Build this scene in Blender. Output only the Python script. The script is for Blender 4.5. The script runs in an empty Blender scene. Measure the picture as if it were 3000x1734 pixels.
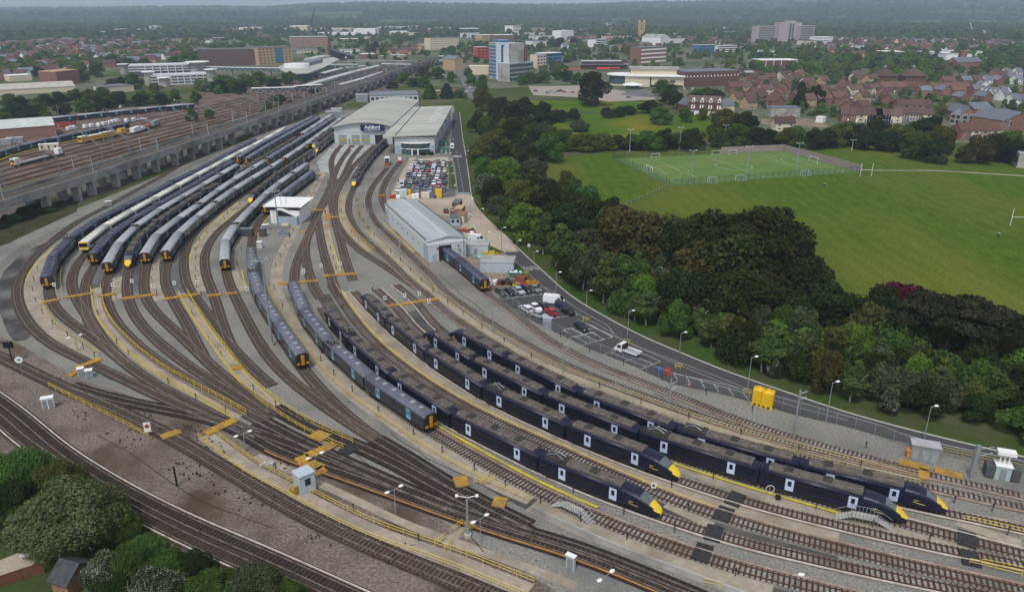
import bpy,math,random
from mathutils import Vector,Matrix,noise
rnd=random.Random(7)
R=math.radians
PI=math.pi
SC=bpy.context.scene
COL=SC.collection
CAM_H,FPX=70.0,2200.0
PITCH=math.atan((867-20)/FPX)
cam=bpy.data.cameras.new('camera')
cam.sensor_width=36.0
cam.lens=36.0*FPX/3000.0
cam.clip_start=1.0
cam.clip_end=60000.0
co=bpy.data.objects.new('camera',cam)
COL.objects.link(co)
co.location=(0,0,CAM_H)
co.rotation_euler=(PI/2-PITCH,0,0)
SC.camera=co
def G(x,y,z=0.0):
 """Where a point of the survey picture lies on the level z."""
 t=(867-y)/FPX
 u=(x-1500)/FPX
 dz=-math.sin(PITCH)+t*math.cos(PITCH)
 dy=math.cos(PITCH)+t*math.sin(PITCH)
 s=(z-CAM_H)/dz
 return Vector((u*s,dy*s,z))
def PX(v):
 d=Vector(v)-Vector((0,0,CAM_H))
 f=d.y*math.cos(PITCH)-d.z*math.sin(PITCH)
 u=d.y*math.sin(PITCH)+d.z*math.cos(PITCH)
 return(1500+FPX*d.x/f,867-FPX*u/f)
def HT(x,yb,yt):
 """Height of an upright thing whose foot and top show at yb and yt."""
 b=G(x,yb)
 t=(867-yt)/FPX
 dz=-math.sin(PITCH)+t*math.cos(PITCH)
 dy=math.cos(PITCH)+t*math.sin(PITCH)
 return CAM_H+b.y*dz/dy
ZO={}
for _r,_y in enumerate((0,400,830,1274)):
 for _c,_x in enumerate((0,750,1500,2200)):
  ZO['%d%d'%(_r,_c)]=(_x, _y,3.15)
ZO.update(A=(960,270,6.3),B=(1120,440,8.4),C=(1270,560,6.3),D=(1400,760,6.3),E=(700,560,8.4),F=(860,580,6.3),g=(2600,1260,3.635),h=(1850,1300,3.635),i=(700,1180,3.635),j=(1100,1380,3.635),k=(0,1500,3.59),l=(200,730,3.635),m=(330,160,3.635),n=(700,120,3.635),o=(1050,60,3.635),p=(1750,170,3.635),r=(0,330,3.635),s=(2600,240,3.635),P=(0,0,1.0))
def T(text):
 """'20:150,20 150,120; 10^3.8: ...' -> list of (px, py, z)."""
 out=[]
 for seg in text.split(';'):
  seg=seg.strip()
  if not seg:
   continue
  key,pts=seg.split(':')
  z=0.0
  if '^' in key:
   key,zz=key.split('^')
   z=float(zz)
  x0,y0,s=ZO[key.strip()]
  for p in pts.split():
   a,b=p.split(',')
   out.append((x0+float(a)/s,y0+float(b)/s,z))
 return out
def W(text):
 """Ground points (z=0) under the listed picture points."""
 o=[]
 for x, y,z in T(text):
  v=G(x,y,z)
  o.append(Vector((v.x,v.y,0)))
 return o
def W1(text):
 return W(text)[0]
MATS={}
def M(name,c1,c2=None,scale=1.0,rough=0.85,metal=0.0,obj=False,c3=None,big=None,spec=0.3,bump=0.0,stretch=None,rand=0.0,lo=.35,hi=.65):
 if name in MATS:
  return MATS[name]
 m=bpy.data.materials.new(name)
 m.use_nodes=True
 nt=m.node_tree
 b=nt.nodes['Principled BSDF']
 b.inputs['Roughness'].default_value=rough
 b.inputs['Metallic'].default_value=metal
 b.inputs['Specular IOR Level'].default_value=spec if rough<.8 else 0.0
 c1=tuple(c1)+(1,)
 b.inputs['Base Color'].default_value=c1
 if c2 is not None:
  c2=tuple(c2)+(1,)
  if obj:
   tc=nt.nodes.new('ShaderNodeTexCoord');vec=tc.outputs['Object']
  else:
   tc=nt.nodes.new('ShaderNodeNewGeometry');vec=tc.outputs['Position']
  if stretch:
   mp=nt.nodes.new('ShaderNodeMapping');mp.inputs['Scale'].default_value=stretch
   nt.links.new(vec,mp.inputs['Vector']);vec=mp.outputs['Vector']
  n=nt.nodes.new('ShaderNodeTexNoise')
  n.inputs['Scale'].default_value=scale
  n.inputs['Detail'].default_value=5
  n.inputs['Roughness'].default_value=0.65
  nt.links.new(vec,n.inputs['Vector'])
  rp=nt.nodes.new('ShaderNodeValToRGB')
  rp.color_ramp.elements[0].position=lo
  rp.color_ramp.elements[0].color=c1
  rp.color_ramp.elements[1].position=hi
  rp.color_ramp.elements[1].color=c2
  nt.links.new(n.outputs['Fac'],rp.inputs['Fac'])
  out=rp.outputs['Color']
  if c3 is not None:
   n2=nt.nodes.new('ShaderNodeTexNoise')
   n2.inputs['Scale'].default_value=big or scale*0.05
   n2.inputs['Detail'].default_value=4
   nt.links.new(vec,n2.inputs['Vector'])
   r2=nt.nodes.new('ShaderNodeValToRGB')
   r2.color_ramp.elements[0].position=0.45
   r2.color_ramp.elements[1].position=0.68
   nt.links.new(n2.outputs['Fac'],r2.inputs['Fac'])
   mx=nt.nodes.new('ShaderNodeMix');mx.data_type='RGBA'
   nt.links.new(r2.outputs['Color'],mx.inputs['Factor'])
   nt.links.new(out,mx.inputs['A'])
   mx.inputs['B'].default_value=tuple(c3)+(1,)
   out=mx.outputs['Result']
  if rand:
   oi=nt.nodes.new('ShaderNodeObjectInfo')
   mr=nt.nodes.new('ShaderNodeMapRange')
   mr.inputs['To Min'].default_value=1-rand;mr.inputs['To Max'].default_value=1+rand
   nt.links.new(oi.outputs['Random'],mr.inputs['Value'])
   hs=nt.nodes.new('ShaderNodeHueSaturation')
   nt.links.new(mr.outputs['Result'],hs.inputs['Value'])
   nt.links.new(out,hs.inputs['Color'])
   out=hs.outputs['Color']
  nt.links.new(out,b.inputs['Base Color'])
  if bump:
   bp=nt.nodes.new('ShaderNodeBump');bp.inputs['Strength'].default_value=bump;bp.inputs['Distance'].default_value=0.1
   nt.links.new(n.outputs['Fac'],bp.inputs['Height'])
   nt.links.new(bp.outputs['Normal'],b.inputs['Normal'])
 MATS[name]=m
 return m
def leafmat(name,c1,c2,p0=.42,trans=0.25):
 m=bpy.data.materials.new(name)
 m.use_nodes=True
 nt=m.node_tree
 nt.nodes.clear()
 out=nt.nodes.new('ShaderNodeOutputMaterial')
 geo=nt.nodes.new('ShaderNodeNewGeometry')
 n=nt.nodes.new('ShaderNodeTexNoise');n.inputs['Scale'].default_value=0.35;n.inputs['Detail'].default_value=3
 tc=nt.nodes.new('ShaderNodeTexCoord')
 nt.links.new(tc.outputs['Object'],n.inputs['Vector'])
 ad=nt.nodes.new('ShaderNodeMath');ad.operation='MULTIPLY_ADD'
 nt.links.new(geo.outputs['Random Per Island'],ad.inputs[0]);ad.inputs[1].default_value=0.45
 nt.links.new(n.outputs['Fac'],ad.inputs[2])
 rp=nt.nodes.new('ShaderNodeValToRGB')
 rp.color_ramp.elements[0].position=p0;rp.color_ramp.elements[0].color=tuple(c1)+(1,)
 rp.color_ramp.elements[1].position=1.0;rp.color_ramp.elements[1].color=tuple(c2)+(1,)
 nt.links.new(ad.outputs[0],rp.inputs['Fac'])
 oi=nt.nodes.new('ShaderNodeObjectInfo')
 mr=nt.nodes.new('ShaderNodeMapRange');mr.inputs['To Min'].default_value=0.75;mr.inputs['To Max'].default_value=1.25
 nt.links.new(oi.outputs['Random'],mr.inputs['Value'])
 mh=nt.nodes.new('ShaderNodeMapRange');mh.inputs['To Min'].default_value=0.48;mh.inputs['To Max'].default_value=0.52
 nt.links.new(oi.outputs['Random'],mh.inputs['Value'])
 hs=nt.nodes.new('ShaderNodeHueSaturation')
 nt.links.new(rp.outputs['Color'],hs.inputs['Color']);nt.links.new(mr.outputs['Result'],hs.inputs['Value'])
 nt.links.new(mh.outputs['Result'],hs.inputs['Hue'])
 d=nt.nodes.new('ShaderNodeBsdfDiffuse');t=nt.nodes.new('ShaderNodeBsdfTranslucent')
 nt.links.new(hs.outputs['Color'],d.inputs['Color']);nt.links.new(hs.outputs['Color'],t.inputs['Color'])
 mx=nt.nodes.new('ShaderNodeMixShader');mx.inputs['Fac'].default_value=trans
 nt.links.new(d.outputs[0],mx.inputs[1]);nt.links.new(t.outputs[0],mx.inputs[2])
 nt.links.new(mx.outputs[0],out.inputs['Surface'])
 MATS[name]=m
 return m
class MB:
 def __init__(s):
  s.v=[];s.f=[];s.mi=[];s.cur=0;s.sm=[]
  s.smooth=False
 def add(s,vs,fs):
  b=len(s.v)
  s.v.extend([tuple(p)for p in vs])
  for f in fs:
   s.f.append(tuple(b+k for k in f));s.mi.append(s.cur);s.sm.append(s.smooth)
  return s
 def box(s,x0,x1,y0,y1,z0,z1,bottom=True):
  vs=[(x0,y0,z0),(x1,y0,z0),(x1,y1,z0),(x0,y1,z0),(x0,y0,z1),(x1,y0,z1),(x1,y1,z1),(x0,y1,z1)]
  fs=[(4,5,6, 7),(0,1,5,4),(1,2,6,5),(2,3,7,6),(3,0,4,7)]
  if bottom:fs.append((3,2,1,0))
  return s.add(vs,fs)
 def obox(s,c,ax,ay,L,Wd,z0,z1):
  """box centred at c, with half axes along ax, ay."""
  c=Vector(c);a=Vector(ax)*(L/2);b=Vector(ay)*(Wd/2)
  q=[c-a-b,c+a-b,c+a+b,c-a+b]
  vs=[(p.x,p.y,z0)for p in q]+[(p.x,p.y, z1)for p in q]
  return s.add(vs,[(4,5,6,7),(0,1,5,4),(1,2,6,5),(2,3,7,6),(3,0,4,7)])
 def tube(s,pts,r,n=6,cap=True,r2=None):
  pts=[Vector(p)for p in pts]
  rings=[]
  for k,p in enumerate(pts):
   d=(pts[min(k+1,len(pts)-1)]-pts[max(k-1,0)])
   d=d.normalized()if d.length>1e-9 else Vector((0,0,1))
   a=Vector((0,0,1)).cross(d)
   a=a.normalized()if a.length>1e-4 else Vector((1,0,0))
   b=d.cross(a)
   rr=r if r2 is None else r+(r2-r)*k/max(1,len(pts)-1)
   rings.append([p+a*rr*math.cos(2*PI*j/n)+b*rr*math.sin(2*PI*j/n)for j in range(n)])
  vs=[p for q in rings for p in q]
  fs=[]
  for k in range(len(pts)-1):
   for j in range(n):
    fs.append((k*n+j,k*n+(j+1)%n,(k+1)*n+(j+1)%n,(k+1)*n+j))
  if cap:
   fs.append(tuple(range(n-1, -1,-1)));fs.append(tuple((len(pts)-1)*n+j for j in range(n)))
  return s.add(vs,fs)
 def lathe(s,prof,n=12,c=(0,0,0)):
  vs=[];fs=[]
  for(r,z)in prof:
   for j in range(n):
    vs.append((c[0]+r*math.cos(2*PI*j/n),c[1]+r*math.sin(2*PI*j/n),c[2]+z))
  for k in range(len(prof)-1):
   for j in range(n):
    fs.append((k*n+j,k*n+(j+1)%n,(k+1)*n+(j+1)%n,(k+1)*n+j))
  fs.append(tuple((len(prof)-1)*n+j for j in range(n)))
  return s.add(vs,fs)
 def prism(s,poly,z0,z1,top=True,bot=False):
  n=len(poly)
  vs=[(p[0],p[1],z0)for p in poly]+[(p[0],p[1],z1)for p in poly]
  fs=[(j,(j+1)%n,n+(j+1)%n,n+j)for j in range(n)]
  if top:fs.append(tuple(range(n,2*n)))
  if bot:fs.append(tuple(range(n-1,-1,-1)))
  return s.add(vs,fs)
 def extr(s,prof,x0,x1,caps=True):
  """(y,z) profile pushed along x."""
  n=len(prof)
  vs=[(x0,y,z)for y,z in prof]+[(x1,y,z)for y,z in prof]
  fs=[(j,n+j,n+(j+1)%n,(j+1)%n)for j in range(n)]
  if caps:
   fs.append(tuple(range(n)));fs.append(tuple(range(2*n-1,n-1,-1)))
  return s.add(vs,fs)
 def strip(s,L,Rr):
  n=len(L)
  return s.add(list(L)+list(Rr),[(k,n+k,n+k+1,k+1)for k in range(n-1)])
 def poly(s,pts):
  return s.add(pts,[tuple(range(len(pts)))])
 def build(s,name,mat,parent=None,world=False,kind=None):
  me=bpy.data.meshes.new(name)
  vs=s.v
  if world and parent is not None:
   iv=parent.matrix_basis.inverted()
   vs=[tuple(iv@Vector(p))for p in vs]
  me.from_pydata(vs,[],s.f)
  for m in(mat if isinstance(mat,(list, tuple))else[mat]):
   me.materials.append(m)
  me.polygons.foreach_set('material_index',s.mi)
  me.polygons.foreach_set('use_smooth',s.sm)
  me.update()
  o=bpy.data.objects.new(name,me)
  COL.objects.link(o)
  if parent is not None:o.parent=parent
  if kind:o['kind']=kind
  return o
def tag(o,label,cat,group=None,kind=None):
 if label:o['label']=label
 if cat:o['category']=cat
 if group:o['group']=group
 if kind:o['kind']=kind
 return o
def thing(name,label,cat,loc=(0,0,0),rz=0.0,group=None):
 o=bpy.data.objects.new(name,None)
 COL.objects.link(o)
 o.empty_display_size=0.5
 o.matrix_basis=Matrix.Translation(Vector(loc))@Matrix.Rotation(rz,4,'Z')
 return tag(o,label,cat,group)
KIDS={}
def kids(o):
 return list(o.children)
def dup(o,loc=None,rz=None,label=None,group=None,scale=None,parent=None):
 c=o.copy();COL.objects.link(c)
 if parent is not None:c.parent=parent
 if loc is not None:
  c.location=loc
  if rz is not None:c.rotation_euler=(0,0,rz)
  if scale is not None:c.scale=scale if isinstance(scale,(tuple,list,Vector))else(scale,)*3
 if label:c['label']=label
 if group:c['group']=group
 for ch in list(o.children):
  dup(ch,parent=c)
 return c
RANK=[]
LM=[]
def rank(o,text,group=None):
 RANK.append((o,text,PX(o.matrix_basis.translation)))
 if group:o['group']=group
def nth(k,n):
 if n==2:return('left','right')[k]+' one of two'
 if k==0:return 'leftmost of %d'%n
 if k==n-1:return 'rightmost of %d'%n
 sfx='th' if 10<=(k+1)%100<=20 else{1:'st',2:'nd',3:'rd'}.get((k+1)%10,'th')
 if k==1:return 'second from left'
 if k==2:return 'third from left'
 if k==n-2:return 'second from right'
 return '%d%s from left'%(k+1,sfx)
def near(p,dist=True):
 """words for where a picture point lies, by the closest landmark."""
 best=min(LM,key=lambda m:((m[1]-p[0])/1.6)**2+((m[2]-p[1])*1.2)**2)
 dx,dy=p[0]-best[1],p[1]-best[2]
 if abs(dx)>1.3*abs(dy):rel='left of' if dx<0 else 'right of'
 else:rel='behind' if dy<0 else 'in front of'
 return rel+' '+best[0]
def finish_ranks():
 g={}
 for o,t,p in RANK:
  if '{near}' in t:t=t.replace('{near}',near(p))
  g.setdefault(t,[]).append((p[0],p[1],o))
 for t,L in g.items():
  L.sort(key=lambda q:(q[0],q[1]))
  for k,(x,y,o)in enumerate(L):
   o['label']=t if len(L)==1 else t+', '+nth(k,len(L))
def smooth(pts,step=2.0,it=30):
 """even polyline through pts, smoothed."""
 pts=[Vector((p[0],p[1],0))for p in pts]
 d=[]
 n=len(pts)
 for k in range(n-1):
  p0=pts[max(k-1,0)];p1=pts[k];p2=pts[k+1];p3=pts[min(k+2,n-1)]
  m=max(2,int((p2-p1).length/step))
  for j in range(m):
   d.append(p1.lerp(p2,j/m))
 d.append(pts[-1])
 d=resample(d,step)
 for _ in range(it):
  e=d[:]
  for k in range(1,len(d)-1):
   e[k]=d[k]*0.5+(d[k-1]+d[k+1])*0.25
  d=e
 return resample(d,step)
def resample(d,step):
 out=[d[0].copy()]
 acc=0.0
 for k in range(len(d)-1):
  a,b=d[k],d[k+1]
  L=(b-a).length
  if L<1e-9:continue
  t=step-acc
  while t<=L:
   out.append(a.lerp(b,t/L));t+=step
  acc=(acc+L)%step if L+acc>=step else acc+L
 if(out[-1]-d[-1]).length>step*0.3:out.append(d[-1].copy())
 return out
def offset(line,o):
 """shift to the right of travel by o metres (o may be a pair: start, end)."""
 out=[]
 n=len(line)
 for k,p in enumerate(line):
  d=line[min(k+1,n-1)]-line[max(k-1,0)]
  d.normalize()
  w=o if not isinstance(o,tuple)else o[0]+(o[1]-o[0])*k/(n-1)
  out.append(Vector((p.x+d.y*w,p.y-d.x*w,0)))
 return out
def at(line,s):
 """point and direction at arc length s of a polyline."""
 acc=0.0
 for k in range(len(line)-1):
  L=(line[k+1]-line[k]).length
  if acc+L>=s or k==len(line)-2:
   t=(s-acc)/L if L else 0
   return line[k].lerp(line[k+1],t)if t<=1 else line[k+1]+(line[k+1]-line[k]).normalized()*(s-acc-L),(line[k+1]-line[k]).normalized()
  acc+=L
def near_s(line,p):
 best=(1e18,0);acc=0.0
 for k in range(len(line)-1):
  a,b=line[k],line[k+1]
  ab=b-a;L=ab.length
  t=max(0,min(1,(Vector((p.x,p.y,0))-a).dot(ab)/(L*L)))if L else 0
  d=(a+ab*t-Vector((p.x,p.y,0))).length
  if d<best[0]:best=(d,acc+t*L)
  acc+=L
 return best[1]
def cut(line,s0,s1,step=2.0):
 n=max(2,int((s1-s0)/step)+1)
 return[at(line,s0+(s1-s0)*k/(n-1))[0]for k in range(n)]
def Z3(line,z):
 return[Vector((p.x,p.y,z))for p in line]
def inside(p,poly):
 c=False
 n=len(poly)
 for k in range(n):
  a,b=poly[k],poly[k-1]
  if(a.y>p.y)!=(b.y>p.y)and p.x<(b.x-a.x)*(p.y-a.y)/(b.y-a.y)+a.x:
   c=not c
 return c
def sheet(name,pts,z,mat,kind='structure'):
 """flat ground sheet from outline points."""
 from mathutils.geometry import tessellate_polygon
 vs=[Vector((p.x,p.y,z))for p in pts]
 mb=MB()
 tr=tessellate_polygon([vs])
 mb.v=[tuple(v)for v in vs]
 for t in tr:
  a,b,c=[vs[k]for k in t]
  if(b-a).cross(c-a).z<0:t=(t[0],t[2],t[1])
  mb.f.append(tuple(t));mb.mi.append(0);mb.sm.append(False)
 o=mb.build(name,mat)
 o['kind']=kind
 return o
m_rail=M('rail_steel',(.34,.30,.27),(.14,.10,.085),.8,.45,.5)
m_railrust=M('rusty_rail',(.12,.062,.04),(.075,.042,.03),2.0,.7,.2)
m_third=M('conductor_steel',(.50,.38,.30),(.32,.2,.14),.6,.6,.2)
m_thirdw=M('conductor_white',(.60,.55,.50),(.45,.36,.30),.6,.6)
m_orange3=M('conductor_rust',(.45,.22,.06),(.3,.14,.05),.6,.7)
m_slw=M('sleeper_wood',(.080,.062,.049),(.135,.104, .080),1.5)
m_slc=M('sleeper_concrete',(.17,.155,.14),(.24,.22,.20),1.5)
m_slr=M('sleeper_brown', (.040,.029,.024),(.075,.055,.045),1.2)
m_bedd=M('bed_dark',(.026,.020,.017),(.075,.058, .047),3.0,c3=(.06,.05,.042),big=.15)
m_bedg=M('bed_grey',(.15,.14,.13),(.33,.315,.29),3.0,c3=(.15,.125,.105),big=.15)
m_bedb=M('bed_brown',(.055,.043,.036),(.13,.105,.088),3.0,c3=(.045,.038,.034),big=.12)
m_yel=M('yellow_paint',(.62,.46,.02),(.5,.37,.03),3.0,.6)
m_yelbright=M('yellow_edge',(.56,.48,.02),(.40,.34,.04),1.5,.7,c3=(.32,.28,.08),big=.3)
m_yelor=M('amber_board',(.44,.26,.035),(.30,.175,.04),1.6,.85,c3=(.22,.14,.06),big=.35)
m_conc=M('concrete_walk',(.26,.225,.175),(.36,.315,.25),.9,c3=(.22,.19,.15),big=.15)
m_concg=M('concrete_grey',(.30,.30,.29),(.40,.40,.38),1.0,c3=(.24,.24,.23),big=.1)
m_black=M('black_paint',(.015,.015,.017),rough=.5)
m_white=M('white_paint', (.75,.75,.74),(.66,.66,.65),1.0,.55)
m_galv=M('galvanised',(.33,.35,.36),(.24, .26,.27),1.5,.5,.4)
m_dgrey=M('dark_grey',(.055,.058,.062),(.08,.082,.085),2.0,.6)
m_red=M('red_paint',(.45,.03,.02),(.35,.03,.02),2.0,.5)
m_blue=M('blue_paint',(.03,.10,.35),(.03,.08,.28),2.0,.5)
m_glass=M('dark_glass',(.02,.025,.03),rough=.08,spec=.7)
m_bedk=M('bed_black',(.014,.012,.012),(.045,.038,.034),3.0,c3=(.035,.03,.027),big=.15)
m_slk=M('sleeper_black',(.040,.032,.027),(.075,.060,.050),1.5)
TRK={}
ZT=[0]
def track(key,text,label,bed=m_bedd,sl=m_slw,rail=m_rail,third=None,side=1,ext=(0,0),it=25,group='railway tracks of the yard',bw=2.75,step=2.0,offs=0.0,gap=0.70,far=False,zb=0.0):
 line=smooth(W(text)if isinstance(text,str)else text,step,it)
 if offs:line=offset(line,offs)
 if ext[0]:line.insert(0,line[0]+(line[0]-line[2]).normalized()*ext[0])
 if ext[1]:line.append(line[-1]+(line[-1]-line[-3]).normalized()*ext[1])
 line=resample(line,step)
 TRK[key]=line
 z=zb+0.030+(ZT[0]%40)*0.003;ZT[0]+=1
 t=thing('railway_track',label,'railway track',line[len(line)//2],0,group)
 mb=MB();a,b=Z3(offset(line,-bw/2),z),Z3(offset(line,bw/2),z)
 mb.strip(a,b);mb.build('ballast_bed',bed,t,True)
 zz=z+0.07
 if not far:
  mb=MB();tot=sum((line[k+1]-line[k]).length for k in range(len(line)-1))
  acc=0.0;nxt=0.3
  for k in range(len(line)-1):
   d=line[k+1]-line[k];L=d.length;d.normalize()
   while nxt<acc+L:
    c=line[k]+d*(nxt-acc)
    j=rnd.uniform(-.04,.04)
    mb.obox((c.x,c.y,0),(d.x,d.y,0),(d.y,-d.x,0),.27,2.5+j,z-.02,zz+j*.1)
    nxt+=gap
   acc+=L
  mb.build('sleepers',sl,t, True,kind='stuff')
 zr=z+.21
 def railmesh(o,w,z0,z1,nm,mat,lo=0,hi=None):
  ln=line[lo:hi]
  if len(ln)<2:return
  A,B=offset(ln,o-w/2), offset(ln,o+w/2)
  mb=MB()
  mb.strip(Z3(A,z1),Z3(B,z1));mb.strip(Z3(A,z0),Z3(A,z1));mb.strip(Z3(B,z1),Z3(B,z0))
  mb.build(nm,mat,t,True)
 for o in(-.752,.752):
  railmesh(o,.10,z+.02,zr,'rail', rail)
 if third:
  for(lo,hi,sd)in([(0,None,side)]if not isinstance(side,list)else side):
   n=len(line)
   railmesh(sd*1.28,.15,z+.10,zr+.09,'conductor_rail',third,int(lo*n)if lo else 0,None if hi is None else int(hi*n))
 t['top']=zr
 del t['top']
 return t
RT=.27
roof={}
roof['a']='10^3.8:2320,40 2090,155 1850,285 1560,420 1330,545 1100,655 960,715 740,850 560,985 455,1130 425,1295'
roof['b']='01^3.8:225,1195 40,1300;10^3.8:2200,140 1900,300 1600,460 1400,570 1180,690 1000,790 870,880 745,985'
roof['c']='01^3.8:540,1065 300,1190 0,1340;10^3.8:2190,190 1880,375 1600,540 1400,650 1200,760 1040,880 930,960 860,1075'
roof['d']='01^3.8:590,1070 350,1200 100,1340;10^3.8:2200,245 2000,360 1800,480 1560,610 1370,730 1190,860 1060,1010 975,1165'
roof['e']='01^3.8:670,1070 500,1180 320,1290;10^3.8:2520,130 2200,320 2060,400 1800,540 1600,670 1400,810 1230,960 1190,1040 1160,1130'
roof['f']='01^3.8:725,1075 500,1220 300,1340;10^3.8:2440,215 2250,330 2060,450 1800,640 1560,800 1390,940 1325,1075'
roof['g']='01^3.8:810,1068 600,1220 420,1350;10^3.8:2520,260 2250,420 2060,540 1790,750 1590,930 1515,1055'
roof['i']='01^3.8:720,1220 540,1365;11^3.8:400,200 200,330 50,450;10^3.8:2400,455 2310,535'
roof['j']='11^3.8:470,240 280,370 130,480;10^3.8:2350,620 2200,770 2100,880 2065,980 2065,1130'
roof['k']='11^3.8:570,275 400,400 240,520'
roof['h']='01^3.8:720,1180 600,1262 520,1320'
track('a',roof['a']+';20:440,30 450,120 490,210 560,300 650,370 760,440 880,510 960,570 1060,660 1160,740 1260,830 1400,920 1600,1030 1800,1130 2000,1235 2200,1325 2400,1410','siding under the outermost navy train of the left fan, curving to the throat')
track('b',roof['b']+';10:690,1200 655,1320 655,1440;20:680,100 740,200 800,290 850,370 890,440 960,555 1060,655 1160,745','siding of the white train with yellow front, curving down to the throat')
track('c',roof['c']+';10:815,1250 780,1400;20:775,140 780,230 805,320 845,410 900,490','siding of the navy train right of the white train')
track('d',roof['d']+';20:975,0 970,100 985,200 1020,290 1080,380 1150,460 1240,550 1340,640 1450,720 1560,790 1680,860 1800,930 1950,1020 2100,1100 2250,1180 2400,1270 2520,1340','siding of the fourth train, grey roofed, running long to the throat')
track('e',roof['e']+';20:1165,0 1170,100 1190,200 1240,300 1310,400 1400,490 1500,580 1620,680 1750,770 1880,860 2000,930 2150,1020 2300,1110 2450,1200 2520,1240','siding of the yellow nosed train in the middle of the left fan')
track('f',roof['f']+';20:1325,0 1320,60 1340,150 1400,240 1480,320 1570,400 1660,480 1750,560 1830,640 1920,740 2010,820 2120,910 2250,1010 2400,1110 2520,1190','siding just right of the yellow nosed train of the fan')
track('g',roof['g']+';20:1510,0 1560,100 1620,200 1680,300 1740,400 1790,500 1830,600 1880,680','siding of the last grey roofed train left of the walkway pair')
track('h',roof['h']+';10:2300,510 2200,565 2080,655 1950,750 1800,880 1720,1000 1690,1150 1700,1280 1740,1440;20:1780,100 1850,200 1920,290 1980,380 2050,480 2130,580 2230,700 2320,790 2420,880 2520,960','empty siding left of the beige walkway with two yellow edges')
track('i',roof['i']+';10:2190,730 2090,800 1960,930 1890,1060 1880,1180 1910,1320 1970,1440;20:1960,80 2000,180 2020,280 2050,380 2090,500 2130,580','empty siding right of the beige walkway, below a yellow nosed train')
track('j',roof['j']+';10:2110,1350 2150,1440;20:2170,130 2220,220 2270,330 2320,430 2380,530;21:0,500 60,610 110,690 200,790 330,910 470,1020 620,1130 760,1230 920,1330 1100,1440','siding of the grey roofed train nearest the white control building')
track('k',roof['k']+';E:690,560 560,680 440,820 370,960 330,1100 300,1400;21^3.8:-30,-60 30,60 110,190 230,370 300,480 425,655;21:530,920 620,1010 720,1120 830,1230 950,1330 1120,1440','siding passing the control building and under the short grey roofed train')
track('l','10:2100,-60;10:1600,310 1000,640 700,790 500,945 330,1090 250,1180 180,1310 150,1440;20:150,120 175,220 225,330 300,430 400,520 500,590 620,650 740,700 870,755 1000,820 1150,890 1300,965 1450,1040 1600,1110 1800,1190 2000,1275 2200,1345 2400,1415','outermost empty loop track bending round the yard edge')
track('m','11:790,80 720,160 690,240 705,330 715,400 720,470 705,540','first track out of the depot hall, under the leftmost door',bed=m_bedb)
track('n','11:890,85 800,200 740,310 700,420 660,520 610,620 580,680 545,770 490,900 430,1030 375,1150 345,1300 355,1440;21:375,110','second track out of the depot hall, running to the lower throat',bed=m_bedb)
track('o','11:978,85 880,200 830,320 770,430 690,540 640,600 585,680 560,760 500,880 450,980 455,1130 500,1300 540,1440;21:595,140','third track out of the depot hall, splitting beside the control building',bed=m_bedb)
track('p','11:1095,85 960,210 880,300 810,400 760,480 720,600 720,700 740,830 780,960 815,1100 860,1250 895,1330','fourth track out of the dark open depot door',bed=m_bedb)
track('q','11:690,400 690,520 700,620 715,720 745,830 830,930 950,1060 1120,1150 1300,1270 1450,1380 1560,1440','crossover track through the middle of the depot throat',bed=m_bedb)
track('r','11:560,740 570,790 590,900 620,1060 660,1200 700,1330 740,1440;21:765,140','track right of the split in front of the control building',bed=m_bedb)
track('s','A:1240,860;11:1260,20 1150,130 1050,235 960,360 900,480 855,600 850,690 880,800 950,900 1050,1000 1160,1080 1280,1200 1400,1310 1540,1430;21:1640,170 1750,270 2000,450 2300,620 2520,730;22:200,880 450,990 800,1115 1200,1245 1600,1360;33:0,90 400,190 750,270 1100,350 1300,400 1500,460 1700,515 2100,590 2520,680','long track from the depot annexe past the train nearest the yellow fence',bed=m_bedg,sl=m_slr,third=m_third,side=1)
track('t','11:1215,290 1130,390 1065,480 1030,570 1040,680 1100,800 1200,900 1340,1020 1480,1160 1600,1280 1750,1400;21:1650,20 1800,130 1950,240 2200,390 2520,585;22:300,660 600,810 1000,960 1400,1110 1800,1250 2200,1390;33:0,0 300,75 700,170 1100,268 1500,340 2000,450 2520,575','through track along the beige path, below the parking bays',bed=m_bedg,sl=m_slr,third=m_third,side=1)
track('u','11:1330,240 1250,330 1190,430 1155,520 1170,620 1230,720','short track from the yellow wagon into the long wash shed',bed=m_bedb)
track('v',[Vector((-19.9-.396*k,211+.918*k,0))for k in(26,13,0)]+W('11:1900,1240 2060,1410;21:2110,90 2300,220 2520,370;22:200,450 450,600 800,770 1100,880 1500,1020 1800,1160 2200,1315;33:0,-70 400,30 800,150 1100,225 1500,330'),'track out of the wash shed door, nearest to the parking bays', bed=m_bedg,sl=m_slr,third=m_third,side=1)
J={}
J['1']='21^3.8:590,95 650,210 740,310 830,420 950,550 1120,690 1330,860 1600,1030 1900,1200;32^3.8:-120,-40 330,180 700,330 1050,455'
J['2']='11^3.8:890,1310;21^3.8:930,0 1010,80 1100,170 1250,320 1450,470 1650,630 1900,790 2200,960 2450,1085;22^3.8:300,1160 550,1270 800,1370;32^3.8:900,20 1250,150'
J['3']='21^3.8:1400,260 1500,330 1650,450 1800,550 2000,660 2200,770 2370,865;22^3.8:200,930 480,1060 800,1190 1200,1340;32^3.8:1450,0 1900,140;33^3.8:0,245 300,310 700,420 1050,520'
J['4']='21^3.8:1620,260 1750,340 1900,440 2100,530 2300,620;22^3.8:150,760 400,870 700,990 1000,1110 1300,1220 1600,1330;33^3.8:0,95 400,200 800,310 1200,410 1500,470'
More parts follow.
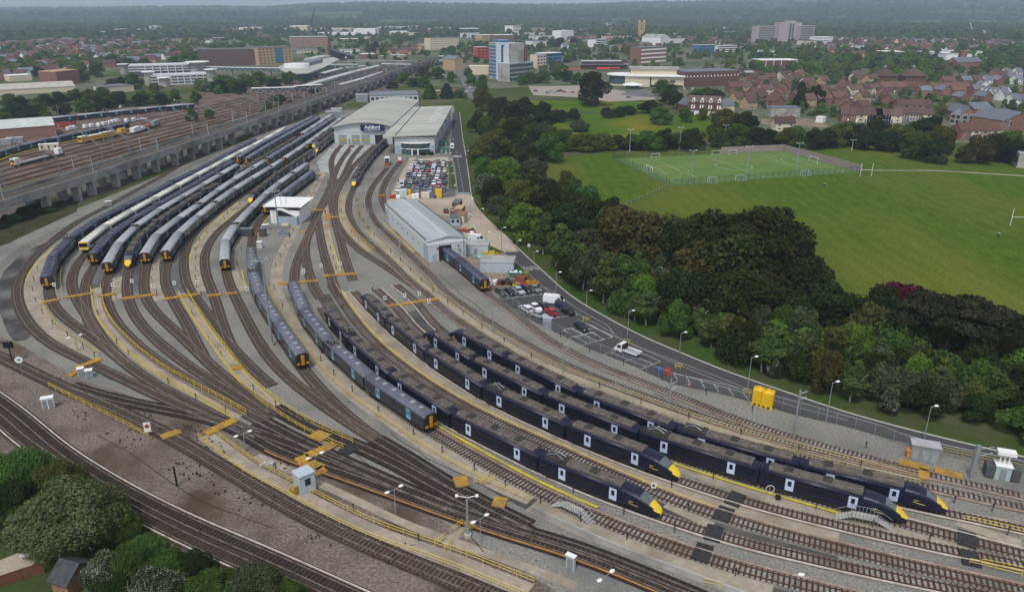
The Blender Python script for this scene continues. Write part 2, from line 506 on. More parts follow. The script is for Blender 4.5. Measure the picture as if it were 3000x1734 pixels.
track('1',J['1']+';32:1340,760 1500,815 1750,900 2000,980 2200,1050;33:315,1085 700,1190 1000,1265 1400,1340 1700,1400 1900,1440','track under and ahead of the lowest yellow nosed train',bed=m_bedg,sl=m_slr,rail=m_railrust,third=m_thirdw,side=[(.12,.82,1),(.82,1,-1)],ext=(0,40))
track('2',J['2']+';32:1500,405 1800,520 2000,590 2300,680;33:315,725 700,820 1100,915 1500,1010 1900,1090 2200,1150 2520,1215','track under the second yellow nosed train from below',bed=m_bedg,sl=m_slr,rail=m_railrust,third=m_thirdw,side=1,ext=(0,30))
track('3','21:1110,60 1230,170 1330,240;'+J['3']+';33:1400,815 1700,900 1900,950 2200,1020 2520,1110','track under the third yellow nosed train, beside the white platform steps',bed=m_bedg,sl=m_slr,rail=m_railrust,third=m_thirdw,side=-1,ext=(0,30))
track('4','21:1290,20 1400,100 1520,200;'+J['4']+';33:1790,722 2000,765 2200,810 2520,885','track under the yellow nosed train nearest the depot road',bed=m_bedg,sl=m_slr,rail=m_railrust,third=m_thirdw,side=1,ext=(0,30))
track('5','21:690,20 760,130 850,270 960,420 1100,570 1250,700 1420,830 1600,950 1800,1080 2000,1190 2250,1310 2450,1400;32:250,60 700,270 1100,455 1350,560 1600,660 1900,750 2200,850;33:315,930 700,1030 1100,1130 1500,1220 1900,1310 2300,1400 2520,1450','empty track between the two lowest yellow nosed trains',bed=m_bedg,sl=m_slr,rail=m_railrust,third=m_third,side=-1, ext=(0,40))
track('6','21^3.8:375,75 420,200 480,300 560,390 720,570 900,710 1080,880 1350,1040 1600,1215;31:1730,50 2000,200 2250,330;32:0,440 250,540 600,690 900,830 1150,930 1400,1020 1700,1120 2000,1230;33:315,1345 600,1420','track under the nearest grey roofed train, along the bright yellow edge',bed=m_bedg,sl=m_slr,rail=m_railrust,third=m_third,side=-1, ext=(0,40))
track('w','20:640,950 900,1040 1200,1110 1500,1165 1800,1215 2100,1275 2300,1330;31:0,120 250,200 500,265 800,365 1100,480 1400,590 1700,690 2000,800 2300,920 2520,1000;32:300,960 700,1130 1100,1290 1450,1440','lower track of the dark throat bundle, with the orange conductor',third=m_orange3,side=[(.35,1,1)],ext=(0, 30),bed=m_bedk,sl=m_slk,bw=3.5)
track('x','31:-100,-60 200,50 500,150 760,250 1000,350 1300,480 1600,600 1900,715 2200,840 2520,965;32:300,900 700,1080 1000,1200 1400,1370','second track of the dark throat bundle',ext=(0,30),bed=m_bedk,sl=m_slk,bw=3.5)
track('y','31:60,-120 300,10 500,120 740,230 1000,330 1250,450 1500,560 1800,690','third track of the dark throat bundle, below the long yellow handrail',bed=m_bedk,sl=m_slk,bw=3.5)
track('z','31:160,-250 400,-90 760,40 1000,120 1250,240 1500,380 1800,560 2100,720 2520,910','upper track of the dark throat bundle, right of the yellow handrail',bed=m_bedk,sl=m_slk,bw=3.5)
track('aa','21:1100,1440;31:1200,80 1400,210 1600,340 1800,490 2050,620 2300,750 2520,850','track joining the throat bundle from the grey fan',bed=m_bedk,sl=m_slk,bw=3.5)
track('ba','20:-200,600 0,670 140,750 300,830 450,905 620,985 800,1055 1000,1135 1200,1230 1400,1325 1600,1420;30:1750,120 1950,240 2200,390 2450,540;31:250,640 500,790 750,900 1000,1010 1300,1130 1600,1260 1900,1380 2050,1440', 'single line passing the round white disc signal at the lower left',bed=m_bedd,ext=(20,30),bw=3.3)
track('bb','20:-200,950 0,1070 150,1190 300,1310 450,1440;30:470,90 900,370 1400,655 2000,935 2520,1135;31:350,1240 800,1440','right hand line of the double track in the lower left corner',third=m_thirdw,side=-1,ext=(20,40),bed=m_bedk,sl=m_slk,bw=3.5)
track('bc','20:-200,1110 0,1250 130,1360;30:30,-60 210,55 600,325 1000,590 1500,865 2000,1095 2520,1320','left hand line of the double track, nearest to the bushes',bed=m_bedd,sl=m_slr,third=m_thirdw, side=1,ext=(20,40),bw=3.3)
m_navy=M('navy_body',(.008,.009,.024),(.013,.015,.034),.8,.42,0,True,spec=.3)
m_navy2=M('navy_side',(.014,.017,.034),(.022,.026,.048),.8,.35,0,True,spec=.5)
m_nroof=M('navy_roof',(.040,.042,.070),(.070,.072,.108),.7,.55,0,True,stretch=(.4,2,2))
m_groof=M('grey_roof',(.25,.26,.27),(.36,.37,.38),.8,.6,0,True,stretch=(.35,2,2),rand=.12)
m_sroof=M('slate_roof',(.075,.08,.105),(.125,.13,.16),.8,.55,0,True,stretch=(.35,2,2),rand=.12)
m_jroof=M('brown_roof',(.070,.060,.054),(.155,.135,.12),1.6,.8,0,True,stretch=(.6,2,2))
m_jdark=M('dark_roof_kit',(.030,.028,.028),(.07,.064,.06),2.0,.8,0,True)
m_jdoor=M('pale_blue_door',(.42,.49,.64),(.48,.55,.70),.8,.5,0,True)
m_edoor=M('teal_door',(.12,.33,.42),(.18,.42,.50),.8,.5,0,True)
m_nose=M('nose_yellow',(.72,.50,.02),(.62,.42,.02),1.0,.4)
m_cabor=M('cab_amber',(.46, .23,.02),(.36,.17,.02),1.0,.5)
m_under=M('underframe',(.022,.020,.019),(.045,.04,.036),1.0,.8)
m_wtrain=M('white_body',(.66,.66,.60),(.56,.56,.51),.8,.45,0,True)
m_wroof=M('cream_roof',(.62,.61,.53),(.52,.51,.44),.8,.55,0,True,stretch=(.35,2,2))
m_win=M('train_window',(.012,.013,.016),rough=.12,spec=.6)
m_screen=M('windscreen',(.11,.13,.14), (.07,.085,.095),.8,.12,spec=.7)
m_grey=M('mid_grey',(.22,.23,.24),(.30,.31,.32),1.0,.6,0,True)
def side_prof(w,zt,zs,zb):
 return[(-w/2+.08,zb),(-w/2,zb+.25),(-w/2,zs),(w/2,zs),(w/2,zb+.25),(w/2-.08,zb)]
def roof_prof(w,zs,zt,n=8,k=.95):
 return[(w/2*math.cos(PI*j/n)*(1 if j in(0,n)else k+(1-k)*abs(math.cos(PI*j/n))),zs+(zt-zs)*math.sin(PI*j/n)**.8)for j in range(n+1)]
PROTO={}
def empty_part(name):
 return None
def coach(kind,roofmat=None,cab=False,pan=False):
 """a coach mesh with its sub-parts; x forward (cab at +x), origin at rail top."""
 key=(kind,roofmat.name if roofmat else '',cab,pan)
 if key in PROTO:return dup_free(PROTO[key])
 h=9.82
 w=2.8
 rr=random.Random(len(PROTO))
 if kind=='e' or kind=='n':
  bm=m_navy2 if kind=='e' else m_wtrain
  b=MB();b.extr(side_prof(w,3.8,2.95,.95),-h,h)
  body=b.build('carriage',bm)
  r=MB();r.smooth=True
  r.extr(roof_prof(w-.004,2.95,3.80),-h,h)
  d=r;d.smooth=False;d.cur=1
  for x in((-7.2,-4.6,-1.4,1.4,4.6,7.2)if not pan else(-4.6,-1.4,1.4,4.6)):
   d.box(x-.38,x+.38,-.42,.42,3.70,3.84)
  rf=r.build('roof',[roofmat,m_grey if roofmat is not m_nroof else m_jdark],body)
  if pan:
   d=MB();d.box(-9.2,-6.6,-1.05,1.05,3.35, 3.83);d.build('pantograph_well',m_jdark,body)
   d=MB()
   for y in(-.5,.5):
    d.tube([(-9,y,3.85),(-7.6,y*.6,4.25),(-6.7,y,3.9)],.05,4)
   d.tube([(-7.7,-.8,4.28),(-7.7,.8,4.28)],.06,4)
   d.build('pantograph',m_galv,body)
  for s in(-1,1):
   y0,y1=(w/2-.005,w/2+.018)
   for x in(-5.1,5.1):
    d=MB()
    ya,yb=sorted((s*y0,s*(y1+.012)))
    for xx in(-.68,.02):
     d.box(x+xx,x+xx+.64,ya,yb,1.08,2.98)
    dr=d.build('door',m_edoor if kind=='e' else m_dgrey,body)
    d=MB()
    ya,yb=sorted((s*y0,s*(y1+.025)))
    for xx in(-.52,.18):
     d.box(x+xx,x+xx+.32,ya,yb, 1.75,2.75)
    d.build('door_window',m_win,dr)
   ya,yb=sorted((s*y0,s*y1))
   for x0,x1 in((-9.3,-5.9),(-4.3,4.3),(5.9,8.6 if cab else 9.3)):
    d=MB();d.box(x0,x1,ya,yb,1.85,2.7);d.build('window',m_win,body)
  d=MB();d.box(-h+.6,h-.6,-1.2,1.2,.35,.95)
  for x in(-7,7):
   d.box(x-1.6,x+1.6,-1.25,1.25,.0,.55)
  d.build('underframe',m_under,body)
  d=MB()
  d.box(-h-.28,-h+.0,-.7,.7,1.0,3.4)
  d.build('gangway',m_black,body)
  if cab:
   d=MB()
   d.add([(h,-1.38,1.0),(h,1.38,1.0),(h,1.36,2.95),(h,.85,3.55),(h,-.85,3.55),(h,-1.36,2.95),(h+.30,-1.3,1.0),(h+.30, 1.3,1.0),(h+.22,1.28,2.9),(h+.15,.8,3.48),(h+.15,-.8,3.48),(h+.22,-1.28,2.9)],[(6,7,8,9,10,11),(0,1,7,6),(1,2,8,7),(2,3,9,8),(3,4,10,9),(4,5,11,10),(5,0,6,11)])
   cb=d.build('cab_front',m_black if kind=='e' else m_nose,body)
   if kind=='e':
    d=MB();d.box(h+.25,h+.42,-.33,.33,1.05,3.2);d.build('cab_door',m_cabor,cb)
    for s in(-1,1):
     d=MB();d.box(h+.25,h+.36,*sorted((s*.62,s*1.25)),1.15,1.6);d.build('cab_lamp',m_cabor,cb)
   else:
    d=MB();d.box(h+.2, h+.34,-1.15,1.15,1.95,3.1);d.build('windscreen',m_win,cb)
    for s in(-1,1):
     d=MB();d.box(h+.25,h+.36,*sorted((s*.6,s*1.15)),1.2,1.5);d.build('cab_lamp',m_white,cb)
  if kind=='n':
   for s in(-1,1):
    d=MB();ya, yb=sorted((s*(w/2-.005),s*(w/2+.022)))
    d.box(-h+.05,h-.05,ya,yb,.98,1.22);d.build('stripe',m_blue,body)
 else:
  w=2.81
  xf=4.6 if cab else h
  b=MB();b.extr(side_prof(w,3.8,2.72,.75),-h,xf)
  b.smooth=True
  b.extr(roof_prof(w-.004,2.72,3.42,8),-h,xf)
  b.smooth=False
  body=b.build('carriage',m_navy)
  r=MB()
  r.extr([(-.98,3.2),(.98,3.2),(.98,3.62),(.6,3.80), (-.6,3.80),(-.98,3.62)],-h+.9,xf-(1.2 if not cab else.2))
  for x in[-h+1.6+1.45*k for k in range(13)]:
   if x<xf-2.5 and rr.random()<.85:
    r.box(x,x+.06,-1.0,1.0,3.60,3.84)
  d=r;d.cur=1
  for x in(-6.8,-1.2,4.2):
   if x<xf-1.5:
    d.box(x,x+1.3,-.75,.75,3.78,3.90)
  if pan:
   d.box(-9.0,-5.2,-1.02,1.02,3.4,3.87)
  r.build('roof_cover', [m_jroof,m_jdark],body)
  if pan:
   d=MB()
   for y in(-.5,.5):
    d.tube([(-8.8,y,3.9),(-7.4,y*.6,4.4),(-6.0,y,3.95)],.05,4)
   d.tube([(-7.4,-.8,4.42),(-7.4,.8,4.42)],.06,4)
   d.build('pantograph',m_galv,body)
  for s in(-1,1):
   y0,y1=w/2-.005,w/2+.03
   for x in((-5.6,3.3)if cab else(-5.6,5.6)):
    ya,yb=sorted((s*y0,s*y1))
    d=MB();d.box(x-.62,x+.62,ya,yb,.92,2.92)
    dr=d.build('door',m_jdoor,body)
    ya,yb=sorted((s*y0,s*(y1+.012)))
    d=MB();d.box(x-.27,x+.27, ya,yb,1.72,2.60);d.build('door_window',m_win,dr)
   ya,yb=sorted((s*y0,s*(y1-.015)))
   for x0,x1 in(((-9.4,-6.5),(-4.7,2.4))if cab else((-9.4,-6.5),(-4.7,4.7),(6.5,9.4))):
    d=MB();d.box(x0,x1,ya,yb,1.75,2.5);d.build('window',m_win,body)
  d=MB();d.box(-h+.5,xf,-1.25,1.25,.25,.76)
  for x in(-7,3.6 if cab else 7):
   d.box(x-1.6,x+1.6,-1.28,1.28,.0,.5)
  d.build('underframe',m_under,body)
  d=MB();d.box(-h-.30,-h+.02,-1.1,1.1,.9,3.3);d.build('gangway',m_black,body)
  if cab:
   S=[(4.6,1.405,.75,2.72,3.46),(5.6,1.40,.72,2.70,3.44),(6.6,1.38,.68,2.58,3.34),(7.5,1.33,.64,2.36,3.08),(8.3,1.25,.6,2.10,2.66),(9.0,1.13,.56,1.80,2.18),(9.7,.96,.5,1.48,1.74),(10.25,.74,.46,1.16,1.34),(10.6,.42,.5,.92,1.02)]
   na=10
   rings=[]
   for(x,hw,zb,zs,zr)in S:
    q=[(x,-hw*.93,zb),(x,-hw,zb+.3)]
    for j in range(na+1):
     a=PI-PI*j/na
     q.append((x,hw*math.cos(a),zs+(zr-zs)*math.sin(a)**.8))
    q+=[(x,hw,zb+.3),(x,hw*.93,zb)]
    rings.append(q)
   n=len(rings[0])
   nav,scr,yel=MB(),MB(),MB()
   for mb in(nav,scr,yel):mb.smooth=True
   for k in range(len(S)-1):
    for j in range(n-1):
     top=3<=j<=n-5
     midtop=4<=j<=n-6
     if 3<=k<=4 and midtop:mb=scr
     elif k==5 and 4<=j<=n-6:mb=yel
     elif k>=6 and 2<=j<=n-4:mb=yel
     else:mb=nav
     mb.add([rings[k][j],rings[k][j+1],rings[k+1][j+1],rings[k+1][j]],[(3,2,1,0)])
   yel.add(rings[-1],[tuple(range(n))])
   ns=nav.build('nose',m_navy,body)
   scr.build('windscreen',m_screen,ns)
   yel.build('nose_panel',m_nose,ns)
   for s in(-1,1):
    d=MB()
    d.add([(9.05,s*.60,2.02),(9.7,s*.52,1.70),(9.75,s*.88,1.60),(9.1,s*1.0,1.88)],[(0,1,2,3)if s<0 else(3,2,1,0)])
    d.build('headlight',m_dgrey,ns)
    d=MB()
    y=s*1.418
    mk=[[(0,.5),(.12,.5),(.12,.1),(0,0),(-.1,.06)],[(.62,.42),(.5,.5),(.32,.5), (.22,.36),(.22,.14),(.32,0),(.62,0),(1.5,-.04)]]
    for st in mk:
     d.tube([(6.0+(px if s<0 else 1.5-px),y,1.45+pz*.9)for px,pz in st],.035,4)
    d.build('side_mark',m_nose,body)
 PROTO[key]=body
 return dup_free(body)
def dup_free(o,parent=None):
 c=o.copy()
 COL.objects.link(c)
 if parent is not None:c.parent=parent
 for ch in list(o.children):dup_free(ch,c)
 return c
def drop(o):
 for ch in list(o.children):drop(ch)
 bpy.data.objects.remove(o)
def train(line,s_nose,n,kind,label,roofmat=None,both=True,fwd=1,first_cab=True,pans=(),pitch=20.2,group='trains stabled in the yard', z=RT):
 """n coaches behind the nose at arc length s_nose; fwd=1: nose toward growing s."""
 p0,d0=at(line,s_nose)
 mid,dm=at(line,s_nose-fwd*pitch*n/2)
 t=thing('train',label,'train',(mid.x,mid.y,0),0,group)
 for k in range(n):
  back=pitch*k+(10.6 if kind=='j' and k==0 else 10.0)
  if kind=='j' and k>0:back+=.4
  sc=s_nose-fwd*back
  a=at(line,sc+fwd*7)[0];b=at(line,sc-fwd*7)[0]
  c=(a+b)/2
  dr=(a-b).normalized()
  cab=(k==0 and first_cab)or(k==n-1 and both)
  flip=(k==n-1 and both and n>1)
  o=coach(kind,roofmat,cab,k in pans)
  yaw=math.atan2(dr.y,dr.x)+(PI if flip else 0)
  o.parent=t
  o.matrix_basis=Matrix.Translation((c.x-t.location.x,c.y-t.location.y,z))@Matrix.Rotation(yaw,4,'Z')
 return t
def S_(key,text):
 return near_s(TRK[key],G(*T(text)[0]))
def NN(key,s,text):
 """coaches from arc length s back to the picture point."""
 return max(1,round(abs(s-S_(key,text))/20.2))
def run_train(key,nose,tail,kind,label,roofmat=None,**kw):
 s=S_(key,nose);s2=S_(key,tail)
 n=max(1,round(abs(s-s2)/20.2))
 return train(TRK[key],s,n,kind,label,roofmat,**kw)
run_train('a','10^3.6:425,1300','10^3.8:2325,35','e','long navy roofed train outermost on the left of the fan',m_nroof,pans=(1,5))
run_train('b','10^3.6:742,980','10^3.8:1185,690','n','front white train set with black and yellow cab, left fan',m_wroof)
run_train('b','10^3.8:1200,680','10^3.8:1900,300','n','white train set in the middle of the white rake',m_wroof)
run_train('b','10^3.8:1915,292','01^3.8:225,1195','n','rear white train set toward the viaduct end of the white rake',m_wroof)
run_train('c','10^3.6:858,1085','10^3.8:2215,205','e','navy roofed train directly right of the white train',m_nroof,pans=(2,6))
run_train('c','10^3.8:2190,190','01^3.8:540,1065','e','dark fronted train set at the far end of the third siding',m_sroof)
run_train('d','10^3.6:972,1170','10^3.8:2208,240','e','grey roofed train standing furthest forward in the left fan',m_groof,pans=(1,5))
run_train('d','10^3.6:2272,205','01^3.8:590,1070','e','train with amber cab door deep in the fourth siding',m_sroof)
run_train('e','10^1.0:1165,1200','10^3.8:2080,390','j','yellow nosed train in the middle of the left fan',pans=(1,4))
run_train('e','10^1.5:2085,390','01^3.8:370,1260','j','yellow nosed train coupled nose to nose behind another in the fan')
run_train('e','01^3.4:392,1235','01^3.8:670,1070','e','short pale roofed train at the far end of the fifth siding',m_groof)
run_train('f','10^3.6:1323,1080','10^3.8:2450,210','e','grey roofed train just right of the yellow nosed one, left fan',m_groof,pans=(2,6))
run_train('f','10^3.8:2470,200','01^3.8:725,1075','e','slate roofed train far back on the sixth siding',m_sroof)
run_train('g','10^3.6:1513,1060','11^3.8:225,205','e','grey roofed train beside the empty pair of sidings and walkway',m_groof,pans=(2,6))
run_train('g','11^3.8:240,195','01^3.8:810,1068','e','pale roofed train ending against the depot hall corner',m_groof)
run_train('h','11^1.0:457,105','01^3.8:720,1185','j','yellow nosed train half hidden beside the depot hall',both=False)
run_train('i','10^1.0:2282,610','11^3.8:545,108','j','yellow nosed train at the top of the double yellow walkway',pans=(1,))
run_train('i','11^3.8:560,98','01^3.8:722,1220','j','yellow nosed set beside the hall, behind the walkway train', both=False)
run_train('j','10^3.6:2065,1140','11^3.8:478,235','e','grey roofed train left of the white control building',m_groof,pans=(1,5))
run_train('k','E^3.0:690,400','11^3.8:575,270','e','slate roofed train with its amber end behind the control building',m_sroof)
run_train('k','21^3.4:425,665','10^3.8:2258,1108','e','slate roofed train standing by the tall lighting mast',m_sroof,pans=(2,))
run_train('6','21^3.6:1600,1222','21^3.8:375,72','e', 'nearest blue grey roofed train along the bright yellow platform edge',m_sroof,pans=(1,))
run_train('1','32^1.0:1385,715','21^3.8:585,90','j','lowest of the long navy trains with yellow noses',pans=(0,4))
run_train('2', '32^1.0:1550,385','11^3.8:885,1300','j','long navy train with yellow nose beside the walkway sign post',pans=(1,5))
run_train('3','33^1.0:1440,785','21^3.8:1395,255','j','long navy train with yellow nose at the white platform steps',pans=(1,5))
run_train('4','33^1.0:1815,700','21^3.8:1612,255','j','long navy train with yellow nose nearest to the depot road',pans=(1,5))
run_train('s','11^1.0:908,455','A^3.8:1120,900','j','yellow nosed train half out of the depot annexe',both=False,pans=(0,))
train(TRK['v'],S_('v','11^3.4:2060,1340'),2,'e','navy train poking out of the long wash shed',m_nroof,both=False)
LM+=[('the depot hall',1100,370),('the control building',840,620),('the wash shed',1240,700),('the staff car park',1270,530),('the roadside bays',1700,930),('the sports pitch',2170,470),('the rugby posts',2550,500),('the great lone tree',1735,280),('the white leisure centre',1900,220),('the dark brick sports hall',2090,232),('the concrete slab block',2300,90),('the pale tower block',1475,190),('the cream hotel block',1310,125),('the multi-storey car park',500,220),('the station building',900,210),('the dark flats',670,145),('the long viaduct',560,470),('the black wedge building',990,165),('the tall crane',920,60),('the blue office block',2100,145),('the church tower',1877,80),('the oast roofed houses',2640,225),('the slate roofed flats',2880,350),('the white gabled terrace',2910,275),('the school roofs',2800,160),('the long pavilion',1770,180),('the shopping centre',1480,105),('the industrial estate',1080,85),('the yellow tanks',2235,1165),('the flatbed truck',1835,1030),('the small grey hut',893,1410),('the copper tree',2640,880),('the town house terrace',2080,310),('the white roof masts',2860,85),('the brown yard sheds',80,370),('the yellow rail machine',300,405),('the round disc signal',46,1085),('the timber garden house',200,1690),('the posted flat hall',2280,190)]
g_grass=M('field_grass',(.050,.088,.010),(.088,.126,.018),.30,c3=(.112,.124,.024),big=.018,lo=.3,hi=.7,stretch=(1.0,.45,1))
nt=g_grass.node_tree;wv=nt.nodes.new('ShaderNodeTexWave');wv.inputs['Scale'].default_value=.055;wv.inputs['Distortion'].default_value=9;wv.inputs['Detail'].default_value=2;wv.inputs['Detail Scale'].default_value=.25
n2=nt.nodes.new('ShaderNodeTexNoise');n2.inputs['Scale'].default_value=1.1;n2.inputs['Detail'].default_value=3
gp_=nt.nodes.new('ShaderNodeNewGeometry');nt.links.new(gp_.outputs['Position'],wv.inputs['Vector']);nt.links.new(gp_.outputs['Position'],n2.inputs['Vector'])
ma=nt.nodes.new('ShaderNodeMath');ma.operation='MULTIPLY_ADD';nt.links.new(wv.outputs['Fac'],ma.inputs[0]);ma.inputs[1].default_value=.07;nt.links.new(n2.outputs['Fac'],ma.inputs[2])
mr=nt.nodes.new('ShaderNodeMapRange');mr.inputs['From Min'].default_value=.3;mr.inputs['From Max'].default_value=.85;mr.inputs['To Min'].default_value=.72;mr.inputs['To Max'].default_value=1.25;nt.links.new(ma.outputs[0],mr.inputs['Value'])
hv=nt.nodes.new('ShaderNodeHueSaturation');bs=nt.nodes['Principled BSDF'];nt.links.new(bs.inputs['Base Color'].links[0].from_socket,hv.inputs['Color']);nt.links.new(mr.outputs['Result'],hv.inputs['Value']);nt.links.new(hv.outputs['Color'],bs.inputs['Base Color'])
g_grass2=M('meadow_grass',(.045,.092,.008),(.085,.13,.014),.5,c3=(.15,.14,.02),big=.03)
g_base=M('ground_cover',(.035,.060,.016),(.075,.095,.032),.25,c3=(.10,.095,.06),big=.02)
g_verge=M('verge_grass',(.028,.058,.010),(.055,.085,.022),1.0,c3=(.075,.068,.036),big=.08)
g_grav=M('grey_gravel',(.110,.106,.094),(.300,.288,.256),2.6,c3=(.15,.148,.138),big=.07,lo=.33,hi=.67,bump=.6)
g_brown=M('brown_gravel',(.080,.064,.055),(.255,.212,.185),2.2,c3=(.075,.056,.042),big=.09,lo=.34,hi=.68,bump=.6)
g_dark=M('cinder',(.030,.028,.028),(.085,.080,.078),3.0,c3=(.15,.148,.14),big=.09)
g_asph=M('asphalt',(.052,.050,.054),(.085,.082,.086),2.5,c3=(.068,.066,.070),big=.07)
g_asph2=M('old_asphalt',(.12,.12,.12),(.18,.18,.18),1.5,c3=(.10,.10,.10),big=.06)
g_dirt=M('dirt',(.17,.14,.10),(.28,.24,.18),.8,c3=(.13,.10,.075),big=.12)
g_pave=M('paving',(.34,.29,.225),(.43,.37,.29),.9,c3=(.28,.24,.19),big=.05)
g_turf=M('pitch_turf',(.085,.145,.040),(.12,.18,.052),1.5,c3=(.13,.175,.055),big=.05)
g_town=M('town_ground',(.08,.10,.05),(.17,.155,.14),.08,c3=(.06,.085,.03),big=.012)
g_hill=M('hill_cover',(.030,.050,.018),(.060,.085,.030),.018,c3=(.10,.135,.045),big=.0022)
m_line=M('line_paint',(.62,.61,.58),(.50,.49,.46),2.0,.7)
m_liney=M('faded_line',(.42,.41,.38),(.30,.29,.27),2.0,.7)
def V2(*p):return Vector((p[0],p[1],0))
sheet('ground',[V2(-2600,-60),V2(2600,-60),V2(2600,2600),V2(-2600,2600)],0.0,g_base)
sheet('town_ground',W('P:-1200,330 0,300 300,262 700,245 1000,240 1330,255 1500,262 1700,262 2000,300 2150,380 2350,400 2700,420 3000,420 3600,420 3400,45 1500,45 -500,45'),.004,g_town)
sheet('sports_field',W('P:1560,470 1700,455 1900,436 2140,424 2300,421 2560,420 2830,440 3400,424 3600,1100 2960,1000 2700,930 2450,860 2100,720 1800,650 1680,600 1600,540'),.008,g_grass)
sheet('meadow',W('P:1600,372 1620,345 1700,333 1850,334 2110,345 2120,400 1990,425 1800,432 1640,440'),.008,g_grass2)
sheet('meadow_strip',W('P:1545,318 1545,292 1640,296 1900,300 1905,325 1800,330'),.008,g_grass2)
sheet('roadside_green',W('P:1440,262 1690,245 1690,258 1480,272'),.008,g_verge)
sheet('yard_ballast',W('P:-250,800 30,712 140,650 240,606 300,583 420,534 522,492 760,394 975,325 1330,310 1342,560 1400,640 1440,760 1480,880 1621,968 1722,1018 1871,1079 1970,1122 2103,1150 2198,1177 2320,1213 2486,1251 2597,1284 2771,1323 3000,1374 3500,1480 3500,2000 2100,2000 1750,1800 1400,1600 1120,1430 880,1300 620,1215 420,1180 230,1115 100,1040 0,985 -250,900'),.012,g_grav)
sheet('brown_ballast',W('P:-300,1000 -60,960 60,1010 230,1110 400,1165 620,1208 880,1295 1130,1425 1400,1590 1760,1810 2200,2100 -300,2100'),.016,g_brown)
sheet('old_yard',W('P:-900,640 -300,640 0,556 200,500 400,440 600,378 800,325 1000,275 1160,232 1220,205 1150,188 950,215 800,240 640,255 560,300 300,320 0,362 -900,500'),.012,M('rust_ground',(.085,.060,.048), (.215,.160,.132),1.2,c3=(.075,.055,.043),big=.07))
sheet('viaduct_ground',W('P:-150,740 0,660 120,625 230,600 500,482 760,392 960,326 1200,245 1185,212 900,290 600,380 400,440 200,500 0,560 -150,600'),.014,M('dark_dirt',(.085,.072,.062),(.16,.14,.125),1.2,c3=(.06,.06,.04),big=.1))  # dark brown-grey dirt, the ground's own colour
sheet('embankment',W('P:-300,760 0,640 100,600 190,566 235,575 225,620 130,664 20,714 -300,830'),.02,M('scrub',(.022,.028,.012),(.060,.060,.030),1.2,c3=(.07,.06,.04),big=.15))
sheet('bush_bank',W('P:-300,1300 0,1325 110,1345 230,1425 380,1560 560,1660 760,1734 1100,2000 -300,2000'),.02,M('bank_grass',(.030,.060,.014),(.065,.10,.025),1.2,c3=(.05,.055,.025),big=.15))
sheet('gravel_patch',W('k:-40,520 180,430 330,440 420,480 330,560 120,640 -40,720'),.024,M('pale_gravel',(.30,.26,.20),(.42,.37,.29),3.0))
sheet('cinder_band',W('10:-60,1500 30,1250 200,1080 480,950 600,890 640,905 500,985 330,1130 240,1250 180,1380 165,1440;20:160,120 190,230 250,350 330,440 250,520 130,540 60,440 10,300 -60,200'),.020,g_dark)
sheet('cinder_band',W('10:860,1170 1000,1200 1170,1200 1320,1160 1520,1150 1690,1150 1720,1440 1400,1440 940,1440 780,1440'),.0205, M('cinder_grey',(.075,.072,.070),(.17,.165,.16),3.0,c3=(.06,.056,.054),big=.1))
sheet('depot_apron',W('11:560,240 720,72 1170,82 1030,250 900,330 780,380 700,400 660,330 600,330'),.022,m_concg)
sheet('shed_dirt',W('11:1930,1130 2100,1080 2330,1070 2450,1300 2520,1440 2150,1440 2060,1200 1960,1160'),.022,g_dirt)
sheet('shed_apron',W('11:1180,760 1200,700 1600,1170 1620,1260 1480,1160 1300,930'),.0235,g_dirt)
PAD=W('B:100,1250 200,1190 700,1210 1500,1190 1860,1110;P:1381,572 1387,597 1403,619 1422,638 1448,665 1483,693 1522,737 1478,739 1440,722 1395,694 1362,700 1345,640 1250,620 1140,602')
sheet('paved_yard',PAD,.028,g_pave)
ROADR='P:1346,330 1354,400 1366,470 1374,530 1379,568 1387,597 1403,619 1422,638 1448,665 1483,693 1518,730 1552,762 1590,795 1638,841 1679,874 1725,903 1800,944 1885,990 1992,1033 2103,1081 2230,1125 2343,1163 2486,1214 2613,1246 2714,1274 2867,1309 3000,1341 3300,1405'
ROADL='P:1326,330 1323,400 1319,440 1333,487 1340,547 1344,572'
ROADL2='P:1478,739 1500,765 1543,800 1587,838 1640,885 1690,930 1740,962 1800,1000 1880,1040 1970,1085 2100,1140 2198,1176 2320,1212 2486,1250 2597,1283 2771,1322 3000,1373 3300,1440'
kerb=smooth(W(ROADR),2,12)
road_up=[p for p in kerb]
sheet('depot_road',W('P:1326,330 1323,400 1319,440 1333,487 1340,547 1344,572 1380,572 1374,530 1366,470 1354,400 1346,330'),.030,g_asph)
kr=[p for p in kerb if PX(p)[1]>737]
lowL=smooth(W(ROADL2),2,10)
o=MB()
def strip_between(a,b,n=60):
 la=sum((a[k+1]-a[k]).length for k in range(len(a)-1));lb=sum((b[k+1]-b[k]).length for k in range(len(b)-1))
 return[at(a,la*k/n)[0]for k in range(n+1)],[at(b,lb*k/n)[0]for k in range(n+1)]
A_,B_=strip_between(kr,lowL)
mb=MB();mb.strip(Z3(B_,.032),Z3(A_,.032));mb.build('depot_road',g_asph)['kind']='structure'
sheet('parking_asphalt',W('D:430,690 560,640 1000,560 1180,490;P:1640,885 1690,930 1740,962 1800,1000 1880,1040 1970,1085 2100,1140 2198,1176 2103,1152 1970,1125 1871,1081 1722,1020 1621,970 1500,909 1462,872'),.029,g_asph)
sheet('staff_parking',W('B:420,940 580,780 640,560 780,280 830,262 1600,270 1640,960 1800,970 1800,1130 1660,1160 430,1130 230,1100 380,950'),.026, M('worn_asphalt',(.085,.083,.085),(.135,.13,.13),2.0,c3=(.10,.098,.10),big=.1))
sheet('staff_path',W('B:200,1110 640,240 680,190 820,180 830,255 640,560 420,950 380,1100'),.027,g_pave)
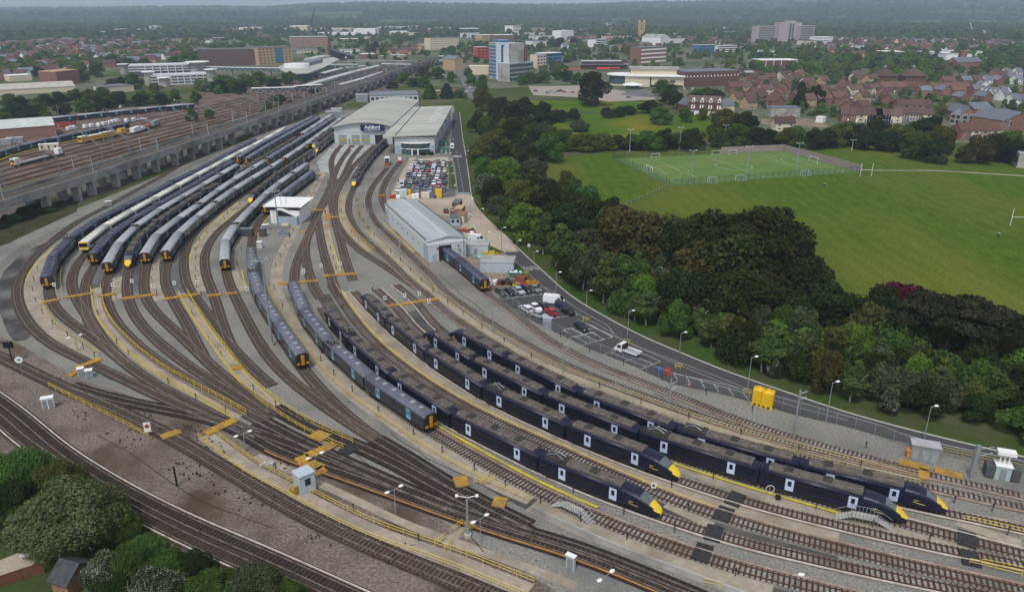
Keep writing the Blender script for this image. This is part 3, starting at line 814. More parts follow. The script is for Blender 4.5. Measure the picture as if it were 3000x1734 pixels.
sheet('staff_path',W('B:820,225 1540,165 1640,160 1640,270 830,262'),.0275,g_pave)
sheet('planted_bed',W('B:1620,280 1720,270 1830,960 1650,950'),.027,g_verge)
def path(text,wl,wr,mat,z,name='walkway',it=12,step=2.0):
 ln=smooth(W(text),step,it)
 mb=MB();mb.strip(Z3(offset(ln,-wl),z),Z3(offset(ln,wr),z))
 o=mb.build(name,mat);o['kind']='structure'
 return ln
sheet('walkway',W('10:505,1010 380,1120 270,1240 215,1360 205,1440;20:205,80 240,200 330,340 450,470 600,570 750,650 860,705 930,700 915,665 760,560 640,480 520,390 430,270 380,180 385,60;10:395,1440 400,1395 368,1350 365,1290 430,1130'),.040,m_conc)
PT={}
PT['cd']=path('20:885,45 900,180 945,320 1050,460 1180,590 1310,700 1460,810 1620,900 1800,1000 2050,1130 2230,1240',1.2,1.2,m_conc,.041)
path('l:515,300 540,380 525,460 530,545',1.5,1.5,m_conc, .041)
path('l:930,60 900,180 905,300 940,420 980,545',1.6,1.6,m_conc,.041)
PT['hi']=path('10:2250,600 2120,700 1995,820 1880,960 1810,1080 1790,1200 1815,1330 1850,1440',1.9,1.9,m_conc,.042)
PT['gh']=path('20:1690,90 1770,240 1890,420 2010,580 2110,710 2200,840 2330,970 2450,1070;21:160,1130 330,1250 480,1340 640,1430;31:700,40 850,110',1.1,1.1,m_conc,.043)
PT['jk']=path('10:2400,800 2260,900 2170,1000 2130,1100 2150,1250 2210,1380;20:2260,70',1.2,1.2,m_conc,.0415)
PT['k6']=path('21:170,30 240,170 330,340 450,500 570,650 700,800 850,945 1000,1065 1200,1195 1400,1320;31:1530,30 1750,155 2000,295 2300,450 2500,560;32:250,560',1.3,2.6,m_conc,.044)
PT['4s']=path('11:1040,880 1200,1040 1330,1165 1450,1295 1600,1425;21:1700,130 1900,290 2080,420 2300,555 2520,690;22:300,765 500,850 800,965 1190,1110 1600,1255 2000,1395;33:0,40 430,165 1000,305 1550,430',1.1,1.3,m_conc,.040)
PT['dep']=path('11:620,330 560,440 450,665 380,805 310,950 240,1080 195,1200 185,1310 200,1440;21:185,60',1.6,1.6,m_conc,.0405)
PT['rr']=path('F:600,180 605,350 625,600 665,850 725,1100 800,1400',.9,1.3,m_conc,.0405)
PT['mq']=path('F:920,-60 890,100 880,250 920,420 1000,570 1110,720 1260,860 1440,1000',1.2,1.2,m_conc,.0405)
PT['st']=path('F:1180,0 1220,340 1370,590 1500,740 1640,880 1800,1030 2000,1220 2280,1440;21:1700,80',.8,.9,g_dirt,.0385)
PT['bot']=path('20:1900,1405;30:2000,80 2200,250 2420,390;31:0,350 200,450 430,565 650,690 900,830 1200,955 1500,1045 1740,1110 2000,1230 2300,1350 2520,1440',1.4,1.4,m_conc,.042)
path('31:0,190 250,300 540,430 800,545 1000,620 1200,765 1400,835 1700,945 2000,1045 2300,1150 2520,1230;32:300,1270 600,1400',.75,.75,m_conc,.043)
path('31:1740,1010 1850,960 1960,830',.9,.9,m_conc,.044)
path('32:190,640 400,745 700,880 1000,1000 1300,1095 1700,1205 2100,1345 2400,1450',1.9,1.9,m_conc,.042)
PT['23']=path('32:1480,255 1700,350 2000,450 2300,555;33:300,620 700,735 1000,805 1400,905 1800,1000 2020,1050',1.6,1.6,m_conc,.043)
path('32:1420,640 1700,760 1850,840',.9,.9,m_conc, .043)
path('33:1650,680 2000,760 2300,800 2520,835',.9,.9,m_conc,.043)
path('33:1900,800 2000,870 2200,930 2520,1010',1.0,1.0,m_conc,.0445)
for k_ in('cd','gh'):
 for o_ in(-1,1):
  e_=1.15 if k_=='cd' else 1.05
  mb=MB();mb.strip(Z3(offset(PT[k_],o_*e_-.11),.052),Z3(offset(PT[k_],o_*e_+.11), .052));mb.build('platform_edge',m_yelbright)['kind']='structure'
def band(key,s0,s1,o0,o1,mat,z,name='cinder_strip'):
 ln=TRK[key];tot=sum((ln[k+1]-ln[k]).length for k in range(len(ln)-1))
 c=cut(ln,tot*s0,tot*s1)
 mb=MB();mb.strip(Z3(offset(c,o0),z),Z3(offset(c,o1),z))
 o=mb.build(name,mat);o['kind']='structure'
 return c
g_soot=M('soot',(.045,.042,.040),(.095,.09,.086),2.0,c3=(.12,.11,.10), big=.12)
band('5',.03,.70,1.6,5.0,g_soot,.0255)
band('5',.03,.70,-4.6,-1.6,m_conc,.0256,'walkway')
band('6',.22,.86,1.7,4.6,g_soot,.0265)
band('3',.10,.6,-4.2,-1.7,g_soot,.0262)
yl=band('6',.05,.60,-2.35,-1.75,m_yelbright,.30,'platform_edge')
yl=band('5',.02,.62,-2.1,-1.68,m_yelbright,.052,'platform_edge')
yl=band('3',.28,.73,1.75,2.3,m_yelbright,.25,'platform_edge')
for o_ in(-1.75,1.75):
 mb=MB();mb.strip(Z3(offset(PT['hi'],o_-.2),.05),Z3(offset(PT['hi'],o_+.2),.05));mb.build('platform_edge',m_yelbright)['kind']='structure'
for txt in('10:520,1000 380,1120 270,1250 220,1370 210,1440','11:600,330 480,420 330,550 270,600','10:1555,920 1480,1000 1420,1090 1400,1130','E:780,590 650,710 560,850 520,980','F:640,580 700,800 760,1000 830,1220 870,1360','10:2230,1230 2250,1340 2290,1420'):
 path(txt,.18,.18,m_yelbright,.06,'platform_edge',it=4)
path('11:925,345 1160,85',.5,.5,m_yelor, .06,'platform_edge',it=2)
path('F:1650,450 1780,580 1950,740 2150,930 2220,1000',.2,.2,m_yelbright,.06,'platform_edge',it=3)
mb=MB()
mb.strip(Z3(offset(kerb,-.0),.15),Z3(offset(kerb,-.28),.15));mb.strip(Z3(kerb,.02), Z3(kerb,.15))
mb.build('kerb',M('kerb_stone',(.40,.38,.33),(.48,.46,.40),1.0))['kind']='structure'
verge=[Z3(offset(kerb,-.28),.11),Z3(offset(kerb,-6.0),.06)]
mb=MB();mb.strip(verge[1],verge[0]);mb.build('grass_verge',g_verge)['kind']='structure'
ct=smooth(W('B:1815,20 1830,120 1865,300 1900,480 1930,650 1960,800 1990,950 2005,1060'),2,3)
mb=MB();tot=sum((ct[k+1]-ct[k]).length for k in range(len(ct)-1));s=0
while s<tot-2:
 c=cut(ct,s,s+2.2,1);mb.strip(Z3(offset(c,-.09),.036),Z3(offset(c,.09),.036));s+=6
mb.build('road_marking',m_line)['kind']='structure'
def ring(p,r1,r2,txt,mat=m_line,rz=0):
 p=G(*T(p)[0][:2]);mb=MB();n=28
 ux,uy=Vector((math.cos(rz),math.sin(rz),0)),Vector((-math.sin(rz),math.cos(rz),0))
 for j in range(n):
  a,b=2*PI*j/n,2*PI*(j+1)/n
  q=[p+ux*math.cos(t)*r1*k+uy*math.sin(t)*r2*k+Vector((0,0,.036))for t,k in((a,.78),(a,1),(b,1),(b,.78))]
  mb.poly(q)
 def bar(x0,x1,y0,y1):
  mb.poly([p+ux*x+uy*y+Vector((0,0,.036))for x,y in((x0*r1,y0*r2),(x1*r1,y0*r2),(x1*r1,y1*r2),(x0*r1,y1*r2))])
 bar(-.40,-.26,-.42,.42)
 for a in((-.05,.42,.32,.42),(-.05,.42,-.42,-.32),(-.05,.08,-.32,.32),(.29,.42,-.32,.32)):bar(*a)
 o=mb.build('road_marking',mat);o['kind']='structure'
ring('B:1945,1080',1.15,2.4,'10',rz=.1);ring('B:2085,1080',1.15,2.4,'10',rz=.1)
ring('B:1785,155',1.1,2.6,'10');ring('B:1895,155',1.1,2.6,'10')
ring('D:918,172',.95, 1.9,'10',m_liney,rz=.65);ring('D:1046,158',.95,1.9,'10',m_liney,rz=.65)
def lines(text,w=.11, mat=m_line,z=.0365):
 """straight paint lines: pairs of points."""
 P_=W(text);mb=MB()
 for k in range(0,len(P_)-1,2):
  a,b=P_[k],P_[k+1];d=(b-a).normalized();nn=Vector((d.y,-d.x,0))*w/2
  mb.poly([Vector((q.x,q.y,z))for q in(a-nn,b-nn,b+nn,a+nn)][::-1])
 for k,f in enumerate(mb.f):
  v=[Vector(mb.v[i])for i in f]
  if(v[1]-v[0]).cross(v[2]-v[0]).z<0:mb.f[k]=f[::-1]
 mb.build('road_marking',mat)['kind']='structure'
lines('D:430,735 1185,645 530,690 570,712 670,660 720,695 840,650 880,680 995,630 1030,660 1145,615 1185,648 ' 'D:730,915 880,1025 880,1025 1130,975 880,960 760,905 970,970 1030,1000 1150,960 1345,1095 1345,1095 1830,1025 1450,1035 1510,1075 1740,925 1830,1025 1160,985 1240,970 1420,945 1520,940 ' 'D:1570,1308 1775,1255 1570,1308 1850,1449 1980,1210 2060,1195 2060,1195 2490,1425 2490,1425 2250,1500 1720,1275 2070,1449 2080,1340 2290,1449 1720,1449 2270,1310 2000,1290 2180,1270 ' '22:470,430 580,405 470,430 690,550 640,570 930,495 930,495 700,380 520,505 820,435 550,415 775,530 690,425 850,515 ' '22:840,660 960,625 840,660 1180,795 1180,795 1370,720 1370,720 1190,640 1015,730 1210,660 920,640 1240,770 1100,660 1300,740 ' '22:1490,825 2140,1010 1490,825 1525,890 1605,850 1650,935 1735,885 1780,968 1860,925 1910,1005 1995,965 2050,1048 2135,1010 2200,1098'.replace(' D:',';D:').replace(' 22:',';22:'))
lines('B:400,935 1620,955 580,935 620,860 720,935 780,830 870,935 920,850 1015,940 1060,860 1160,945 1210,840 1310,950 1350,860 1455,950 1480,850 1600,955 1620,860;B:560,690 700,690 540,745 1640,770 690,740 740,660 820,745 860,660 960,750 1000,660 1100,750 1140,670 1240,755 1280,670;B:660,570 1580,585 780,570 830,500 910,572 960,500 1045,575 1090,500 1180,578 1230,500 1315,580 1350,500 1450,582 1480,500;B:1020,380 1050,330 1140,380 1170,330 1265,385 1300,330 880,380 900,330 1410,385 1420,330',.10)
for txt in('D:660,0 1180,490 1250,540 1420,685 1700,900 1880,1030 2100,1140 2520,1370',):
 path(txt,.06,.06,m_liney,.0366,'road_marking',it=3)
path('D:1125,495 1260,487 1430,630 1500,660 1740,850 1940,970 2520,1275;22:900,470 1200,600 1480,705 1650,770 1900,860 2200,985',.06,.06,m_liney,.0367,'road_marking',it=3)
path('22:600,330 900,470 1160,585 1450,715 1800,860 2140,985;23:120,1050 400,1140 900,1265',.06,.06,m_liney,.0368,'road_marking',it=3)
sheet('town_road',W('o:1040,560 1080,620 1110,690 1150,760 1180,836 1290,836 1240,740 1180,680 1130,600 1110,560'),.02,g_asph2)
sheet('town_road',W('o:1000,400 1130,380 1190,250 1215,210 1225,212 1180,380 1130,540 1030,560 1010,500'),.021,g_asph2)
sheet('town_parking',W('02:150,800 600,790 940,830 1300,880 1330,920 900,940 600,900 200,880'),.02,M('pale_gravel_park',(.25,.22,.19),(.34,.30,.26),.8))
sheet('skate_park',W('p:240,390 330,360 480,345 640,360 760,380 720,410 560,420 380,410'),.026, g_asph2)
sheet('town_street',W('03:1000,860 1080,860 1110,900 1110,980 1040,1010 960,1000 1000,940'),.02,g_asph2)
sheet('town_street',W('03:60,900 240,820 270,830 150,930 90,960'),.02,g_asph2)
sheet('building_plot',W('03:100,1095 580,1105 720,1160 700,1180 250,1170 90,1140'),.02,g_dirt)
sheet('flats_court',W('03:1960,1175 2080,1165 2330,1220 2280,1240 1990,1225'),.02,g_asph2)
sheet('park_path',W('13:1130,316 1700,320 2100,342 2700,382 2700,372 2100,334 1700,312 1130,310'),.014,m_conc)
def hill_h(px):
 P_=[(-2500,30),(-500,31),(0,32),(300,30),(650,27),(800,29),(1000,20),(1150,17),(1350,20),(1500,22),(1700,22), (1900,16),(2100,14),(2300,7),(2500,3),(2700,2),(3000,5),(3500, 9),(5500,15)]
 for(a,b),(c,d)in zip(P_,P_[1:]):
  if a<=px<=c:
   t=(px-a)/(c-a);t=t*t*(3-2*t)
   return b+(d-b)*t
 return 30
def hill_z(ang_px,r):
 top=70+(20-hill_h(ang_px))/FPX*7500
 k=max(0.0,min(1.0,(r-2800)/4700));k=k*k*(3-2*k)
 if r>7500:k=max(.2,1-(r-7500)/9000)
 return top*k
def hills():
 mb=MB();NA,NR=150,46
 rows=[]
 for i in range(NR):
  r=2500*(4.6**(i/(NR-1)))
  row=[]
  for j in range(NA):
   px=-2600+8200*j/(NA-1)
   u=(px-1500)/FPX
   x,y=u*r,r
   z=hill_z(px,r)
   nz=noise.noise(Vector((x*.0011,y*.0011,0)))*16*min(1,max(0,(r-2900)/2500))+noise.noise(Vector((x*.006,y*.006,3)))*5*min(1,max(0,(r-2900)/2000))
   row.append(Vector((x,y,max(-.5,z+nz)if i else-.5)))
  rows.append(row)
 for i in range(NR-1):
  mb.smooth=True
  mb.strip(rows[i+1],rows[i])
 o=mb.build('hills',g_hill);o['kind']='structure'
 return rows
HR=hills()
m_steel=M('dark_steel',(.15,.16,.17),(.22,.23,.24),1.5,.55,.3)
m_clad=M('pale_cladding',(.42,.45,.45),(.50, .53,.53),.7,.6,0,True,stretch=(3,3,.3))
m_cladb=M('blue_grey_cladding',(.27,.32,.38), (.33,.38,.44),.7,.6,0,True,stretch=(3,3,.3))
m_sage=M('sage_roof',(.36,.36, .315),(.41,.41,.36),.5,.6,0,True,stretch=(.15,2.5,1),c3=(.30,.30,.26), big=.05)
m_wshed=M('white_roof',(.30,.325,.33),(.37,.395,.40),.5,.55,0,True,stretch=(2.5,.15,1),c3=(.27,.29,.29),big=.08)
m_brick=M('red_brick',(.18,.095,.075),(.25, .14,.112),1.4,.9,0,True,rand=.15)
m_brickd=M('dark_brick',(.10,.055,.045),(.15,.085,.07),1.4,.9,0,True)
m_buff=M('buff_brick',(.36,.26,.16),(.44,.33,.21),1.2,.9,0, True)
m_cream=M('cream_render',(.55,.48,.36),(.62,.55,.42),.8,.85,0,True)
m_wrend=M('white_render',(.66,.66,.64),(.74,.74,.72),.8,.8,0,True)
m_tile=M('brown_tile',(.078,.052, .046),(.125,.085,.074),1.2,.9,0,True,rand=.25)
m_slate=M('slate_tile',(.11,.12,.14), (.17,.18,.20),1.0,.75,0,True,rand=.2)
m_tred=M('red_tile',(.105,.062,.052),(.16, .097,.08),1.2,.9,0,True,rand=.2)
m_ccrete=M('weathered_concrete',(.30,.285,.265),(.40,.385,.36),.5,.9,0,True,c3=(.22,.21,.195),big=.15)
m_pinkc=M('pink_concrete',(.34,.29,.28), (.42,.37,.355),.5,.9,0,True)
m_flat=M('flat_roof',(.33,.34,.35),(.43,.44,.45),.4,.85,0,True,rand=.15)
m_flatd=M('dark_flat_roof',(.12,.125,.13),(.18,.185,.19),.4,.85,0,True)
m_bluegl=M('blue_glass',(.05,.13,.22),(.08,.19,.30),.6,.2,0,True)
m_grngl=M('green_glass',(.035,.075,.075),(.06,.11,.11),.8,.15,0,True)
m_wood=M('timber',(.20, .12,.07),(.29,.18,.11),1.5,.85,0,True)
m_fencew=M('grey_timber',(.22,.185,.17),(.30,.26,.245),1.5,.9)
m_green=M('green_paint',(.03,.14,.08),(.04,.17,.10),1.0,.6)
m_hivis=M('hivis_orange',(.80,.10,.04),(.72,.09,.04),6.0,.7)
m_skin=M('skin',(.45,.28,.20))
m_rust=M('rust',(.16,.065,.04),(.22,.10,.06),2.0,.85)
def seg(A,B):
 A,B=Vector((A.x,A.y,0)),Vector((B.x,B.y,0))
 d=B-A
 return A,math.atan2(d.y,d.x),d.length
def win_row(T_,face,L,D,z0,z1,x0,x1,n,mat,frac=.7,name='window',proud=.04,parent=None,one=False):
 """a storey of windows; face f front (y=0), b back, l left (x=0), r right (x=L)."""
 par=parent or T_
 st=(x1-x0)/n
 mb=MB()
 for k in range(n):
  a=x0+st*(k+.5-frac/2);b=a+st*frac
  if not one:mb=MB()
  if face=='f':mb.box(a,b,-proud,.05,z0,z1)
  elif face=='b':mb.box(a,b,D-.05,D+proud,z0,z1)
  elif face=='l':mb.box(-proud,.05,a,b,z0,z1)
  else:mb.box(L-.05,L+proud,a,b,z0,z1)
  if not one:mb.build(name,mat,par)
 if one:mb.build(name if n==1 else 'window_row',mat,par)
def block(name,label,cat,A,B,D,H,wall,roof=None,floors=0,bays=0,wmat=None,band=False,ind=False,para=.6,sides='flr',zf=.45,frac=.65,group=None,base=0.0):
 """box building: A,B ground ends of the front, D deep, H high."""
 A,rz,L=seg(A,B)
 t=thing(name,label,cat,A,rz,group)
 mb=MB();mb.box(0,L,0,D,0,H);mb.build('wall',wall,t)
 mb=MB();mb.box(-.15,L+.15,-.15,D+.15,H+.002,H+para);rf=mb.build('roof',roof or m_flat,t)
 if floors:
  fh=(H-base)/floors
  for k in range(floors):
   z0=base+fh*k+fh*(1-zf)*.55;z1=z0+fh*zf
   for s in sides:
    ln=L if s in 'fb' else D
    nb=max(1,round(bays*ln/L))if bays else 1
    if band:win_row(t,s,L,D,z0,z1,.5,ln-.5,1,wmat or m_glass,1.0,'window_band')
    else:win_row(t,s,L,D,z0,z1,.4,ln-.4,nb,wmat or m_glass,frac,one=not ind)
 return t
def pxblock(name,label,cat,xl,yl,xr,yr,yt,D,wall,**k):
 """front foot ends at picture points (xl,yl),(xr,yr), top of the left end at yt."""
 H=HT(xl,yl,yt)
 return block(name,label,cat,G(xl,yl),G(xr,yr),D,H,wall,**k)
def gable(mb,L,D,e,r,ov=.35):
 """two roof slopes along x with ridge at D/2."""
 th=.18
 for s in(0,1):
  y0=-ov if s==0 else D+ov
  q=[(-ov,y0,e-ov*(r-e)/(D/2)),(L+ov,y0,e-ov*(r-e)/(D/2)),(L+ov,D/2,r),(-ov,D/2,r)]
  if s:q=q[::-1]
  mb.add(q+[(x,y,z+th)for x,y,z in q],[(4,5,6,7),(3,2,1,0),(0,1,5,4),(1,2,6,5),(3,0,4,7)])
def gwall(mb,L,D,e,r):
 mb.add([(0,0,0),(L,0,0),(L,D, 0),(0,D,0),(0,0,e),(L,0,e),(L,D,e),(0,D,e),(0,D/2,r),(L,D/2,r)],[(0,1,5,4),(1,2,6,9,5),(2,3,7,6),(3,0,4,8,7)])
def shed(name,label,cat,A,B,D,e,r,wall,roof,group=None,across=False):
 """gabled building: ridge along the front unless across."""
 A,rz,L=seg(A,B)
 t=thing(name,label,cat,A,rz,group)
 mb=MB()
 if not across:
  gwall(mb,L,D,e,r);mb.build('wall',wall,t)
  mb=MB();gable(mb,L,D,e+.02,r+.02);mb.build('roof',roof,t)
 else:
  gwall(mb,D,L,e,r);mb.v=[(L-y if False else y,x,z)for x,y,z in mb.v];mb.f=[f[::-1]for f in mb.f];mb.build('wall',wall,t)
  mb=MB();gable(mb,D,L,e+.02,r+.02);mb.v=[(y,x,z)for x,y,z in mb.v];mb.f=[f[::-1]for f in mb.f];mb.build('roof',roof,t)
 return t
VN=smooth([V2(-190,165),V2(-182,195),V2(-176,222),V2(-171.9,246.6),V2(-167.7,271),V2(-163.5,303),V2(-158.9,342),V2(-153.5,385),V2(-148.5,437),V2(-142.5,495),V2(-136.5,556),V2(-129.5,635),V2(-122.5,727),V2(-117,803),V2(-110,880),V2(-101,960),V2(-88,1050)],4,20)
t=thing('viaduct','long grey concrete railway viaduct on slab piers, left of the yard','viaduct',(VN[20].x,VN[20].y,0))
m_via=M('viaduct_concrete',(.20,.195,.18),(.33,.32,.30),.35,.9,c3=(.14,.13,.12),big=.07)
m_viat=M('viaduct_walk',(.27,.28,.28),(.36,.37,.37),.4,.9)
ZD=7.9
dl,dr_=offset(VN,-10.6),offset(VN,0)
mb=MB();mb.strip(Z3(dl,ZD),Z3(dr_,ZD));mb.strip(Z3(dr_,ZD-1.9),Z3(dl,ZD-1.9));mb.strip(Z3(dl,ZD-1.9),Z3(dl,ZD));mb.strip(Z3(dr_,ZD),Z3(dr_,ZD-1.9));mb.build('deck',m_via,t,True)
for o_ in(0,-10.6):
 a,b=offset(VN,o_),offset(VN,o_-.35 if o_==0 else o_+.35)
 if o_:a,b=b,a
 mb=MB();mb.strip(Z3(b,ZD+1.15),Z3(a,ZD+1.15));mb.strip(Z3(b,ZD),Z3(b,ZD+1.15));mb.strip(Z3(a,ZD+1.15),Z3(a,ZD));mb.build('parapet',m_via,t,True)
mb=MB();mb.strip(Z3(offset(VN,-2.2),ZD+.06),Z3(offset(VN,-.37),ZD+.06));mb.build('deck_walk',m_viat,t,True)
PB=W('10:440,690 680,590 915,545 1125,465 1325,395 1490,330 1645,265 1795,210 1935,160 2065,115 2175,70;01:15,1245 120,1215 210,1180 295,1150 375,1125 445,1090 510,1060 570,1025')
SP=sorted(near_s(VN,p)for p in PB);SP=[SP[0]-30,SP[0]-58]+SP
s_=SP[-1]
while s_<830:s_+=23;SP.append(s_)
for s_ in SP:
 if s_<0:continue
 p,d=at(VN,s_)
 nn=Vector((-d.y,d.x,0))
 for o_ in(1.9,8.3):
  c=p+nn*o_
  mb=MB();mb.obox(c,nn,d,3.2 if o_<3 else 3.6,1.5,0,ZD-1.9);mb.build('pier',m_via,t,True)
 c=p+nn*5.2
 mb=MB();mb.obox(c,nn,d,10.2,2.1,ZD-2.7,ZD-1.902);mb.build('crosshead',m_via,t,True)
VC=[V2(p.x,p.y)for p in VN]
track('va',offset(VC,-4.1),'nearer track on the concrete viaduct deck',bed=m_bedb,sl=m_slc,rail=m_railrust,zb=ZD,it=2,group='tracks on the viaduct',bw=3.0)
track('vb',offset(VC,-7.9),'farther track on the concrete viaduct deck',bed=m_bedb,sl=m_slc,rail=m_railrust,zb=ZD,it=2,group='tracks on the viaduct',bw=3.0)
for k in range(8):
 tx=' '.join('%d,%d'%q for q in((-260,640-17*k),(0,548-15*k),(200,493-13*k),(400,437-11.5*k),(600,382-9.5*k),(800,322-7.6*k),(960,276-6*k),(1080,240-4.6*k),(1180,206-3*k)))
 track('y%d'%k,'P:'+tx,('nearest','second','third','fourth','fifth','sixth','seventh','farthest')[k]+' rusty track beyond the viaduct, counted outward from it',bed=(m_bedb,m_bedd)[k%2],sl=m_slw,rail=m_railrust,it=6,group='tracks of the old yard', step=5.0,bw=2.9)
U1='00^3.8:-420,1535 -200,1470 0,1385 250,1320 500,1265 800,1205 1180,1130'
U2='00^3.8:345,1097 600,1070 900,1040 1300,1000 1600,970 1790,957'
track('u1',U1,'siding of the navy train beyond the viaduct, along a yellow edge',bed=m_bedb,group='tracks of the old yard',ext=(20,30))
track('u2',U2,'siding of the farther pale roofed train below the tree belt',bed=m_bedb,group='tracks of the old yard',ext=(30,60))
run_train('u1','00^3.8:1178,1131','00^3.8:-420,1535','e','navy train beyond the viaduct, behind a yellow platform line',m_sroof)
run_train('u2','00^3.8:1788,958','00^3.8:345,1097','e','pale roofed navy train farthest left, below the tree belt',m_groof)
band('u1',.06,.93,1.9,3.0,m_yelbright,.5,'platform_edge')
band('u1',.06,.93,3.0,3.1,m_conc,.25,'platform_edge')
for key,o_ in(('y6',9),('y7',14)):
 pass
t=thing('depot_hall','large depot hall with pale arched roof and navy name sign','train depot',(-96.6,412.5,0),R(-.6))
HL, HD,HE,HA=31.5,116.0,9.0,11.9
def archz(x):return HE+(HA-HE)*(1-((x-HL*.53)/(HL*.56))**2)
prof=[(HL*k/14,archz(HL*k/14))for k in range(15)]
mb=MB()
mb.add([(x,0,0)for x,z in prof]+[(x,0,z)for x,z in prof],[(k,k+1,16+k,15+k)for k in range(14)])
mb.add([(x,HD,0)for x,z in prof]+[(x,HD,z)for x,z in prof],[(k+1,k,15+k,16+k)for k in range(14)])
mb.add([(0,0,0),(0,HD,0),(0,HD,prof[0][1]),(0,0,prof[0][1])],[(3,2,1,0)])
mb.add([(HL,0,0),(HL,HD,0),(HL,HD,prof[-1][1]),(HL,0,prof[-1][1])],[(0,1,2,3)])
mb.build('wall',m_clad,t)
mb=MB();mb.smooth=True
rp_=[(-.9,archz(-.9))]+prof+[(HL+.2,archz(HL+.2))]
mb.strip([(x,-1.6,z+.25)for x,z in rp_],[(x,HD+.6,z+.25)for x,z in rp_]);mb.f=[f[::-1]for f in mb.f]
mb.smooth=False
mb.strip([(x,-1.6,z-.25)for x,z in rp_],[(x,-1.6,z+.25)for x,z in rp_]);mb.strip([(x,-1.6,z-.25)for x,z in rp_],[(x,-.02,z-.25)for x,z in rp_])
rf=mb.build('roof',m_sage,t)
for k in range(1,28):
 y=HD*k/28
 mb=MB();mb.smooth=True;mb.strip([(x,y-.18,z+.30)for x,z in prof],[(x,y+.18,z+.30)for x,z in prof]);mb.f=[f[::-1]for f in mb.f];mb.build('roof_rib',M('rib_roof',(.385,.385,.335),(.42,.42,.365),.5,.6,0,True),rf)
mb=MB();mb.box(1.2,HL-1.0,-.06,.02,6.25,6.4);mb.build('wall_trim',m_galv,t)
for x0,x1,op in((2.2,6.6,0),(9.3,13.7,0),(14.7,19.1,0),(22.0,26.4,1)):
 mb=MB();mb.box(x0,x1,-.12 if not op else-.02, .05,0,4.9);d_=mb.build('door',m_galv if not op else m_black,t)  # the open doorway is a black panel painting the shade inside the hall
 if not op:
  mb=MB();mb.box(x0,x1,-.16,-.12,1.9,2.7);mb.build('door_stripe',m_yelbright,d_)
  for xx in(x0+.7,x1-1.4):
   mb=MB();mb.box(xx,xx+.7,-.19,-.16,1.95,2.3);mb.build('door_pane',m_black,d_)
for x0 in(7.5,27.6):
 mb=MB();mb.box(x0,x0+1.1,-.1,.05,0,2.9);mb.build('door',m_galv,t)
mb=MB();mb.box(14.7,27.6,-1.45,-1.2,7.4,10.7)
sg=mb.build('name_sign',M('sign_navy',(.012,.018,.06),rough=.5),t)
def words_on(text,size,loc,par,mat,off=.02,rot=(PI/2,0,0),bold=.03):
 c=bpy.data.curves.new('lettering','FONT');c.body=text;c.size=size;c.align_x='CENTER';c.align_y='CENTER';c.extrude=off;c.offset=bold
 c.materials.append(mat)
 o=bpy.data.objects.new('lettering',c)
 me=bpy.data.meshes.new_from_object(o);bpy.data.objects.remove(o)
 o=bpy.data.objects.new('lettering',me);COL.objects.link(o);o.parent=par;o.location=loc;o.rotation_euler=rot
 return o
words_on('Ashford',2.55,(21.15,-1.47,9.25),sg,m_white,bold=.05)
words_on('Train Maintenance Centre',.78,(21.15,-1.47,7.85),sg,m_white,bold=.012)
AX,AL,AD=30.0,26.0,116.0
t=thing('depot_annexe','flat roofed depot annexe with curved glass office front','office building',(-64.6,382.0,0),R(.3))
mb=MB();mb.box(5.2,AL-.6,0,AD,0,8.6);mb.build('wall',m_clad,t)
mb=MB();mb.box(5.15,AL-.55,-.05,AD+.05,0,4.6);mb.build('lower_wall',m_cladb,t)
mb=MB();mb.add([(-.4,-1.5,9.3),(AL+.6,-1.5,10.2),(AL+.6,AD,10.2),(-.4,AD,9.3),(-.4,-1.5,8.75),(AL+.6,-1.5,9.6),(AL+.6,AD,9.6),(-.4,AD,8.75)],[(0,1,2,3),(4,5,1,0),(5,6,2,1),(7,6,5,4),(7,4,0,3),(6,7,3,2)]);rf=mb.build('roof',m_sage,t)
mb=MB();mb.box(5.6,6.1,-1.4,AD,9.45,9.62);mb.build('roof_gutter',m_black,rf)
for k in range(11):
 y=44+6.3*k
 mb=MB();mb.add([(17.5,y,9.98),(22.5,y,10.15),(22.5,y+1.7,10.15),(17.5,y+1.7,9.98)],[(0,1,2,3)]);mb.build('skylight',M('rooflight',(.62,.64,.62),rough=.3),rf)
def arc(x0,x1,b,z0, z1,n=12,th=0.0):
 pts=[(x0+(x1-x0)*k/n,-b*(1-(2*k/n-1)**2)-th)for k in range(n+1)]
 mb=MB();mb.strip([(x, y,z0)for x,y in pts],[(x,y,z1)for x,y in pts])
 mb.add([(x,y,z1)for x,y in pts]+[(x1,.02,z1),(x0,.02,z1)],[tuple(range(n+3))])
 mb.add([(x,y,z0)for x,y in pts]+[(x1,.02,z0),(x0,.02,z0)],[tuple(range(n+2,-1,-1))])
 mb.f=[f[::-1]if len(f)==4 and False else f for f in mb.f]
 return mb
arc(8.5,23.0,1.8,0,5.6).build('curved_glazing',m_grngl,t)
arc(7.6,23.9,2.5,5.6,5.9).build('canopy',m_wrend,t)
arc(7.6,23.9,2.4,2.75,3.0).build('canopy',m_wrend,t)
for x0 in(10,12.6,15.2, 17.8):
 mb=MB();mb.box(x0,x0+1.6,-2.0,-1.0,3.8,4.9);mb.build('window',m_dgrey,t)
for x0 in(13.9,16.9):
 mb=MB();mb.box(x0,x0+.6,-2.9,.0,0,2.9);mb.build('porch_pillar',m_wrend,t)
mb=MB();mb.box(14.5,16.9,-2.2,-1.5,0,2.6);mb.build('door',m_glass,t)
for y in(14,40,66,92):
 mb=MB();mb.box(AL-.62,AL-.5,y,y+12,5.6,6.8);mb.build('window',m_glass,t)
mb=MB();mb.box(9,22.5,.02,.6,8.0,8.05);
mb=MB()
for x in[9+1.7*k for k in range(9)]:mb.tube([(x,-1.2,5.9),(x,-1.2,6.9)],.05,4)
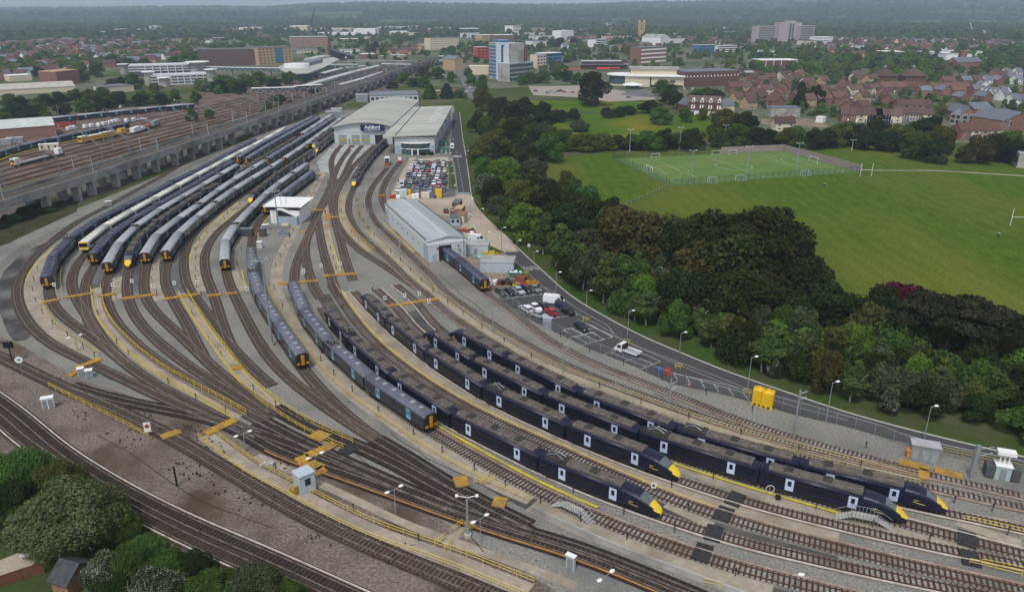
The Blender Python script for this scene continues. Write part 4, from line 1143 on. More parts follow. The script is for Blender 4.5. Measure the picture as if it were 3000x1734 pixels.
mb.tube([(9,-1.2,6.9),(22.6,-1.2,6.9)],.05,4);mb.build('canopy_rail',m_galv,t)
mb=MB();mb.box(.3,5.2,26,30.5,0,8.5);mb.build('link_wall',m_dgrey,t)
pxblock('workshop','low grey roofed workshop right behind the depot hall','workshop',1084,300,1226,297,282,30,m_clad,roof=m_slate,floors=1,bays=10,sides='fl')
for xl,yl,xr,yr,yt in((1043,300,1078,300,279),(957,350,1000,348,330),(972,336,1003,335, 322)):
 o=pxblock('storage_cabin',None,'cabin',xl,yl,xr,yr,yt,5,m_galv,roof=m_flat)
 rank(o,'low grey storage cabin beside the depot hall roof','cabins left of the depot hall')
A_=Vector((-24.5,208.9,0));wd=Vector((.918,.396,0));
t=thing('wash_shed','long white train wash shed with a navy train leaving it','shed',A_,math.atan2(wd.y,wd.x))
SW,SD=11.8,49.0
mb=MB();gwall(mb,SD,SW,6.2,7.3);mb.v=[(y,x,z)for x,y,z in mb.v];mb.f=[f[::-1]for f in mb.f];mb.build('wall',m_clad,t)
mb=MB();gable(mb,SD,SW,6.25,7.35,.3);mb.v=[(y,x,z)for x,y,z in mb.v];mb.f=[f[::-1]for f in mb.f];rf=mb.build('roof',m_wshed,t)
for x in(.05,SW-.05):
 mb=MB();mb.box(x-.16,x+.16,1.5,SD-.5,6.46,6.60);mb.build('gutter',m_dgrey,rf)
mb=MB();mb.box(SW/2-.07,SW/2+.07,0,SD, 7.5,7.6);mb.build('ridge_cap',m_wrend,rf)
for y0,y1 in((0,4.2),(44.8,SD)):
 mb=MB();mb.box(-.06,.02,y0,y1,0,5.2);mb.build('wall_panel',m_cladb,t)
mb=MB();mb.box(-.08,.02,-.05,SD,5.25,6.2);mb.build('fascia',m_wrend,t)
mb=MB();mb.box(-.05,SW+.05,-.10,.02,5.25,6.2);mb.build('fascia',m_wrend,t)
mb=MB();mb.box(3.3,7.2,-.05,.06,0,4.7);mb.build('shaded_opening',m_black,t)  # black panel stands in for the shade inside the open train entrance
for x0,z1 in((1.3, 2.2),(9.0,2.0)):
 mb=MB();mb.box(x0,x0+1.1,-.09,.02,0,z1);mb.build('door',m_cladb,t)
for y in(3.5,9.5,15,21,27,33,39):
 mb=MB();mb.box(-.14,-.02,y,y+.35,3.1,3.6);mb.build('wall_lamp',m_dgrey,t)
for x0,z0 in((2.7,3.9),(9.2,3.9),(9.6,2.6)):
 mb=MB();mb.box(x0,x0+.4,-.22,-.02,z0,z0+.4);mb.build('wall_lamp',m_dgrey,t)
mb=MB()
for y in(-.1,-.5):mb.tube([(11,y,0),(11,y,7.4)],.05,4)
for k in range(10):mb.tube([(11,-.1,.6+.7*k),(11,-.5,.6+.7*k)],.04,4)
mb.build('ladder',m_galv,t)
t=thing('control_building','white two storey control building with flat oversailing roof','building',(-83.3,251.6,0),R(-4))
mb=MB();mb.box(0,10.2,0,11.5,0,6.0);mb.build('wall',m_wrend,t)
mb=MB();mb.box(-1.9,11.6,-1.0,12.6,6.02,6.4);mb.build('roof',m_wrend,t)
mb=MB();mb.box(-.05,10.25,-.05,11.55,4.8,5.9);mb.build('window_band',m_glass,t)
mb=MB();mb.box(3.2, 9.9,-1.9,-.02,0,3.1);mb.build('stair_wall',m_cladb,t)
mb=MB();mb.add([(3.2, -1.95,5.6),(4.7,-1.95,5.6),(10.0,-1.95,3.2),(10,-1.95,2.9),(9.7,-1.95, 2.9),(4.6,-1.95,5.25),(3.2,-1.95,5.25)]+[(3.2,-.06,5.6),(4.7,-.06,5.6),(10.0,-.06,3.2),(10,-.06,2.9),(9.7,-.06,2.9),(4.6,-.06,5.25),(3.2,-.06,5.25)],[(0,1,2,3,4,5,6)[::-1],(0,1,8,7),(1,2,9,8),(3,2,9,10)]);mb.build('stair_roof',m_wrend,t)
mb=MB();mb.add([(3.4,-1.9,3.1),(9.6,-1.9,3.1),(4.7,-1.9,5.2),(3.4,-1.9,5.2)],[(0,1,2,3)]);mb.build('stair_glass',m_glass,t)
for x in(1.1,2.0):
 mb=MB();mb.box(x,x+.1,-.06,.02,0,4.7);mb.build('wall_joint',m_galv,t)
mb=MB()
for x,h in((3.0,3.2),(4.7,2.6),(5.1,2.2)):mb.tube([(x,3,6.4),(x,3,6.4+h)],.05,4)
mb.tube([(3.6,1,6.4),(4.1,1,7.6),(4.6,1,6.4)],.06,4);mb.build('aerial',m_galv,t)
mb=MB();mb.box(4.6,7.0,-2.7,-1.95,0,.7);mb.build('bench',m_cream,t)
rw=smooth(W('32:175,700 300,770 500,850 700,950 900,1030 1100,1120 1400,1230 1700,1330 1950,1430'),2,6)
rw.append(rw[-1]+(rw[-1]-rw[-3]).normalized()*30)
mb=MB();a,b=offset(rw,-.15),offset(rw,.15)
mb.strip(Z3(a,1.0),Z3(b,1.0));mb.strip(Z3(b,1.0),Z3(b,0));mb.strip(Z3(a,0),Z3(a,1.0))
tag(mb.build('retaining_wall',m_ccrete),'low concrete retaining wall above the dark throat tracks, lower right','wall')
OCC=[]
def occ_add(A,B,D,m=3):
 A, rz,L=seg(A,B)
 d=Vector((math.cos(rz),math.sin(rz),0));n=Vector((-d.y,d.x,0))
 st=max(8.0,min(L,D)/2)
 i=0.0
 while i<=L+.1:
  j=0.0
  while j<=D+.1:
   q=A+d*i+n*j;OCC.append((q.x,q.y,st*.75+m));j+=st
  i+=st
def taken(x,y,r=0):
 return any((x-a)**2+(y-b)**2<(c+r)**2 for a,b,c in OCC)
def pb(name,label,cat,xl,yl,xr,yr,yt,D,wall,**k):
 occ_add(G(xl,yl),G(xr,yr),D)
 return pxblock(name,label,cat,xl,yl,xr,yr,yt,D,wall,**k)
def wbox(mb,A,B,D,z0,z1,off=0.0):
 """box in world space on ground ends A,B (picture points), shifted back by off."""
 a,b=G(*A),G(*B);a.z=b.z=0
 d=(b-a).normalized();n=Vector((-d.y,d.x, 0))
 c=(a+b)/2+n*(D/2+off)
 mb.obox(c,d,n,(b-a).length,D,z0,z1)
t=thing('car_park_building','white multi-storey car park with open decks and round stair towers','car park',G(520,250))
occ_add(G(385,240),G(617,243),60)
for(A,B,D,z,off)in(((447,252),(617,244),26,(0,2.6,5.2,7.8),0),((375,232),(580,226),30,(5.2,7.8,10.4),24)):
 for k,z0 in enumerate(z):
  mb=MB();wbox(mb,A,B,D,z0,z0+1.25, off);mb.build('parapet_band',M('car_park_white',(.44,.45,.46),(.54,.55,.56),.4,.8,0,True),t,True)
 mb=MB();wbox(mb,(A[0]+2,A[1]),(B[0]-2,B[1]),D-1.4,0,z[-1]+.9,off+.7);mb.build('dark_deck',m_dgrey,t,True)
 mb=MB()
 for k in range(1,9):
  x=A[0]+(B[0]-A[0])*k/9;y=A[1]+(B[1]-A[1])*k/9
  wbox(mb,(x-.8,y),(x+.8,y),.8,0,z[-1],off+.05)
 mb.build('column',m_wrend,t,True)
for(x,yb,yt,r)in((365,218,187,5),(440,250,209,5),(484,254,226,5),(583, 222,180,10),(622,244,202,5)):
 h=HT(x,yb,yt);p=G(x,yb)
 mb=MB();mb.lathe([(r*.8,0),(r*.8,h-1)],14,p);tw=mb.build('stair_tower',m_ccrete,t,True)
 mb=MB();mb.lathe([(r*.5,h-1),(r*1.25,h-.9),(r*1.25,h-.3),(r*.2,h)],14,p)
 me=[tuple(Vector(v)-t.location)for v in mb.v];mb.v=me;mb.build('tower_roof',m_wrend,tw)
 mb=MB();mb.tube([p+Vector((0,0,h)),p+Vector((0,0,h+4))],.12,4);mb.v=[tuple(Vector(v)-t.location)for v in mb.v];mb.build('mast',m_galv,tw)
pb('apartment_block', 'dark apartment block with brown brick piers and glass bays','apartment block',587,194,759,192,146,22,m_brickd,roof=m_flatd,floors=5,bays=8,wmat=m_dgrey,zf=.7,frac=.55,ind=True,sides='f')
t=pb('apartment_block','tan brick block with a blue glass corner, next to the dark flats','apartment block',760,193,858,187,142,22,m_buff,roof=m_flatd,floors=6,bays=9,zf=.4,frac=.35,ind=True,sides='f')
A,rz,L=seg(G(760,193),G(858,187));mb=MB();mb.box(L*.5,L*.73,-.12,.1,2,HT(760,193,142)-1);mb.build('glass_bay',m_bluegl,t)
t=thing('station_building','round ended glass and steel station building with flat layered roof','station',G(880,225))
pl=W('01:235,700 300,735 400,752 490,745 620,690 745,620 690,600 450,640 300,660');occ_add(G(820,236),G(985,200),40)
mb=MB();mb.prism(pl,0,7.5);mb.build('wall',m_grngl,t,True)
ce=sum(pl,Vector())/len(pl)
mb=MB();mb.prism([ce+(p-ce)*1.13 for p in pl],7.5,8.4,bot=True);mb.build('roof',m_sage, t,True)
mb=MB();mb.prism([G(872,222,0)+Vector((14*math.cos(a),10*math.sin(a),0))for a in[2*PI*k/18 for k in range(18)]],8.4, 12.5);mb.build('drum',m_wrend,t,True)
mb=MB();wbox(mb,(900,222),(955,205), 14,8.4,12,3);mb.build('barrel_roof',m_slate,t,True)
mb=MB();wbox(mb,(940,200), (985,188),14,6,11,6);mb.build('rear_roof',m_sage,t,True)
def bridge(label,A,B, wd,z0,z1,mat,roof=None,posts=3,cat='footbridge',name='footbridge'):
 a,b=G(*A),G(*B);a.z=b.z=0
 d=(b-a).normalized();n=Vector((-d.y,d.x,0));L=(b-a).length
 t=thing(name,label,cat,a)
 mb=MB();mb.obox((a+b)/2,d,n,L,wd,z0,z1-.3);mb.build('span',mat,t,True)
 mb=MB();mb.obox((a+b)/2,d,n,L+1,wd+1,z1-.3,z1);mb.build('roof', roof or m_wrend,t,True)
 for k in range(posts):
  c=a+d*L*(k+.5)/posts
  mb=MB();mb.obox(c,d,n,.8,wd*.7,0,z0);mb.build('post',m_galv,t, True)
 m=int(L/3)
 for s in(-1,1):
  mb=MB()
  for k in range(m):
   p,q=a+d*L*k/m+n*s*(wd/2+.05),a+d*L*(k+1)/m+n*s*(wd/2+.05)
   mb.tube([p+Vector((0,0,z0 if k%2 else z1-.4)),q+Vector((0,0,z1-.4 if k%2 else z0))],.09, 4,False)
  mb.build('truss',m_wrend,t,True)
 return t
bridge('pale covered footbridge from the multi-storey to the station',(597,222),(823,226),4,6.2,9.2,m_grngl,posts=4)
bridge('dark truss footbridge with white roof across the old yard tracks',(742,292),(868,288),4,5.8,9.0,m_dgrey, posts=5)
bridge('sloping white roofed footbridge arm reaching the platforms',(868,288),(944,283),4,6.2,9.8,m_dgrey,posts=2)
bridge('dark enclosed footbridge across the platforms, toward the town',(1120,212),(1204,214),4,6.0,9.3,m_dgrey,posts=3)
bridge('short glazed footbridge beside the station building',(960,212),(1048, 212),4,6.0,8.6,m_grngl,posts=2)
for txt,w_,lb in(('01:440,840 700,760 900,700 1130,640',8,'longest grey platform canopy at the station'),('01:600,720 760,672 1000,640',8,'platform canopy beside the round station building'),('01:760,830 960,775 1170,705',6,'platform canopy nearest to the viaduct')):
 ln=smooth(W(txt),5,6)
 t=thing('platform_canopy',lb,'canopy', ln[0],0,'platform canopies')
 a,b=offset(ln,-w_/2),offset(ln,w_/2)
 mb=MB();mb.strip(Z3(a,4.4),Z3(ln,4.9));mb.strip(Z3(ln,4.9),Z3(b,4.4));mb.strip(Z3(b,4.1),Z3(a,4.1));mb.strip(Z3(a,4.1),Z3(a,4.4));mb.strip(Z3(b,4.4),Z3(b,4.1));mb.build('roof',M('canopy_roof',(.36,.38,.38),(.46,.48, .48),.3),t,True)
 mb=MB();mb.strip(Z3(offset(ln,-w_/2),.9),Z3(offset(ln,w_/2),.9));mb.strip(Z3(b,.9),Z3(b,0));mb.strip(Z3(a, 0),Z3(a,.9));mb.build('platform',m_concg,t,True)
 for k in range(0,len(ln),3):
  mb=MB();mb.tube([ln[k]+Vector((0,0,.9)),ln[k]+Vector((0,0,4.6))],.18,5);mb.build('post',m_galv,t,True)
t=bridge('long grey road bridge carrying cars over the station tracks',(1020,192),(1250,196),13,4.6,6.6,m_via,roof=m_via,posts=6,cat='road bridge',name='road_bridge')
A,B=G(963,177),G(1030,177);A,rz,L=seg(A,B);H1=HT(963,177,147)
t=thing('wedge_building','black wedge shaped building with a steep sloping roof','building',A,rz);occ_add(A,B,20)
mb=MB();mb.add([(0,0,0), (L,0,0),(L,22,0),(0,22,0),(L*.12,0,H1),(L,0, H1*.38),(L,22,H1*.38),(L*.12,22,H1)],[(0,1,5,4),(1,2,6,5),(2,3,7,6),(3,0,4,7)]);mb.build('wall',m_black,t)
mb=MB();mb.add([(L*.12,-.3,H1+.05),(L+.2,-.3,H1*.38+.05),(L+.2,22.3,H1*.38+.05),(L*.12,22.3,H1+.05)],[(0,1,2,3)]);mb.build('roof',m_dgrey,t)
mb=MB();mb.box(L*.72,L*.8,-.1,.05,H1*.2, H1*.32);mb.build('window',m_wrend,t)
pb('building_shell','brown scaffolded building under construction below the crane','building',855,140,962,138,110,30,M('scaffold',(.26,.18,.14),(.36,.27,.21),.3,.9,0,True),floors=5,bays=14,zf=.35,sides='f',wmat=m_brickd)
p=G(905,99);q=G(928,99);hh=HT(928,99,27)
t=thing('crane','tall dark crawler crane with a leaning lattice boom','crane',p)
def lattice(a,b,w,n,r):
 mb=MB();d=(b-a).normalized();s=Vector((0,1,0)).cross(d).normalized();u=d.cross(s)
 cs=[(s+u)*w,(s-u)*w,(-s-u)*w,(-s+u)*w]
 for c in cs:mb.tube([a+c,b+c*.5],r,4)
 for k in range(n):
  for i in range(4):
   f0,f1=k/n,(k+1)/n
   mb.tube([a.lerp(b,f0)+cs[i]*(1-.5*f0),a.lerp(b,f1)+cs[(i+1)%4]*(1-.5*f1)],r*.7,3,False)
 return mb
lattice(p+Vector((0,0,3)),Vector((q.x,p.y,hh)),1.6,16,.32).build('boom',m_black,t,True)
mb=MB();mb.tube([Vector((q.x,p.y,hh)),Vector((q.x+1,p.y,20))],.25,4);mb.build('hoist_rope',m_black,t,True)
mb=MB();mb.box(p.x-6,p.x+5,p.y-3,p.y+3,1.5,5);mb.build('cab',m_dgrey,t,True)
for s in(-1,1):
 mb=MB();mb.box(p.x-6,p.x+6,p.y+s*4-1,p.y+s*4+1,0,1.5);mb.build('crawler',m_black,t,True)
p=G(968,168);lattice(p,p+Vector((0,0,HT(968,168,112))),2.2,9,.5).build('hoist_tower',m_brickd)
tag(bpy.data.objects['hoist_tower'],'slim brown lattice tower beside the black wedge building','tower')
t=pb('hotel','cream hotel block with rows of small square windows','hotel',1261,147,1344,144,113,20,m_cream,roof=m_flatd,floors=5, bays=13,zf=.35,frac=.4,ind=True,sides='f')
for i,(x0,x1,yb,yt,mt)in enumerate(((850,900,96,77,m_cream),(900,950,93,84,m_wrend),(952,1030,98,85,m_flat),(1036,1100,101,86,m_wrend),(1105,1195,93,80,m_ccrete),(1200,1268,96,86,m_wrend),(1140,1190, 104,94,m_cream),(1050,1102,83,75,m_wrend),(1130,1222,86,78,m_ccrete),(930,985,104,98,m_wrend),(1062,1086,95,88,m_cream),(1270,1330,92,84,m_flat),(995,1040,104,97,m_wrend), (1180,1250,104,98,m_cream),(700,760,88,82,m_wrend),(820,850,93,87,m_ccrete))):
 o=pb('warehouse',None,'warehouse',x0,yb,x1,yb,yt,45+5*(i%4),mt,roof=(m_wrend,m_flat, m_cream)[i%3])
 rank(o,'pale flat roofed warehouse of the distant estate','warehouses of the industrial estate')
for i,(x0,x1,yb,yt,mt,rf)in enumerate(((1362,1412,112,99,m_wrend,m_wrend),(1412,1450,122,104,m_buff,m_wrend),(1450,1505,124,104, m_brick,m_wrend),(1503,1526,104,76,m_wrend,m_tred),(1505,1600,112,99,m_wrend,m_flat),(1560,1640,118,106,m_wrend,m_flatd),(1600,1640,106,97,m_cream,m_tile),(1560,1600,137,122,m_wrend,m_slate))):
 o=pb('shop_building',None,'shop building',x0,yb,x1,yb-1,yt,28,mt,roof=rf,floors=3,bays=6,sides='f',zf=.35,wmat=m_dgrey)
 rank(o,'white topped shop building of the shopping centre','shopping centre blocks')
mb=MB();wbox(mb,(1357,112),(1402,111),20,20,21.5);tag(mb.build('canopy_roof',m_wrend),'thin white curved canopy roof behind the cream hotel','canopy')
t=pb('tower_block','tall office tower, blue glass left and pale stair wall right','office tower',1433, 231,1491,239,126,18,m_ccrete,roof=m_flat)
A,rz,L=seg(G(1433,231),G(1491,239));H=HT(1433,231,126)
for k in range(9):
 z=3+k*(H-4)/9
 for s in 'fl':win_row(t,s,L,18,z,z+(H-4)/9*.62,.2,(L*.36 if s=='f' else 17.5),1,m_bluegl,1.0,'window_band')
mb=MB();mb.box(L*.38,L+.2, -.35,.1,0,H+1);sw=mb.build('stair_wall',M('pale_blue_panel',(.46,.52,.58),(.54,.60,.66),.4,.7,0,True),t)
for k in range(16):
 z=3+k*(H-6)/16;mb=MB();mb.box(L*.64,L*.74,-.45,-.3,z,z+1.5);mb.build('window',m_glass, sw)
mb=MB();mb.add([(L*.60,-.4,H-1),(L*.82,-.4,H-1),(L*.71,-.4,H-5)],[(2,1,0)]);mb.build('wall_badge',m_blue,sw)
mb=MB();mb.box(L*.1,L*.5,3,14,H,H+3.2);mb.build('plant_room',m_bluegl,t)
mb=MB()
for x in(2,4,6,8):mb.tube([(x,6,H+3),(x, 6,H+6)],.08,4)
mb.build('aerial',m_galv,t)
pb('brick_office','red brick office wing right of the pale tower','office block',1492,236,1546,232,140,16,m_brick,roof=m_flatd,floors=6,bays=9,zf=.6,frac=.5,sides='f',ind=True,base=HT(1492,236,184))
pb('glass_office','low glass office wing with pale bands below the red brick','office block',1493,241,1562,233,189,15,m_ccrete,roof=m_flat,floors=4, band=True,zf=.6,sides='fr',wmat=m_grngl)
pb('red_building','red and white building left of the pale tower','building',1398,174,1432,173,140,15,M('signal_red',(.42,.05,.05),(.36,.05,.05),.5,.7,0,True),floors=4,bays=3,sides='f')
o=shed('gable_building','brown gabled brick building at the town road junction','building',G(1333,207),G(1357,205),20,12,16,m_buff,m_slate,across=True);occ_add(G(1333,207),G(1357,205),20)
pb('low_hall','low cream flat roofed hall at the foot of the pale tower','hall',1374,220,1431,220,197,20,m_cream,roof=m_cream)
pb('cream_building','narrow cream building with small windows right of the tower','building',1573,201,1600,199,163,12,m_cream,floors=4,bays=3,sides='f')
pb('glass_hall','blue glass fronted building behind the narrow cream one','building',1590,190,1644,187,158,16,m_bluegl,roof=m_wrend,floors=3,band=True,sides='f')
t=thing('leisure_centre','white leisure centre with rounded glass end and layered roof','leisure centre',G(1900,254));occ_add(G(1805,252),G(2004,256),45)
HL_=HT(1860,254,224)
mb=MB();wbox(mb,(1830,254),(2003,257),34,0,HL_);mb.build('wall',m_cream,t,True)
c_=G(1832,252)+Vector((0,14,0))
mb=MB();mb.lathe([(14,1),(14,HL_-.3)],26,c_);mb.build('glass_drum',m_grngl,t, True)
mb=MB();mb.lathe([(14.6,0),(14.6,1.2),(1,1.25)],26,c_);mb.build('drum_base',m_cream,t,True)
mb=MB();mb.lathe([(13,HL_-.3),(16,HL_-.2),(16,HL_+.7),(.5,HL_+.9)],26,c_);mb.build('drum_roof',m_wrend,t,True)
mb=MB();wbox(mb,(1828,254),(2006,257.5),37,HL_,HL_+.8,-1.2);mb.build('roof',m_wrend,t,True)
mb=MB();wbox(mb,(1846,252),(1985,254),24,HL_+.8,HL_+5.4,8);up=mb.build('upper_hall',m_cream,t,True)
mb=MB();wbox(mb,(1842,252),(1990,254),27, HL_+5.4,HL_+6.4,6.5);mb.build('upper_roof',m_ccrete,t,True)
for x0,x1,z0,z1 in((1903,1907,2,HL_-1),(1962,1977,HL_*.45,HL_*.65),(1903,2000,0,1.8)):
 mb=MB();wbox(mb,(x0,254+(x0-1830)/58),(x1,254+(x1-1830)/58),.5,z0,z1,-.15);mb.build('window',m_glass,t,True)
p=G(1853,260)
t=thing('pavilion','small white octagonal canopy in front of the leisure centre','pavilion',p)
mb=MB();mb.lathe([(10,3.2),(10,3.6),(3,5.0),(.2,5.4)],8);mb.build('roof',m_wrend,t)
mb=MB();mb.lathe([(6.5,0),(6.5,3.2)],8);mb.build('wall',m_grngl,t)
pb('sports_hall','dark brick sports hall attached to the white leisure centre','sports hall',2005,256,2165,250,213,30,m_brickd,roof=m_slate,floors=1,bays=16,zf=.2,frac=.3,wmat=m_wrend,sides='f',base=5)
t=thing('market_pavilion','long open pavilion with two tier grey roof','pavilion',G(1770,204));occ_add(G(1703,204),G(1840,204),25)
for(xa,xb,z0,z1,D,off,mt)in((1706,1838,0,5,18,3,m_brickd),(1700,1842,5,5.8,24,0,m_slate),(1708, 1832,5.8,8.6,12,6,m_brickd),(1704,1822,8.6,9.4,16,4,m_flat)):
 mb=MB();wbox(mb,(xa,204),(xb,204),D,z0,z1,off);mb.build('roof' if z1-z0<1.5 else 'wall',mt,t,True)
for k in range(26):
 x=1752+(k%13)*5.0 if k<20 else 1668+(k-20)*6;y=206.5+(k//13)*2.0
 p=G(x,y)
 o=thing('parasol',None,'parasol',p)
 mb=MB();mb.lathe([(2.2,2.4),(.1,3.4)],8);mb.build('canopy',M('parasol_red',(.55,.06,.09),(.48,.05,.07),.4),o)
 mb=MB();mb.tube([(0,0,0),(0,0,2.5)],.06,4);mb.build('pole',m_galv,o)
 rank(o,'red parasol on the terrace before the long pavilion','red parasols of the pavilion terrace')
pb('flats','brick flats with white balcony bands behind the tree belt','apartment block',1876,190,1951,184,142,18,m_brick,roof=m_slate,floors=4,band=True,zf=.4,wmat=m_wrend,sides='f')
pb('blue_office','blue glass office block with pale right half','office block',2045,160,2100,158,134,16,m_bluegl,roof=m_flat,floors=4,bays=9,wmat=m_glass,sides='f')
pb('blue_office','pale banded office block joined to the blue glass one','office block',2101,159,2157,157,136,16,m_wrend,roof=m_flat,floors=4,band=True,zf=.5,sides='f')
p=G(1878,113);H=HT(1878,113,68)
t=thing('church_tower','tall pale stone church tower with four corner pinnacles','church tower',p)
mb=MB();mb.box(-6,6,-6,6,0,H);mb.build('wall',m_buff,t)
for sx in(-1,1):
 for sy in(-1,1):
  mb=MB();mb.lathe([(1.8,0),(1.8,H+2),(1.6,H+3),(.1,H+9)],8,(sx*5.5,sy*5.5,0));mb.build('pinnacle',m_buff,t)
for z in(H*.55, H*.75):
 for x in(-2.6,1.0):
  mb=MB();mb.box(x,x+1.6,-6.1,-5.9,z,z+5);mb.build('window',m_brickd,t)
pb('white_hall','tall plain white hall roof standing above the town centre','hall',1644,118,1680,116,92,25,m_wrend,roof=m_wrend)
shed('white_gable','big white gabled building right of the church tower','building',G(1935,139),G(1960,137),40,17,22,m_wrend,m_ccrete,across=True)
pb('white_flats','white banded flats left of the church tower','apartment block',1745,140,1786,137,118,18,m_wrend,roof=m_flat,floors=4,band=True,zf=.45,sides='f')
for i,(x0,x1,yb,yt,mt)in enumerate(((1690,1760,112, 104,m_wrend),(1770,1850,116,107,m_cream),(1655,1710,100,89,m_wrend),(1800,1850,97,90,m_brick),(2065,2135,108,95,m_buff),(1965,2010,127,114,m_wrend),(2085,2135,96,92,m_wrend),(2240,2275,163,149,m_wrend),(1990,2050,72,67,m_wrend),(2354,2390,133,120,m_cream),(2388,2438,131,110,m_wrend),(1780,1804,84,68,m_ccrete),(1560,1600,96,84,m_buff),(2500,2526,150,134,m_wrend))):
 o=pb('town_building',None,'building',x0,yb,x1,yb-1,yt,18,mt,roof=(m_flat,m_tile,m_wrend,m_slate)[i%4],floors=3,bays=7,sides='f',wmat=m_dgrey,zf=.35)
 rank(o,'plain town centre block {near}','town centre blocks')
for i,(x0,x1,yb,yt,D)in enumerate(((2055,2135,226,208,24),(2120,2250,232, 209,26))):
 A,rz,L=seg(G(x0,yb),G(x1,yb-2));occ_add(G(x0,yb),G(x1,yb),D)
 t=thing('hipped_building',('brown hip roofed building behind the sports hall','broad brick building with hip roofs and pale solar panels')[i],'building',A,rz)
 h=HT(x0,yb,yt)
 mb=MB();mb.box(0,L,0,D,0,h*.6);mb.build('wall',m_brick,t)
 mb=MB();mb.add([(-1,-1,h*.6),(L+1,-1,h*.6),(L+1,D+1,h*.6),(-1,D+1,h*.6),(L*.3,D/2,h*1.15),(L*.7,D/2,h*1.15)],[(0,1,5,4),(1,2,5),(2,3,4,5),(3,0,4)]);rf=mb.build('roof',m_tile,t)
 mb=MB();mb.add([(L*.45,D/2-5,h*1.1),(L*.55,D/2-5,h*1.1),(L*.55, D/2+5,h*1.1),(L*.45,D/2+5,h*1.1),(L*.5,D/2,h*1.6)],[(0,1,4),(1,2,4),(2,3,4),(3,0,4)]);mb.build('cupola',m_tile,rf)
 if i:
  for x in(.2,.5):mb=MB();mb.add([(L*x,1,h*.75),(L*(x+.2),1,h*.75),(L*(x+.2),D*.35,h*.98),(L*x,D*.35,h*.98)],[(0,1,2,3)]);mb.build('solar_panel',m_flat, rf)
 win_row(t,'f',L,D,1.2,h*.45,1,L-1,10,m_glass,.5,one=True)
t=thing('slab_block','big pinkish concrete office slab with rows of balconies','office block',G(2300,124));occ_add(G(2214,124),G(2384,122),30)
for(xa,xb,yt,off,lb)in((2214,2275,77,0,0),(2275,2340,67,-4,1),(2338,2384,76,2,0)):
 h=HT((xa+xb)/2,124,yt)
 mb=MB();wbox(mb,(xa,125),(xb,124),18,0,h,off);wl=mb.build('wing',m_pinkc,t,True)
 for k in range(8):
  z=4+k*(h-5)/8
  if not lb:
   mb=MB();wbox(mb,(xa+7,125),(xb-3,124.3),.6,z+1.6,z+(h-5)/8*.92,off-.25);mb.build('balcony_recess',m_dgrey,t,True)
   mb=MB();wbox(mb,(xa+7,125),(xb-3,124.3),.5,z,z+1.4,off-.45);mb.build('balcony_band',m_pinkc,t,True)
  else:
   for xx in(2280, 2285,2305,2313):
    mb=MB();wbox(mb,(xx,124.7),(xx+3.4,124.6),.5,z,z+3.2,off-.2);mb.build('window',m_dgrey,t,True)
p=G(2308,120);h=HT(2308,120,66)
mb=MB();wbox(mb,(2292,122),(2325,122),8,h,h+4);
for k in range(4):mb.tube([p+Vector((k*3-5,6,h)),p+Vector((k*3-5,6,h+11-k))],.25,4)
mb.build('roof_plant',m_ccrete,t,True)
t=pb('flat_hall','flat white roofed hall with tall pale posts','hall', 2224,200,2336,199,178,25,m_brickd,roof=m_wrend)
A,rz,L=seg(G(2224,200),G(2336, 199));h=HT(2224,200,178)
for k in range(5):mb=MB();x=L*(.2+.2*k)-2;mb.box(x-.4,x+.4,-.9,-.1,0,h);mb.build('post',m_cream,t)
pb('flat_hall','flat roofed grey hall among trees left of the school','hall',2586,171,2646,171,153,25,m_dgrey,roof=m_wrend)
for i,(x0,x1, yb,yt)in enumerate(((2746,2800,166,156),(2770,2845,178,160),(2790,2840,160,152), (2845,2876,166,152),(2747,2775,152,147),(2700,2745,160,153),(2815,2860,186,172))):
 o=pb('school_building',None,'school building',x0,yb,x1,yb,yt,22,m_wrend,roof=(m_wrend,m_flat)[i%2]);rank(o,'white roofed school building','white school roofs')
shed('brick_school','red brick school wing with slate roof and tower','school building',G(2800,207),G(2872,204),14,9,14,m_brick,m_slate)
p=G(2838,203);mb=MB();mb.box(p.x-3.5,p.x+3.5,p.y+15,p.y+22,0,20);tag(mb.build('brick_tower',m_brick),'square red brick tower behind the school wing','tower')
for(x,yt,x2, y2,nm)in((2835,66,2851,96,'left leaning white steel roof mast on the far right'),(2898,83,2889,94,'short white steel roof mast on the far right')):
 b=G(x2, y2);hh=HT(x2,y2,yt);q=G(x,y2)
 mb=MB();mb.tube([b,Vector((q.x,b.y,hh))],.9,5);tag(mb.build('roof_mast',m_wrend),nm,'mast')
pb('white_roof', 'long white low roof below the white steel masts','building',2860,98,2940,98,92,25,m_wrend,roof=m_wrend)
shed('long_shed','long low corrugated shed behind the tree belt, far left','shed',G(-80,285),G(222,268),26,4.5,8,m_cream,M('asbestos_roof',(.34,.32,.28),(.46,.43,.38),.3,.9, 0,True));occ_add(G(-80,285),G(222,268),26)
shed('brick_shed','large brown brick rail shed with pale roof, left edge','shed',G(-140,423),G(165,399),26,6.2,9.5,m_brick,M('pale_shed_roof',(.40,.43,.40),(.50,.53,.50),.3,.8,0,True));occ_add(G(-140,423),G(165,399),26)
pb('brick_house','red brick works with flat tan roof, left town','building',171, 252,237,244,212,20,m_brick,roof=m_buff)
pb('dark_hall','low dark flat roofed hall beside the multi-storey car park','hall',312,275,394,268,258,22,m_cream,roof=m_flatd)
pb('white_annexe','low white roofed workshop near the left edge','workshop',30,240,95,236,224,16,m_cream,roof=m_wrend)
